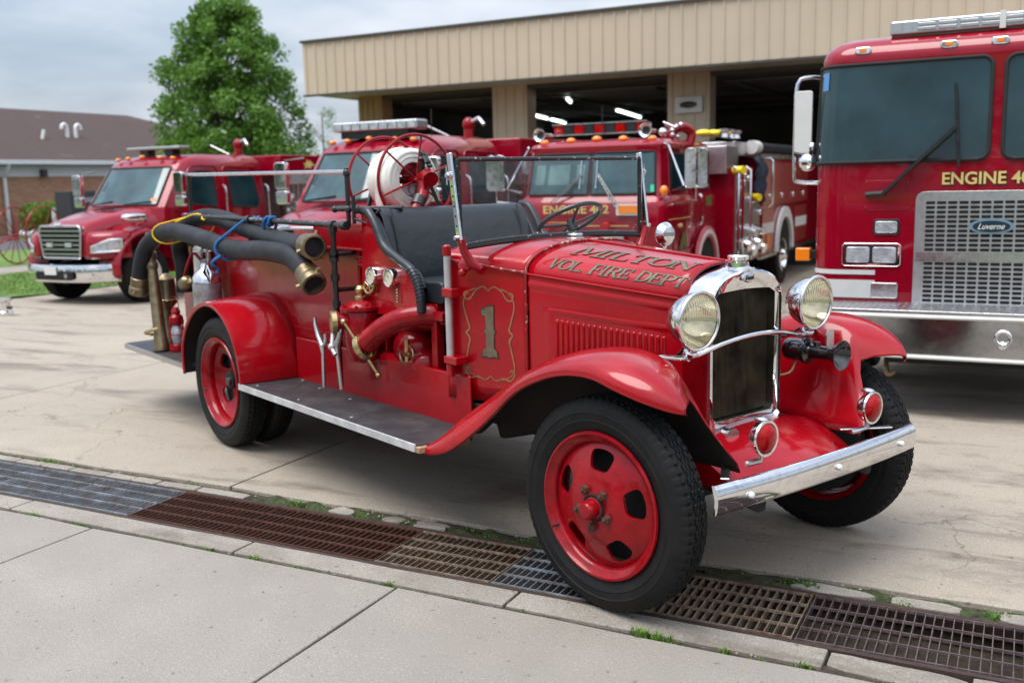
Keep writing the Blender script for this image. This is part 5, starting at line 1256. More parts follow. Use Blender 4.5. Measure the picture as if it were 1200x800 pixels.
# playpipe nozzle
nz = thing('playpipe_nozzle', 'long tarnished brass playpipe nozzle standing upright on the tailboard', 'hose nozzle', (-4.72, -.80, .48))
T = Matrix.Rotation(radians(-12), 4, 'Y') @ Matrix.Rotation(radians(-2), 4, 'X')
m = MB(); m.lathe([(.0, 0), (.058, 0), (.06, .03), (.055, .06), (.05, .1), (.047, .15), (.042, .45), (.036, .62), (.044, .63), (.046, .66), (.036, .68), (.034, .70), (.042, .715), (.042, .75), (.030, .765), (.028, .84), (.036, .85), (.036, .87), (.024, .88), (.022, .90), (0, .90)], (0, 0, 0), (0, 0, 1), 24); m.v = [tuple(T @ Vector(v)) for v in m.v]; m.build('barrel', 'copper', nz, smooth=40)
m = MB(); m.tube([(-.01, -.06, .13), (-.07, -.09, .14), (.06, -.10, .17), (.10, -.05, .19)], .012, n=8, smooth=4); m.build('handle', 'brass', nz)
nb = thing('short_nozzle', 'shorter brown brass nozzle behind the long playpipe on the tailboard', 'hose nozzle', (-4.94, -.66, .48))
m = MB(); m.lathe([(0, 0), (.05, 0), (.05, .05), (.034, .07), (.034, .28), (.085, .34), (.09, .36), (.078, .38), (.072, .52), (.03, .56), (0, .56)], (0, 0, 0), (0, 0, 1), 24); m.build('barrel', 'copper', nb, smooth=40); m = MB(); m.torus((0, 0, .36), (0, 0, 1), .088, .006); m.build('ring', 'brass', nb)
# extinguisher
ex_ = thing('water_can', 'shiny galvanised water can with hose behind the rear fender', 'extinguisher', (-4.15, -.64, .56))
m = MB(); m.lathe([(0, 0), (.098, 0), (.1, .02), (.1, .47), (.095, .50), (.075, .535), (.04, .56), (.035, .60), (.04, .62), (0, .63)], (0, 0, 0), (0, 0, 1), 36); m.build('tank', 'steel', ex_, smooth=40)
m = MB(); m.lathe([(.101, .46), (.098, .50), (.078, .537), (.042, .563), (.036, .6)], (0, 0, 0), (0, 0, 1), 36); m.build('dome', 'chrome', ex_, smooth=60)
m = MB(); m.torus((0, 0, .685), (0, 0, 1), .075, .007, 28, 8); m.tube([(.07, 0, .69), (.05, 0, .6)], .006, n=6); m.tube([(-.07, 0, .69), (-.05, 0, .6)], .006, n=6); m.build('handle', 'chrome_dull', ex_)
m = MB(); m.tube([(-.02, -.02, .62), (-.05, -.06, .67), (-.09, -.09, .60), (-.15, -.10, .50)], .012, n=10, smooth=5); m.build('hose', 'pump_red', ex_)
m = MB(); m.lathe([(.03, 0), (.045, .02), (.045, .10), (.02, .13), (0, .13)], (-.2, -.1, .44), (1, 0, .3), 16); m.build('valve', 'copper', ex_)
hn = thing('helmet_lamp', 'white cylindrical lamp clamped behind the hoses above the rear fender', 'lamp', (-4.4, -.56, 1.06))
m = MB(); m.lathe([(0, 0), (.06, 0), (.065, .02), (.065, .19), (.05, .21), (0, .21)], (0, 0, 0), (0, 0, 1), 24); m.build('body', 'white', hn); m = MB(); m.bar((.075, -.02, -.05), (.075, -.02, .25), .02, .02); m.build('bracket', 'black', hn)
# lantern
ln = thing('hand_lantern', 'small red wire lantern standing on the tailboard', 'lantern', (-4.62, -.71, .48))
m = MB(); m.lathe([(0, 0), (.062, 0), (.066, .02), (.062, .05), (.05, .06)], (0, 0, 0), (0, 0, 1), 20); m.lathe([(.05, .20), (.056, .22), (.05, .26), (.03, .28), (.035, .30), (.02, .33), (0, .33)], (0, 0, 0), (0, 0, 1), 20); m.build('body', 'pump_red', ln)
m = MB()
for k in range(4): a = 2*pi*k/4+.4; m.tube([(.062*cos(a), .062*sin(a), .04), (.068*cos(a), .068*sin(a), .13), (.055*cos(a), .055*sin(a), .24)], .005, n=6)
m.torus((0, 0, .13), (0, 0, 1), .067, .004, 24, 6); m.torus((0, 0, .34), (0, 1, 0), .07, .003, 24, 6, (0, 2*pi)); m.build('wire_cage', 'pump_red', ln)
m = MB(); m.lathe([(.035, .055), (.046, .10), (.046, .15), (.032, .2)], (0, 0, 0), (0, 0, 1), 20); m.build('glass', 'lampwhite', ln)
# spanners
def spanner(name, label, x, z, lean, flip):
    T = thing(name, label, 'spanner', (x, -.69, z), group='hydrant spanners hung on the rail post')
    m = MB(); pts = [(0, 0, -.20), (0, 0, 0), (-.005*flip, 0, .05), (-.05*flip, 0, .10), (-.085*flip, 0, .16), (-.09*flip, 0, .20)]
    rot = Matrix.Rotation(lean, 3, 'Y'); m.tube([rot @ Vector(p) for p in pts], [.011, .012, .02, .017, .012, .008], n=10); m.build('handle', 'chrome_dull', T)
    m = MB(); m.tube([rot @ Vector(p) for p in [(0, 0, .04), (.03*flip, 0, .07), (.03*flip, 0, .12)]], .010, n=8, smooth=3); m.build('jaw', 'chrome_dull', T)
spanner('hydrant_spanner', 'pale hydrant spanner with a curved jaw hanging left of the black post', -2.36, .73, .05, 1)
spanner('hydrant_spanner', 'pale hydrant spanner hanging tilted right of the black post', -2.19, .75, -.12, -1)
# white hose on the reel
wh = thing('rolled_hose', 'thick roll of white cotton hose wound on the spoked reel', 'fire hose', (-2.45, RY, 1.70))
m = MB(); prof = [(.115, -.15), (.14, -.155), (.165, -.150), (.188, -.14), (.20, -.115)]
for k in range(9): x = -.11+.22*k/8; prof += [(.204, x-.012), (.209, x), (.204, x+.012)]
prof += [(.20, .125), (.188, .145), (.178, .148), (.176, .14), (.160, .150), (.150, .152), (.147, .143), (.13, .152), (.115, .15), (.112, .12)]
m.lathe([(r_*.9, x_*.86) for r_, x_ in prof], (.015, 0, 0), (1, 0, 0), 60); m.build('coil', 'cotton', wh, smooth=35)
m = MB(); P = []
for k in range(15): a = radians(100+k*11); P.append((.165, .215*-abs(cos(a)) if 0 else -.213*sin(a-radians(90)) if 0 else .0, 0))
rows = []
for k in range(16):
    a = radians(95+8.5*k); rr = .196 if k < 12 else .196+.01*(k-12); rows.append([(x, rr*cos(a), rr*sin(a) if k < 12 else rr*sin(a)-.02*(k-12)) for x in (-.0, .07)])
m.grid(rows); m.build('loose_end', 'cotton', wh, smooth=60, solid=.008)
# ================================================================ MODERN ENGINES (local frame: x to the viewer's right, y away, z up, front at y=0)
def wheel_truck(parent, x, y, r=.52, w=.28, side=1, rimmat='reflect'):
    """outer face towards +x*side"""
    q = bpy.data.objects.new('wheel', None); C.objects.link(q); q.parent = parent; q.location = (x, y, r)
    m = MB(); P = [(.29, .0), (.32, -.01), (r-.06, -.012), (r-.02, 0), (r, .03)]+[(r-(.012 if k % 3 == 1 else 0), .03+(w-.06)*k/12) for k in range(13)]+[(r, w-.03), (r-.02, w), (.3, w)]
    rows = []
    m.lathe(P, (0, 0, 0), (-side, 0, 0), 64); m.build('tyre', 'rubber_dark', q, smooth=30)
    m = MB(); m.lathe([(.30, -.005), (.285, -.012), (.275, .01), (.25, .06), (.17, .08), (.15, .03), (.12, -.01), (.10, -.05), (.07, -.075), (0, -.08)], (0, 0, 0), (-side, 0, 0), 40); m.build('rim', rimmat, q, smooth=40)
    return q
def panel_poly(m, pts, x0, dx, axis='x'):
    if axis == 'x': m.prism(pts, (x0, 0, 0), (0, 1, 0), (0, 0, 1), (dx, 0, 0))
    else: m.prism(pts, (0, x0, 0), (1, 0, 0), (0, 0, 1), (0, dx, 0))
    return m
def outline(poly, w):
    """inset/outset ring polygons"""
    n = len(poly); cx = sum(p[0] for p in poly)/n; cy = sum(p[1] for p in poly)/n; out = []
    for i, p in enumerate(poly):
        a = Vector(poly[i-1]); b = Vector(poly[(i+1) % n]); t = (b-a).normalized(); nn = Vector((t.y, -t.x))
        if nn.dot(Vector(p)-Vector((cx, cy))) < 0: nn = -nn
        out.append((p[0]+nn.x*w, p[1]+nn.y*w))
    return out
def gasket(m, poly, w, fn, r=.014):
    m.tube([fn(u, v) for u, v in poly], r, n=8, closed=True); return m

def conventional(name, label, s, t, dz, seed, bar='slim', body_len=3.0):
    E = thing(name, label, 'fire engine', group='modern red fire engines with long sloping bonnets parked before the station'); place(E, s, t, dz)
    # cab
    cy0, cy1 = 1.62, 4.25; hw_ = 1.04
    def cab_half(z):  # half width by height
        return interp([(.75, 1.06), (1.65, 1.06), (2.35, .98), (2.52, .93)], z)
    def cab_front(z): return interp([(.75, 1.30), (1.64, 1.36), (2.42, 1.92), (2.56, 2.15), (2.63, 2.5)], z)
    m = MB(); secs = []
    for z in (.75, 1.2, 1.62, 1.66, 2.0, 2.36, 2.45, 2.53, 2.59, 2.63):
        h = interp([(.75, 1.06), (1.62, 1.06), (2.36, .97), (2.45, .95), (2.53, .91), (2.59, .84), (2.63, .7)], z); f = cab_front(z); b = interp([(.75, 4.25), (2.45, 4.25), (2.63, 4.1)], z)
        pl = []
        for k in range(-6, 7): 
            u = k/6; pl.append((h*u*.0+h*sin(u*pi/2)*(1 if abs(u) == 1 else .985), f+.20*(1-cos(u*pi/2))+(.12 if abs(u) == 1 else 0), z))
        pl += [(h, b-.06, z), (h-.06, b, z), (-h+.06, b, z), (-h, b-.06, z)]
        secs.append(pl)
    m.loft(secs); cab = m.build('cab', 'engine', E, smooth=45)
    # windshield, follows the raked and curved front
    def wsp(u, v, off=.012):
        z = 1.70+(2.38-1.70)*v; h = interp([(1.62, 1.06), (2.36, .97), (2.45, .95)], z); a = u*pi/2*.9; f = cab_front(z)
        return (h*sin(a)*.985, f+.20*(1-cos(a))-off, z)
    m = MB(); us = [-.69+1.38*k/20 for k in range(21)]; m.grid([[wsp(u, v/6, .014) for u in us] for v in range(7)]); ws_ = m.build('windshield', 'cabglass_light', E, smooth=60)
    m = MB(); ring_ = [wsp(u, 0, .012) for u in us]+[wsp(.69, v/6, .012) for v in range(1, 7)]+[wsp(u, 1, .012) for u in reversed(us[:-1])]+[wsp(-.69, v/6, .012) for v in range(5, 0, -1)]
    m.tube(ring_, .02, n=8, closed=True); m.build('rubber_seal', 'black_matt', ws_)
    m = MB()
    for a, b in (((-.55, .02), (-.15, .10)), ((.1, .02), (.55, .09))):
        A_ = Vector(wsp(*a, .03)); B_ = Vector(wsp(*b, .03)); m.bar(A_, B_, .02, .02)
    m.build('wiper', 'black_matt', ws_, split=True)
    m = MB(); T = None
    m.grid([[wsp(u, v, .02) for u in (.52, .58, .64)] for v in (.10, .17)]); m.build('sticker', 'orange', ws_, smooth=0)
    # side doors and windows (both sides)
    for sg in sgn2:
        def sx(z): return sg*(interp([(.75, 1.06), (1.62, 1.06), (2.36, .97), (2.45, .95)], z)+.012)
        for nm, poly in (('front_door', [(1.78, .95), (2.93, .95), (2.93, 2.40), (2.22, 2.40), (1.80, 1.78)]), ('rear_door', [(3.06, .95), (4.1, .95), (4.1, 2.38), (3.06, 2.40)])):
            rp = roundpoly(poly, [.06, .06, .12, .15, .2][:len(poly)], 5)
            m = MB(); m.tube([(sx(z), y, z) for y, z in rp], .012, n=6, closed=True); d = m.build(nm, 'engine', E)
            if nm == 'front_door': wp = [(1.93, 1.72), (2.80, 1.62), (2.80, 2.30), (2.30, 2.30)]
            else: wp = [(3.2, 1.62), (3.95, 1.58), (3.98, 1.70), (3.90, 2.27), (3.2, 2.30)]
            rw = roundpoly(wp, .09, 5); m = MB()
            a = [(sx(z)+sg*.006, y, z) for y, z in rw]; m.add(a, [tuple(range(len(a)))]); m.build('window', 'cabglass', d, smooth=0)
            m = MB(); m.tube(a, .018, n=6, closed=True); m.build('window_seal', 'black_matt', d)
            m = MB(); yh = 2.02 if nm == 'front_door' else 3.16
            m.cbox((sg*1.085, yh+.05, 1.32), (.03, .16, .05)); m.build('handle', 'black', d, bevel=.01)
            m = MB(); yy = 2.98 if nm == 'front_door' else 4.19
            m.tube([(sg*1.06, yy, 2.02), (sg*1.14, yy, 1.95), (sg*1.15, yy, 1.6), (sg*1.14, yy+.02, 1.15), (sg*1.06, yy, 1.08)], .02, n=8, smooth=3); m.build('grab_rail', 'chrome_dull', d)
    # hood
    m = MB(); secs = []
    for i in range(13):
        f = i/12; y = .08+1.52*f; hwid = interp([(0, .58), (.15, .62), (.5, .72), (1, .98)], f); zt = interp([(0, 1.36), (.06, 1.44), (.4, 1.58), (1, 1.70)], f); zb = .86
        pl = []
        for k in range(17):
            a = pi*k/16; pl.append((hwid*(-(abs(cos(a))**.45) if cos(a) < 0 else abs(cos(a))**.45)*-1, y, zb+(zt-zb)*(abs(sin(a))**.42)))
        secs.append(pl)
    m.loft(secs); hd = m.build('bonnet', 'engine', E, smooth=50)
    m = MB(); m.grid([[(.3*u, .95+.3*v, 1.70+.04*(1-u*u)*v+.005) for u in (-1, -.5, 0, .5, 1)] for v in (0, 1)]); m.build('bonnet_scoop', 'engine', hd)
    # fenders
    for sg in sgn2:
        m = MB(); rows = []
        for i in range(19):
            a = radians(-18+216*i/18); y = .92+.66*cos(a)*-1; z = .62+.62*sin(a); z = max(z, .5)
            ztop = z; xo = 1.18
            rows.append([(sg*(xo-.02), y+.03*cos(a), z-.03*sin(a)), (sg*xo, y, z), (sg*(xo-.01), y-.02*cos(a), z+.03*sin(a)), (sg*(xo-.10), y-.03*cos(a), z+.07*sin(a)), (sg*(xo-.3), y, z+.10*sin(a)), (sg*.66, y, z+.16*sin(a))])
        m.grid(rows); fd = m.build('fender', 'engine', E, smooth=60, solid=.01)
        # corner with headlight
        m = MB(); secs = []
        for k in range(9):
            a = pi/2*k/8; secs.append([(sg*(.56+.60*sin(a)), .06+.50*(1-cos(a)), z) for z in (.82, .9, 1.05, 1.2)]+[(sg*(.55+.55*sin(a)), .14+.50*(1-cos(a)), 1.27), (sg*(.5+.3*sin(a)), .3+.4*(1-cos(a)), 1.30)])
        m.grid(secs); m.build('nose_corner', 'engine', E, smooth=60, solid=.01)
        def hp(a, z): return (sg*(.56+.60*sin(a))*1.012, .055+.50*(1-cos(a))-.012, z)
        m = MB(); m.grid([[hp(.28+.95*i/10, .93+(.1+.10*min(1, i/6))*j/4+.02*(i/10)) for i in range(11)] for j in range(5)]); hl = m.build('headlight', 'lampwhite', E, smooth=60)
        m = MB(); rr = [hp(.28+.95*i/10, .93+.02*(i/10)) for i in range(11)]+[hp(.28+.95*i/10, .93+(.1+.10*min(1, i/6))+.02*(i/10)) for i in range(10, -1, -1)]; m.tube(rr, .02, n=8, closed=True); m.build('headlight_bezel', 'chrome', hl)
        # mirrors
        m = MB(); m.tube([(sg*1.0, 1.75, 2.33), (sg*1.28, 1.62, 2.30), (sg*1.30, 1.60, 1.62), (sg*1.03, 1.75, 1.55)], .016, n=8); mr = m.build('mirror_bracket', 'black', E)
        m = MB(); m.prism(roundrect(.22, .40, .05), (sg*1.33, 1.56, 2.08), (1, 0, 0), (0, 0, 1), (0, .10, 0)); m.prism(roundrect(.22, .20, .05), (sg*1.33, 1.57, 1.76), (1, 0, 0), (0, 0, 1), (0, .09, 0)); m.build('mirror', 'chrome', mr, smooth=40, bevel=.015, split=True)
    # chrome hood mirror/scoop on the viewer's right
    m = MB(); m.loft([[(1.0+a*k, y_, 1.50+b*k) for a, b in roundrect(.20, .13, .05)] for y_, k in ((.55, .3), (.60, .9), (.75, 1.1), (.95, 1.0), (1.08, .5))]); m.tube([(1.0, 1.0, 1.45), (.9, 1.15, 1.42)], .03); m.build('air_cleaner', 'chrome', E, smooth=50)
    # grille
    m = MB(); g_ = roundpoly([(-.46, .83), (.46, .83), (.53, 1.28), (.50, 1.38), (-.50, 1.38), (-.53, 1.28)], .05)
    m.prism(g_, (0, .06, 0), (1, 0, 0), (0, 0, 1), (0, .05, 0)); gr = m.build('grille', 'void', E, smooth=0)
    m = MB(); m.tube([(a, .05, b) for a, b in g_], .022, n=8, closed=True)
    for k in range(6):
        z = .90+.08*k; w_ = .47+.05*(z-.83)/.5; m.box(-w_, w_, .025, .055, z-.013, z+.013)
    m.build('grille_bars', 'alu', gr, smooth=40)
    m = MB(); m.prism(roundrect(.16, .05, .02), (0, .01, 1.42), (1, 0, 0), (0, .2, 1), (0, .03, 0)); m.build('badge', 'chrome', gr)
    m = MB()
    for x in (-.24, .24): m.prism(roundrect(.16, .08, .02), (x, .0, 1.06), (1, 0, 0), (0, 0, 1), (0, .03, 0))
    m.build('grille_lamp', 'lampwhite', gr, split=True)
    # bumper
    m = MB(); secs = []
    for k in range(21):
        u = -1+2*k/20; x = 1.12*u-.08; y = -.12+.42*abs(u)**3.2; secs.append([(x, y+.14, .40), (x, y+.02, .42), (x, y, .47), (x, y, .66), (x, y+.02, .72), (x, y+.14, .73)])
    m.loft(secs); bp_ = m.build('bumper', 'chrome', E, smooth=45)
    m = MB(); m.prism(roundrect(.95, .15, .05), (-.02, -.128, .535), (1, 0, 0), (0, 0, 1), (0, .012, 0)); m.build('bumper_opening', 'void', bp_)
    m = MB(); m.prism(roundrect(.30, .14, .02), (-.1, -.14, .62), (1, 0, 0), (0, 0, 1), (0, .01, 0)); m.build('number_plate', 'reflect', bp_)
    m = MB(); m.lathe([(0, -.02), (.04, -.01), (.045, .02)], (.28, -.13, .535), (0, 1, 0), 14); m.build('tow_eye', 'chrome_dull', bp_)
    # roof lamps
    for x in (-.72, -.42, 0, .42, .72):
        m = MB(); m.ell((x, 2.02+.1*abs(x), 2.585-.05*abs(x)), (.05, .06, .035), 12, 8); m.build('marker_lamp', 'amber', E)
    if bar == 'slim':
        m = MB(); m.box(-.66, .72, 2.25, 2.53, 2.72, 2.78); lb = m.build('light_bar', 'alu', E, bevel=.02); m = MB(); m.box(-.35, -.15, 2.3, 2.5, 2.60, 2.72); m.box(.3, .5, 2.3, 2.5, 2.60, 2.72); m.build('foot', 'black', lb, split=True)
    else:
        m = MB(); m.box(-.72, .78, 2.1, 2.42, 2.70, 2.84); lb = m.build('light_bar', 'alu', E, bevel=.03); m = MB()
        for k in range(9): m.box(-.68+.163*k, -.68+.163*k+.14, 2.085, 2.10, 2.715, 2.825)
        m.build('light_lens', 'lampwhite', lb, bevel=.01); m = MB(); m.box(-.6, .6, 2.15, 2.38, 2.60, 2.70); m.build('foot', 'black', lb, split=True)
        m = MB(); m.tube([(.72, 2.6, 2.6), (.72, 2.6, 3.0)], .008, n=6); m.build('antenna', 'black', E)
    # body behind
    y0, y1 = 4.55, 4.55+body_len
    m = MB(); m.box(-1.2, 1.2, y0+1.1, y1, .55, 2.62); m.box(-1.2, 1.2, y0, y1, 2.25, 2.62); m.box(-1.15, 1.15, y0, y0+1.1, .5, .95); bd = m.build('body', 'engine', E, smooth=0, bevel=.03)
    m = MB(); m.box(1.202, 1.212, y0+.05, y1-.05, 2.27, 2.60); m.build('side_board', 'engine', bd, smooth=0)
    m = MB(); m.box(-1.1, 1.1, y0+.25, y0+1.05, .95, 2.24); m.build('pump_panel', 'alu', E, smooth=0, bevel=.01, split=True)
    m = MB()
    for k in range(5): m.tube([(1.12, y0+.3+.16*k, 1.0), (1.12, y0+.3+.16*k, 2.15)], .03, n=8)
    m.box(1.08, 1.2, y0+.05, y0+.12, .6, 2.25); m.box(1.08, 1.2, y0+1.03, y0+1.1, .6, 2.25); m.build('pump_pipes', 'chrome_dull', bd, split=True)
    m = MB(); rr = random.Random(seed)
    for k in range(12): m.ell((1.13, y0+.2+rr.random()*.8, 1.1+rr.random()*.7), (.05, .06, .06), 10, 6)
    m.build('pump_gauges', 'reflect', bd, split=True)
    m = MB()
    for k in range(2): m.prism(roundrect(.5, .26, .05), (1.0, y0+.1+.7*k, 2.35) if 0 else (1.24, y0+.35+.5*k, 2.15), (0, 1, 0), (0, 0, 1), (-.1, 0, 0))
    m.build('scene_lamp', 'lampwhite', bd, bevel=.02)
    m = MB(); em = [(0, .0), (.10, .03), (.16, .0), (.2, .05), (.3, .06), (.22, .1), (.16, .14), (.12, .12), (.08, .16), (.05, .1), (-.02, .09), (.02, .05)]; m.prism([(a*1.2, b*1.3) for a, b in em], (1.214, y0+.75, 2.33), (0, 1, 0), (0, 0, 1), (.003, 0, 0)); m.build('emblem', 'gold', bd, smooth=0, split=True)
    m = MB(); m.tube([(.5, 4.1, 2.60), (.5, 4.1, 2.75), (.5, 4.1, 2.84)], [.08, .08, .07], n=14); m.ell((.5, 4.1, 2.84), (.10, .10, .12), 14, 10); m.build('water_cannon', 'pump_red', E, smooth=60)
    m = MB(); m.tube([(.5, 4.1, 2.86), (.72, 4.05, 2.93), (.84, 4.0, 2.82)], .035); m.tube([(-.35, 4.2, 2.86), (.05, 4.3, 2.66)], .018); m.build('cannon_barrel', 'chrome_dull', E, split=True)
    m = MB(); m.box(-.45, .45, .3, y1-.2, .5, .72); m.tube([(-.95, .92, .52), (.95, .92, .52)], .06); m.build('chassis', 'black_matt', E, smooth=0)
    wheel_truck(E, 1.12, .92, .50, .27, 1); wheel_truck(E, -1.12, .92, .50, .27, -1); wheel_truck(E, 1.16, y1-1.0, .50, .27, 1); wheel_truck(E, -1.16, y1-1.0, .50, .27, -1)
    m = MB(); m.cbox((1.17, .2, .99), (.02, .05, .03)); m.build('side_marker', 'amber', E)
    return E
EA = conventional('modern_fire_engine', 'leftmost modern red fire engine with chrome bumper and slim roof light bar', -14.95, 11.75, -.29, 1, 'slim', 3.2)
EB = conventional('modern_fire_engine', 'red fire engine with wide silver light bar, partly hidden behind the spoked hose reel', -8.62, 10.2, -.24, 2, 'wide', 3.2)

# ---- cabover engine in the middle
def cabover():
    E = thing('cabover_fire_engine', 'older red cab-over fire engine with split windshield and twin chrome roof horns', 'fire engine'); place(E, -5.2, 12.35, -.29)
    m = MB(); secs = []
    for z, h, f, b in [(.85, 1.06, -.02, 2.35), (1.3, 1.08, -.08, 2.38), (1.6, 1.09, -.10, 2.38), (1.70, 1.07, -.06, 2.36), (1.74, 1.02, 0, 2.34), (2.32, .97, .14, 2.28), (2.40, .98, .12, 2.28), (2.44, .96, .16, 2.25), (2.485, .86, .3, 2.1), (2.50, .7, .5, 1.9)]:
        r_ = .16; pl = [(h*u, f+.05*u*u, z) for u in (-.88, -.6, -.3, 0, .3, .6, .88)]+[(h*.96, f+.08, z), (h, f+.22, z), (h, b-.1, z), (h-.1, b, z), (-h+.1, b, z), (-h, b-.1, z), (-h, f+.22, z), (-h*.96, f+.08, z)]; secs.append(pl)
    m.loft(secs); m.build('cab', 'engine', E, smooth=45)
    def fr_(u, z, off=.012):
        h = interp([(1.74, 1.02), (2.32, .97)], z); f = interp([(1.74, 0), (2.32, .14)], z); return (h*u, f+.05*u*u-off, z)
    for x0, x1 in ((-.90, -.02), (.02, .90)):
        m = MB(); us = [x0+(x1-x0)*k/8 for k in range(9)]; m.grid([[fr_(u, z) for u in us] for z in (1.775, 1.95, 2.15, 2.31)]); w_ = m.build('windshield', 'cabglass_light', E, smooth=0)
        m = MB(); zz_ = (1.775, 2.31); m.tube([fr_(u, zz_[0]) for u in us]+[fr_(u, zz_[1]) for u in reversed(us)], .016, n=6, closed=True); m.build('rubber_seal', 'black_matt', w_)
        m = MB()
        if x0 < 0: a, b = (-.5, 1.66), (-.13, 2.04)
        else: a, b = (.42, 1.60), (.10, 2.04)
        A_ = Vector(fr_(a[0], max(a[1], 1.74), .04)); A_.z = a[1]; A_.y = -.13; B_ = Vector(fr_(b[0], b[1], .04)); m.bar(A_, B_, .022, .015); m.bar(A_+Vector((.05, 0, 0)), B_+Vector((.03, 0, 0)), .012, .012)
        m.bar(Vector(fr_(b[0], 1.84, .03)), Vector(fr_(b[0]-.01*0, 2.24, .03)), .015, .02); m.build('wiper', 'chrome_dull', w_, split=True)
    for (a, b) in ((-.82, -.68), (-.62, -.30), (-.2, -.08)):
        m = MB(); m.grid([[fr_(u, z, .016) for u in (a, b)] for z in (1.90, 2.17)]); m.build('rear_pane_glint', cab_glass('pane_glint', (.06, .105, .105)), E, smooth=0)  # pale patches painted on the windshield for the bright rear windows seen through it
    m = MB(); m.grid([[fr_(u, z, .018) for u in (.84, .90)] for z in (1.79, 1.88)]); m.build('sticker', 'green', E, smooth=0)
    # front decoration
    m = MB(); m.box(-1.0, .62, -.165, -.155, 1.355, 1.365); m.box(.70, 1.02, -.150, -.13, 1.46, 1.47) if 0 else None; m.box(-1.04, -.2, -.152, -.14, 1.40, 1.408); m.build('pinstripe', 'gold', E, smooth=0, split=True)
    m = MB(); m.box(-.95, .55, -.16, -.13, 1.02, 1.24); m.build('front_panel', 'alu', E, bevel=.01)
    m = MB(); m.box(-.97, .97, -.45, -.05, .55, .85); m.build('bumper', 'chrome', E, bevel=.03)
    tx = text_part('lettering', 'ENGINE 402', 'gold', E, .95, .11, .004, 0, .02, Matrix.Translation((-.62, -.118, 1.52)))
    m = MB(); m.prism(roundrect(.34, .15, .02), (.60, -.12, 1.57), (1, 0, 0), (0, 0, 1), (0, .03, 0)); tl = m.build('turn_lamp', 'reflect', E); m = MB(); m.prism(roundrect(.27, .10, .02), (.60, -.13, 1.57), (1, 0, 0), (0, 0, 1), (0, .02, 0)); m.build('lens', 'amber', tl)
    for x in (-.55, .3): m = MB(); m.lathe([(0, -.06), (.06, -.05), (.075, 0)], (x, -.17, 1.34), (0, 1, 0), 18); m.build('beacon', 'red_lens', E)
    m = MB(); m.ell((1.04, .02, 1.80), (.055, .06, .07)); m.build('corner_lamp', 'amber', E)
    for x in (-.78, -.38, 0, .38, .78):
        m = MB(); m.ell((x, .30, 2.50-.03*abs(x)), (.07, .06, .045), 12, 8); m.build('marker_lamp', 'amber', E)
    # side, viewer's right
    for sg in sgn2:
        def sx(z): return sg*(interp([(.85, 1.06), (1.6, 1.09), (1.74, 1.02), (2.32, .97), (2.4, .98)], z)+.010)
        m = MB(); dp = roundpoly([(.30, 1.0), (1.15, 1.0), (1.2, 2.37), (.36, 2.37), (.28, 1.75)], .05); m.tube([(sx(z), y, z) for y, z in dp], .010, n=6, closed=True); d = m.build('front_door', 'engine', E)
        for nm, wp in (('window', [(.34, 1.80), (1.06, 1.80), (1.08, 2.28), (.44, 2.28)]), ('window', [(1.32, 1.80), (2.1, 1.80), (2.08, 2.28), (1.32, 2.28)])):
            rw = roundpoly(wp, .06); a = [(sx(z)+sg*.004, y, z) for y, z in rw]; m = MB(); m.add(a, [tuple(range(len(a)))]); w_ = m.build(nm, 'cabglass', d, smooth=0); m = MB(); m.tube(a, .014, n=6, closed=True); m.build('window_seal', 'black_matt', w_)
        m = MB(); m.tube([(sg*1.10, 1.3, 1.72), (sg*1.16, 1.3, 1.68), (sg*1.16, 1.3, 1.35), (sg*1.09, 1.3, 1.30)], .02, n=8, smooth=3); m.build('grab_rail', 'chrome', E)
        m = MB(); m.tube([(sg*.98, .2, 2.42), (sg*1.02, .26, 2.38), (sg*1.28, .10, 1.86), (sg*1.1, .2, 1.80)], .014, n=8); m.tube([(sg*1.0, .3, 2.36), (sg*1.02, 1.0, 2.36)], .012, n=6); mr = m.build('mirror_bracket', 'chrome', E)
        m = MB(); m.prism(roundrect(.15, .50, .06), (sg*1.38, .05, 2.08), (1, 0, 0), (0, 0, 1), (0, .05, 0)); m.prism(roundrect(.13, .50, .06), (sg*1.53, .08, 2.08), (1, 0, 0), (0, 0, 1), (0, .05, 0)); m.tube([(sg*1.3, .1, 1.84), (sg*1.55, .12, 1.84)], .012); m.tube([(sg*1.45, .1, 1.84), (sg*1.45, .1, 1.68), (sg*1.1, .3, 1.62)], .02, n=8); m.build('mirror', 'chrome', mr, smooth=40, bevel=.012, split=True)
        # wheel arch trim
        m = MB(); P = []
        for k in range(17):
            a = radians(180*k/16); P.append((1.78-.58*cos(a), .66+.60*sin(a)))
        m.prism(P+[(y, z) for y, z in [(1.78-.44*cos(radians(180*k/16)), .66+.45*sin(radians(180*k/16))) for k in range(16, -1, -1)]], (sg*1.085, 0, 0), (0, 1, 0), (0, 0, 1), (sg*.04, 0, 0)); fa = m.build('fender_trim', 'pink_red', E, smooth=0)
        m = MB(); m.prism([(1.78-.53*cos(radians(180*k/16)), .66+.55*sin(radians(180*k/16))) for k in range(17)]+[(1.78-.48*cos(radians(180*k/16)), .66+.49*sin(radians(180*k/16))) for k in range(16, -1, -1)], (sg*1.127, 0, 0), (0, 1, 0), (0, 0, 1), (sg*.01, 0, 0)); m.build('white_band', 'reflect', fa, smooth=0)
        m = MB(); m.prism([(1.78-.44*cos(radians(180*k/16)), .66+.45*sin(radians(180*k/16))) for k in range(17)], (sg*1.082, 0, 0), (0, 1, 0), (0, 0, 1), (sg*.006, 0, 0)); m.build('wheel_well', 'void', E, smooth=0)
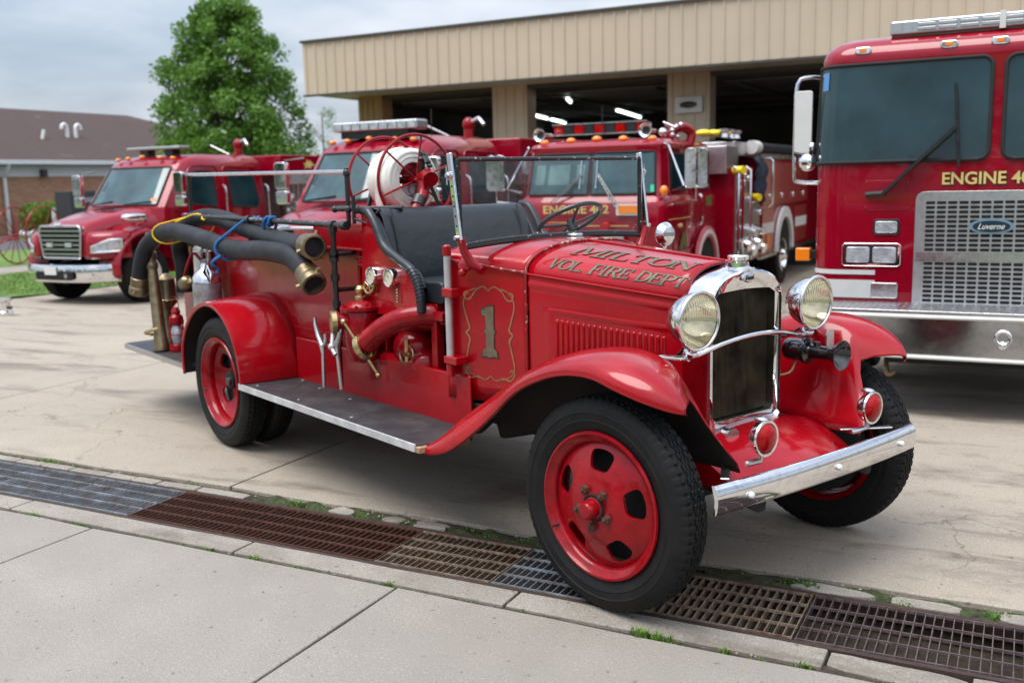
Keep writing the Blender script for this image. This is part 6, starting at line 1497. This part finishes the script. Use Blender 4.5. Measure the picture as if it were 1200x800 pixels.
        m = MB(); m.prism([(0, 0), (.1, .14), (.22, .16), (.3, .05), (.26, -.1), (.2, -.02), (.1, -.04), (.02, -.14)], (sg*1.09, .55, 1.08), (0, 1, 0), (0, 0, 1), (sg*.004, 0, 0)); m.prism([(0, 0), (.3, 0), (.3, .16), (0, .12)], (sg*1.10, 1.7, 1.55), (0, 1, 0), (0, 0, 1), (sg*.003, 0, 0)); m.build('emblem', 'olive', E, smooth=0, split=True)
        m = MB(); m.box(min(sg*1.095, sg*1.10), max(sg*1.095, sg*1.10), .05, 1.0, 1.42, 1.432); m.ell((sg*1.09, .55, 1.33), (.02, .10, .03)); m.build('trim_strip', 'gold', E, split=True)
    # roof light bar + horns
    m = MB(); m.box(-.78, .62, .55, .62, 2.72, 2.735); m.box(-.78, .62, .55, .62, 2.575, 2.59); m.box(-.75, .6, .62, .80, 2.59, 2.72); lb = m.build('light_bar', 'chrome_dull', E, smooth=0)
    for k in range(9):
        m = MB(); m.box(-.76+.153*k+.005, -.76+.153*(k+1)-.005, .56, .64, 2.592, 2.718); m.build('lens', 'red_lens' if k % 2 == 0 else 'black', lb, bevel=.008)
    for x in (-.84, .70):
        m = MB(); m.lathe([(.0, .02), (.03, .01), (.05, .0), (.085, -.04), (.09, -.05), (.084, -.048), (.04, .0), (.028, .06), (.028, .35), (0, .36)], (x, .30, 2.59), (0, 1, 0), 28); h_ = m.build('roof_horn', 'chrome', E, smooth=40); m = MB(); m.lathe([(0, .0), (.045, -.012)], (x, .30, 2.59), (0, 1, 0), 20); m.build('horn_mouth', 'black', h_)
    m = MB(); m.ell((.86, .5, 2.56), (.06, .06, .06)); m.build('spot_lamp', 'chrome', E)
    m = MB(); m.tube([(.72, 1.2, 2.45), (.74, 1.2, 2.58), (.84, 1.35, 2.66), (.94, 1.5, 2.58), (.92, 1.45, 2.4)], .07, n=14, smooth=4); m.build('deck_gun', 'pump_red', E, smooth=60)
    m = MB(); rr = random.Random(5)
    for k in range(8): m.ell((.70+rr.random()*.2, 1.05+rr.random()*.2, 2.5+rr.random()*.2), (.035, .035, .035), 10, 8)
    m.tube([(.7, 1.0, 2.72), (.88, 1.0, 2.64)], .015); m.build('gun_fittings', 'chrome_dull', E, split=True)
    m = MB(); m.tube([(0, .5, 2.5), (0, .5, 2.95)], .006, n=6); m.build('antenna', 'black', E)
    # pump section
    ps = 1.24
    m = MB(); m.box(-ps, ps, 2.75, 4.35, .6, 2.1); m.build('pump_house', 'engine', E, smooth=0, bevel=.02)
    m = MB(); m.box(ps+.002, ps+.02, 2.8, 4.3, .65, 1.5); m.box(ps+.002, ps+.02, 2.8, 3.5, 1.5, 2.05); m.build('pump_panel', 'alu', E, smooth=0, split=True)
    m = MB(); m.box(-1.0, 1.15, 2.6, 3.3, 2.0, 2.42); m.box(-1.1, 1.1, 3.3, 6.5, 2.28, 2.50); m.build('deck_box', 'plate', E, smooth=0, bevel=.01, split=True)
    m = MB()
    for yy, zz_ in ((2.62, .5), (3.35, .6)): m.tube([(1.34, yy, .65), (1.34, yy, 2.05), (1.26, yy, 2.1)], .025, n=8)
    m.tube([(1.40, 2.62, .55), (1.40, 2.62, 2.0)], .022, n=8); m.tube([(1.36, 4.5, 1.45), (1.42, 4.5, 1.5), (1.42, 4.5, 2.2), (1.36, 4.5, 2.25), (1.36, 4.1, 2.25)], .022, n=8); m.build('hand_rail', 'chrome', E, split=True)
    m = MB(); rr = random.Random(8)
    for k in range(4): m.lathe([(0, .22), (.08, .2), (.09, .12), (.06, .1), (.06, 0)], (1.26, 3.0+.32*k, .95-.1*(k % 2)), (1, -.25, -.35), 18)
    for k in range(10): m.ell((1.28, 2.9+rr.random()*1.3, 1.2+rr.random()*.8), (.04, .05, .05), 10, 8)
    m.tube([(1.26, 3.2, 1.15), (1.5, 3.1, 1.08)], .06); m.tube([(1.26, 3.7, 1.15), (1.5, 3.6, 1.08)], .06); m.build('valves', 'chrome', E, smooth=45, split=True)
    for k, (yy, zz_) in enumerate(((2.7, 2.05), (3.7, 1.62))): m = MB(); m.tube([(1.25, yy, zz_), (1.42, yy-.1, zz_)], .06, n=14); m.build('valve_cap', 'yellow', E)
    for k in range(3): m = MB(); m.ell((.75+.18*k*0+.1*k, 2.75+.2*k, 2.62), (.12, .14, .06)); m.build('coupling_cap', 'yellow', E)
    m = MB()
    for k in range(3): m.lathe([(0, .13), (.10, .12), (.10, .08), (.06, .07), (.08, .0)], (1.0+.1*0, 3.0+.35*k, 2.56), (0, 0, 1), 16)
    m.build('deck_fitting', 'chrome_dull', E, split=True)
    m = MB(); P = [[(1.27+.06*sin(j*2+i)+.05*(i > 0), 3.9+.5*j/6+.05*i*0, 2.25-.75*i/6*(1-.2*abs(j-3)/3)) for j in range(7)] for i in range(7)]; m.grid(P); m.build('hanging_cloth', 'navy', E, smooth=60, solid=.02)
    # body with lockers
    by0, by1 = 4.4, 9.9
    m = MB(); m.box(-1.25, 1.25, by0, by1, .62, 2.24); bd = m.build('body', 'engine', E, smooth=0, bevel=.02)
    m = MB(); m.box(-1.26, 1.262, by0-.02, by1, 2.243, 2.32); m.box(1.2, 1.262, by0+.02, by1, .56, .618); m.build('top_rail', 'chrome_dull', bd, smooth=0)
    locker = simple('locker_red', (.30, .025, .022), .3, var=.08, coat=.5)
    ys_ = [by0+.06, by0+1.02, by0+1.98, by0+2.95, by0+3.9]
    for a, b in zip(ys_, ys_[1:]):
        m = MB(); m.box(1.252, 1.272, a+.02, b-.02, 1.45, 2.18); l_ = m.build('locker_door', locker, bd, smooth=0, bevel=.008); m = MB(); m.ell((1.28, (a+b)/2, 1.6), (.02, .03, .05)); m.build('handle', 'chrome', l_)
    for a, b in ((by0+.06, by0+.9), (by0+2.75, by0+3.8)):
        m = MB(); m.box(1.252, 1.268, a+.02, b, .70, 1.38); l_ = m.build('locker_door', locker, bd, smooth=0, bevel=.008); m = MB(); m.box(1.270, 1.274, a, b, .98, 1.16); m.build('white_stripe', 'reflect', l_, smooth=0, split=True)
    m = MB(); m.box(1.275, 1.278, by0+.38, by0+.60, .72, .97); m.build('orange_patch', 'orange', bd, smooth=0)
    wy = 6.15; m = MB(); m.prism([(wy-.72*cos(radians(180*k/20)), .62+.78*sin(radians(180*k/20))) for k in range(21)]+[(wy-.56*cos(radians(180*k/20)), .62+.60*sin(radians(180*k/20))) for k in range(20, -1, -1)], (1.262, 0, 0), (0, 1, 0), (0, 0, 1), (.05, 0, 0)); m.build('fender_trim', 'reflect', bd, smooth=0)
    m = MB(); m.prism([(wy-.56*cos(radians(180*k/20)), .62+.60*sin(radians(180*k/20))) for k in range(21)], (1.254, 0, 0), (0, 1, 0), (0, 0, 1), (.003, 0, 0)); m.build('wheel_well', 'void', bd, smooth=0)
    m = MB(); m.tube([(1.18, 4.2, 2.42), (1.18, 7.6, 2.42)], .085, n=18); sh_ = m.build('hard_suction', 'hose', E); m = MB(); m.tube([(1.18, 4.0, 2.42), (1.18, 4.35, 2.42)], .11, n=18); m.build('coupling', 'reflect', sh_)
    m = MB(); m.box(-.4, .4, .1, 9.5, .45, .7); m.build('chassis', 'black_matt', E, smooth=0)
    wheel_truck(E, 1.06, 1.78, .50, .27, 1); wheel_truck(E, -1.06, 1.78, .50, .27, -1); wheel_truck(E, 1.26, wy, .52, .5, 1, 'chrome'); wheel_truck(E, -1.26, wy, .52, .5, -1, 'chrome')
    return E
EC = cabover()

# ---- big engine on the right
def big_engine():
    z0 = -.04; E = thing('large_fire_engine', 'tall flat-fronted red fire engine filling the right edge with silver mesh grille', 'fire engine'); place(E, -.21, 7.8, z0)
    H = 1.235; R = .20
    def fx(u, rr=R, h=H):
        """front outline: u -1..1 across, rounded corners; returns x, y"""
        x = h*u; e = abs(x)-(h-rr)
        if e <= 0: return x, 0.
        a = e/rr; a = min(1, a); th = a*pi/2; return math.copysign(h-rr+rr*sin(th), x), rr*(1-cos(th))
    US = [-1, -.985, -.96, -.93, -.9, -.87, -.84]+[-.8+.1*k for k in range(17)]+[.84, .87, .9, .93, .96, .985, 1]
    secs = []
    for z, sh, fy in [(.62, 0, 0), (1.0, 0, 0), (1.78, 0, 0), (1.80, .0, .0), (2.50, .02, .05), (2.54, .015, .04), (2.60, .03, .06), (2.66, .07, .12), (2.70, .15, .22), (2.715, .3, .4)]:
        pl = []
        for u in US: x, y = fx(u, R, H-sh); pl.append((x, y+fy, z-z0*0))
        pl += [(H-sh, 3.3, z), (-(H-sh), 3.3, z)]; secs.append(pl)
    m = MB(); m.loft(secs); m.build('cab', 'engine', E, smooth=45)
    def wsp(u, z, off=.010):
        fy = interp([(1.80, 0), (2.50, .05)], z); sh = interp([(1.8, 0), (2.5, .02)], z); x, y = fx(u, R+off*.5, H-sh+off); return (x, y+fy-off, z)
    for sg in sgn2:
        # window outline in (u,z)
        c = [(.035, 1.795), (.90, 1.795), (.985, 1.80), (.985, 2.475), (.90, 2.50), (.035, 2.49)]
        nu = 24; ZL = [0, .006, .016, .03, .048, .07, .10, .2, .35, .5, .65, .8, .9, .93, .952, .97, .984, .994, 1]; nz = len(ZL)-1; m = MB(); rows = []
        def edge(u_): return 0
        for j in range(nz+1):
            z = 1.795+(2.50-1.795)*ZL[j]; row = []
            # rounded inner corners
            d = min(z-1.795, 2.50-z); ins = 0
            if d < .07: ins = .07-sqrt(max(0, .07**2-(.07-d)**2))
            for i in range(nu+1):
                u = .035+ins/H+(.985-.035-ins/H)*i/nu; row.append(wsp(sg*u, z))
            rows.append(row)
        m.grid(rows); g_ = m.build('windshield', 'cabglass', E, smooth=60)
        ring_ = [rows[0][i] for i in range(nu+1)]+[rows[j][-1] for j in range(1, nz+1)]+[rows[-1][i] for i in range(nu-1, -1, -1)]+[rows[j][0] for j in range(nz-1, 0, -1)]
        m = MB(); m.tube(ring_, .014, n=8, closed=True); m.build('rubber_seal', 'black_matt', g_)
        if sg < 0:
            m = MB(); m.grid([[wsp(u, z, .014) for u in (-.935, -.90)] for z in (2.33, 2.46)]); m.build('sticker', 'sky_blue', g_, smooth=0)
    # wiper
    m = MB(); A_ = Vector((-.73, -.04, 1.56)); B_ = Vector((-.25, -.04, 2.03)); m.bar(A_, B_, .05, .025); m.bar(A_+(B_-A_)*.02+Vector((0, -.02, 0)), A_+(B_-A_)*.6+Vector((0, -.02, 0)), .065, .02); m.tube([A_+Vector((-.12, .02, 0)), A_+Vector((.02, 0, .01))], .02, n=8); m.bar(B_+Vector((-.02, -.005, .29)), B_+Vector((.02, .005, -.28)), .014, .02); m.build('wiper', 'black', E, split=True)
    m = MB(); m.box(-.86, -.56, -.006, .0, 1.44, 1.66)
    for x in (-.85, -.57):
        for z in (1.46, 1.64): m.lathe([(0, -.006), (.008, -.004), (.01, 0)], (x, -.005, z), (0, 1, 0), 8)
    m.build('wiper_plate', 'engine', E, bevel=.002)
    # lettering
    wL = .575
    text_part('lettering_edge', 'ENGINE 40', 'outline', E, wL, .098, .003, 0, .055, Matrix.Translation((-.334, -.0035, 1.612)))
    text_part('lettering', 'ENGINE 40', 'gold', E, wL-.012, .088, .003, 0, .02, Matrix.Translation((-.334, -.008, 1.62)))
    # grille
    gl0, gl1, gz0, gz1 = -.505, .505, .74, 1.575
    m = MB(); m.prism(roundpoly([(gl0, gz0), (gl1, gz0), (gl1, gz1), (gl0, gz1)], [.02, .02, .07, .07]), (0, -.012, 0), (1, 0, 0), (0, 0, 1), (0, .01, 0)); gr = m.build('grille', 'alu', E, smooth=0, bevel=.003)
    m = MB()
    ncol, nrow = 12, 22; gx0, gx1 = -.44, .44; zz0, zz1 = .77, 1.51
    for i in range(ncol):
        for j in range(nrow):
            if j in (9, 10): continue
            x0 = gx0+(gx1-gx0)*i/ncol+.006; x1 = gx0+(gx1-gx0)*(i+1)/ncol-.006; z_ = zz0+(zz1-zz0)*(j+.5)/nrow
            m.prism(roundrect(x1-x0, .0215, .007, 2, (x0+x1)/2, z_), (0, -.0125, 0), (1, 0, 0), (0, 0, 1), (0, -.0012, 0))
    m.build('grille_slots', 'void', gr, smooth=0)
    m = MB(); m.box(gx0-.05, gx1+.05, -.018, -.0122, zz0+.302, zz0+.37); m.build('grille_band', 'chrome_dull', gr, smooth=0)
    el = lambda a, b, n=40: [(a*cos(2*pi*k/n), b*sin(2*pi*k/n)) for k in range(n)]
    m = MB(); m.prism(el(.142, .054), (0, -.03, 1.325), (1, 0, 0), (0, 0, 1), (0, .012, 0)); bd_ = m.build('badge', simple('badge_blue_grey', (.22, .36, .48), .3, metal=.5), gr)
    m = MB(); m.prism(el(.12, .040), (0, -.034, 1.325), (1, 0, 0), (0, 0, 1), (0, .004, 0)); m.build('badge_field', simple('badge_navy', (.01, .025, .04), .3), bd_)
    text_part('badge_script', 'Luverne', simple('badge_silver', (.6, .7, .78), .3).name if 0 else 'reflect', bd_, .175, .042, .003, .45, .012, Matrix.Translation((-.088, -.037, 1.304)))
    # lamps
    for sg in sgn2:
        xc = sg*.80
        m = MB(); m.prism(roundrect(.42, .175, .03), (xc, -.015, 1.115), (1, 0, 0), (0, 0, 1), (0, .02, 0)); hl = m.build('headlight_bezel', 'chrome', E, bevel=.008)
        for dx in (-.093, .093): m = MB(); m.prism(roundrect(.165, .115, .015), (xc+dx, -.022, 1.115), (1, 0, 0), (0, 0, 1), (0, .01, 0)); m.build('headlight', 'lampwhite', hl, bevel=.006)
        m = MB(); m.prism(roundrect(.375, .135, .015), (xc, -.018, 1.115), (1, 0, 0), (0, 0, 1), (0, .005, 0)); m.build('lamp_recess', 'black', hl)
        xt = sg*.70; m = MB(); m.prism(roundrect(.185, .115, .02), (xt, -.012, 1.32), (1, 0, 0), (0, 0, 1), (0, .02, 0)); tl = m.build('warning_lamp', 'black', E, bevel=.005); m = MB(); m.prism(roundrect(.155, .085, .015), (xt, -.022, 1.32), (1, 0, 0), (0, 0, 1), (0, .012, 0)); m.build('lens', 'lampwhite', tl, bevel=.006)
        m = MB()
        pts = [(1.22, .02, .94), (.75, -.004, .93)]
        m.grid([[(fx(sg*u)[0]*1.003, fx(sg*u)[1]-.006, z) for u in (.995, .97, .94, .9, .85, .75, .62)] for z in (.965, 1.0)]); m.grid([[(fx(sg*u)[0]*1.003, fx(sg*u)[1]-.006, z) for u in (.995, .97, .94, .9, .85, .75, .62)] for z in (.79, .925)])
        m.build('white_stripe', 'reflect', E, smooth=60, split=True)
        m = MB(); m.prism(roundrect(.19, .115, .015), (sg*.70-.0, -.012, .85), (1, 0, 0), (0, 0, 1), (0, .02, 0)); m.build('fog_lamp', 'chrome_dull', E, bevel=.006)
        m = MB(); m.box(min(sg*1.27, sg*1.38), max(sg*1.27, sg*1.38), .12, .22, 1.05, 1.15); ml = m.build('side_lamp', 'amber', E, bevel=.01); m = MB(); m.box(min(sg*1.22, sg*1.27), max(sg*1.22, sg*1.27), .14, .2, 1.07, 1.13); m.build('lamp_base', 'black', ml)
    for x in (-.91, -.33, -.005, .33, .91):
        zc = 2.60; yy = interp([(2.5, .05), (2.6, .06), (2.66, .12)], zc); m = MB(); m.prism(roundrect(.115, .05, .02), (x, yy-.02, zc), (1, 0, 0), (0, 0, 1), (0, .03, 0)); bz = m.build('marker_bezel', 'chrome', E, bevel=.008); m = MB(); m.prism(roundrect(.05, .028, .01), (x, yy-.03, zc), (1, 0, 0), (0, 0, 1), (0, .03, 0)); m.build('lens', 'amber', bz, bevel=.004)
    # light bar
    m = MB(); m.box(-.74, .74, .15, .45, 2.70, 2.80); lb = m.build('light_bar', 'alu', E, bevel=.015); m = MB()
    for k in range(8):
        x0 = -.56+.14*k
        for zz_ in (2.722, 2.752): m.box(x0+.008, x0+.128, .138, .15, zz_, zz_+.024)
    m.build('lens_ribs', 'alu', lb, bevel=.004)
    m = MB(); m.box(-.02, .02, .13, .46, 2.69, 2.81); m.box(-.72, .72, .2, .4, 2.66, 2.70); m.build('bracket', 'reflect', lb)
    # mirror
    for sg in sgn2:
        m = MB(); m.tube([(sg*1.2, .30, 2.44), (sg*1.32, .22, 2.45), (sg*1.40, .18, 2.40), (sg*1.41, .17, 2.1), (sg*1.41, .17, 1.72), (sg*1.38, .18, 1.66), (sg*1.22, .22, 1.65)], .016, n=10, smooth=3); mr = m.build('mirror_frame', 'chrome_dull', E)
        m = MB(); m.prism(roundrect(.13, .47, .02), (sg*1.345, .14, 2.11), (1, 0, 0), (0, 0, 1), (0, .03, 0)); m.build('mirror', 'reflect', mr, bevel=.006, split=True)
        m = MB(); m.lathe([(0, -.06), (.05, -.04), (.07, 0), (.07, .02), (0, .02)], (sg*1.31, .14, 1.81), (0, 1, 0), 20); m.ell((sg*1.28, .16, 1.92), (.03, .03, .04)); m.build('convex_mirror', 'chrome', mr, smooth=50)
        m = MB(); m.tube([(sg*1.41, .15, 1.88), (sg*1.30, .15, 1.85), (sg*1.28, .15, 1.9)], .018, n=8); m.build('mirror_arm', 'black', mr)
    # bumper with deck
    m = MB(); m.box(-1.24, 1.24, -.52, .02, .735, .765); m.box(-1.24, 1.24, -.535, -.52, .725, .775); dk = m.build('bumper_deck', 'plate', E, smooth=0, bevel=.004)
    m = MB(); rr = random.Random(2)
    for i in range(54):
        for j in range(11):
            x = -1.2+i*.0445; y = -.49+j*.045; a = radians(45 if (i+j) % 2 else -45); dx, dy = .014*cos(a), .014*sin(a)
            m.add([(x-dx, y-dy, .7655), (x+dy*.25, y-dx*.25, .769), (x+dx, y+dy, .7655), (x-dy*.25, y+dx*.25, .769)], [(0, 1, 2, 3)])
    m.build('tread_pattern', 'chrome', dk, smooth=0)
    m = MB(); m.loft([[(x, y, .46), (x, y, .72), (x, y+.02, .72), (x, y+.02, .46)] for x, y in ((-1.24, -.25), (-1.2, -.36), (-1.1, -.48), (-.95, -.525), (.95, -.525), (1.1, -.48), (1.2, -.36), (1.24, -.25))], True, True); bm_ = m.build('bumper', 'bumper_steel', E, smooth=30)
    m = MB(); m.tube([(-1.2, -.375, .735), (-1.1, -.50, .735), (-.95, -.545, .735), (.95, -.545, .735), (1.2, -.4, .735)], .014, n=8); m.tube([(-1.2, -.375, .455), (-1.1, -.50, .455), (-.95, -.545, .455), (.95, -.545, .455), (1.2, -.4, .455)], .014, n=8); m.build('bumper_trim', 'reflect', bm_)
    m = MB(); m.lathe([(0, -.02), (.02, -.018), (.025, 0)], (-.84, -.525, .67), (0, 1, 0), 12); m.torus((-1.02, -.52, .62), (0, 1, 0), .06, .012); m.torus((.12, -.54, .61), (0, 1, 0), .045, .012); m.ell((.12, -.53, .56), (.03, .02, .03)); m.build('tow_fitting', 'chrome', bm_, split=True)
    m = MB(); m.tube([(-.62, -.35, .44), (-.62, -.40, .36), (-.60, -.44, .30), (-.56, -.44, .33)], .02, n=8, smooth=3); m.build('tow_hook', 'copper', E)
    m = MB(); m.box(-.5, .5, -.4, 3.2, .42, .62); m.box(-.62, .9, -.47, -.3, .395, .43); m.tube([(-1, 1.5, .5), (1, 1.5, .5)], .08); m.build('chassis', 'black_matt', E, smooth=0)
    m = MB(); m.box(-1.2, 1.2, .05, 3.2, .58, .66); m.build('underbody', 'black_matt', E, smooth=0)
    m = MB(); m.box(-1.235, 1.235, 3.32, 9.6, .62, 2.6); m.build('body', 'engine', E, smooth=0, bevel=.03)
    for x in (-1, 1):
        wheel_truck(E, x*1.2, 1.5, .52, .3, x); wheel_truck(E, x*1.2, 6.9, .52, .5, x)
    return E
ED = big_engine()
# ================================================================ camera, light, sky
cam = bpy.data.cameras.new('camera'); co = bpy.data.objects.new('camera', cam); C.objects.link(co); scene.camera = co
cam.lens = 34.79383
from_cols = Matrix(((0.6263421, -0.1097520, 0.7717837, 2.686777), (0.7791830, 0.1184479, -0.6155030, -3.329661), (-0.0238634, 0.9868762, 0.1597058, 1.679573), (0, 0, 0, 1)))
co.matrix_world = from_cols
cam.sensor_width = 36; cam.sensor_fit = 'HORIZONTAL'; cam.clip_end = 3000; cam.clip_start = .05
cam.dof.use_dof = True; cam.dof.focus_distance = 4.15; cam.dof.aperture_fstop = 2.4; cam.dof.aperture_blades = 9
SUN_EL, SUN_AZ = 68, 262     # direction the sun stands in (azimuth from +x towards +y)
sun = bpy.data.lights.new('sun', 'SUN'); sun.energy = 2.0; sun.angle = radians(42); sun.color = (1, .965, .91); so = bpy.data.objects.new('sun', sun); C.objects.link(so)
d = Vector((cos(radians(SUN_EL))*cos(radians(SUN_AZ)), cos(radians(SUN_EL))*sin(radians(SUN_AZ)), sin(radians(SUN_EL)))); so.rotation_euler = d.to_track_quat('Z', 'Y').to_euler(); so.location = (0, -10, 20)
w = bpy.data.worlds.new('World'); scene.world = w; w.use_nodes = True; nt = w.node_tree; nt.nodes.clear()
out = nt.nodes.new('ShaderNodeOutputWorld'); bg = nt.nodes.new('ShaderNodeBackground'); nt.links.new(bg.outputs[0], out.inputs[0])
sky = nt.nodes.new('ShaderNodeTexSky'); sky.sky_type = 'NISHITA'; sky.sun_disc = False; sky.sun_elevation = radians(SUN_EL); sky.sun_rotation = radians(90-SUN_AZ); sky.air_density = 1.2; sky.dust_density = 2.0
tc = nt.nodes.new('ShaderNodeTexCoord'); sep = nt.nodes.new('ShaderNodeSeparateXYZ'); nt.links.new(tc.outputs['Generated'], sep.inputs[0])
def mth(op, a, b=None):
    n = nt.nodes.new('ShaderNodeMath'); n.operation = op
    for i, v in enumerate((a, b)):
        if v is None: continue
        if isinstance(v, (int, float)): n.inputs[i].default_value = v
        else: nt.links.new(v, n.inputs[i])
    return n.outputs[0]
zc = mth('ADD', mth('MAXIMUM', sep.outputs[2], 0), .16); cx_ = nt.nodes.new('ShaderNodeCombineXYZ'); nt.links.new(mth('DIVIDE', sep.outputs[0], zc), cx_.inputs[0]); nt.links.new(mth('DIVIDE', sep.outputs[1], zc), cx_.inputs[1]); cx_.inputs[2].default_value = 3.3
n1 = nt.nodes.new('ShaderNodeTexNoise'); n1.inputs['Scale'].default_value = .75; n1.inputs['Detail'].default_value = 7; n1.inputs['Roughness'].default_value = .52; nt.links.new(cx_.outputs[0], n1.inputs['Vector'])
n2 = nt.nodes.new('ShaderNodeTexNoise'); n2.inputs['Scale'].default_value = 2.0; n2.inputs['Detail'].default_value = 8; nt.links.new(cx_.outputs[0], n2.inputs['Vector'])
cover = ramp(nt, n1.outputs['Fac'], [(.36, .55), (.58, 1.)])
cloud = mix(nt, ramp(nt, n1.outputs['Fac'], [(.38, 0.), (.62, 1.)]), (2.9, 3.8, 5.6), (7.6, 8.2, 9.0))
cloud = mix(nt, ramp(nt, n2.outputs['Fac'], [(.4, 0.), (.7, .5)]), cloud, (9.2, 9.4, 9.8))
hor = ramp(nt, sep.outputs[2], [(0., 1.), (.28, 0.)])
cloud = mix(nt, mix(nt, .45, (0., 0., 0.), hor), cloud, (6.8, 7.5, 8.4))
zb = mth('ADD', mth('MULTIPLY', mth('MAXIMUM', sep.outputs[2], 0), 1.3), .50); zx = nt.nodes.new('ShaderNodeCombineXYZ'); [nt.links.new(zb, zx.inputs[i]) for i in range(3)]
cloud = mix(nt, 1., cloud, zx.outputs[0], 'MULTIPLY')
col = mix(nt, cover, sky.outputs[0], cloud)
nt.links.new(col, bg.inputs[0]); bg.inputs[1].default_value = .085
scene.view_settings.view_transform = 'Standard'; scene.view_settings.look = 'None'; scene.view_settings.exposure = .92; scene.view_settings.gamma = 1; scene.view_settings.use_curve_mapping = False
scene.cycles.max_bounces = 8; scene.cycles.diffuse_bounces = 3; scene.cycles.glossy_bounces = 4; scene.cycles.transparent_max_bounces = 12; scene.cycles.caustics_reflective = False; scene.cycles.caustics_refractive = False
scene.cycles.use_denoising = True
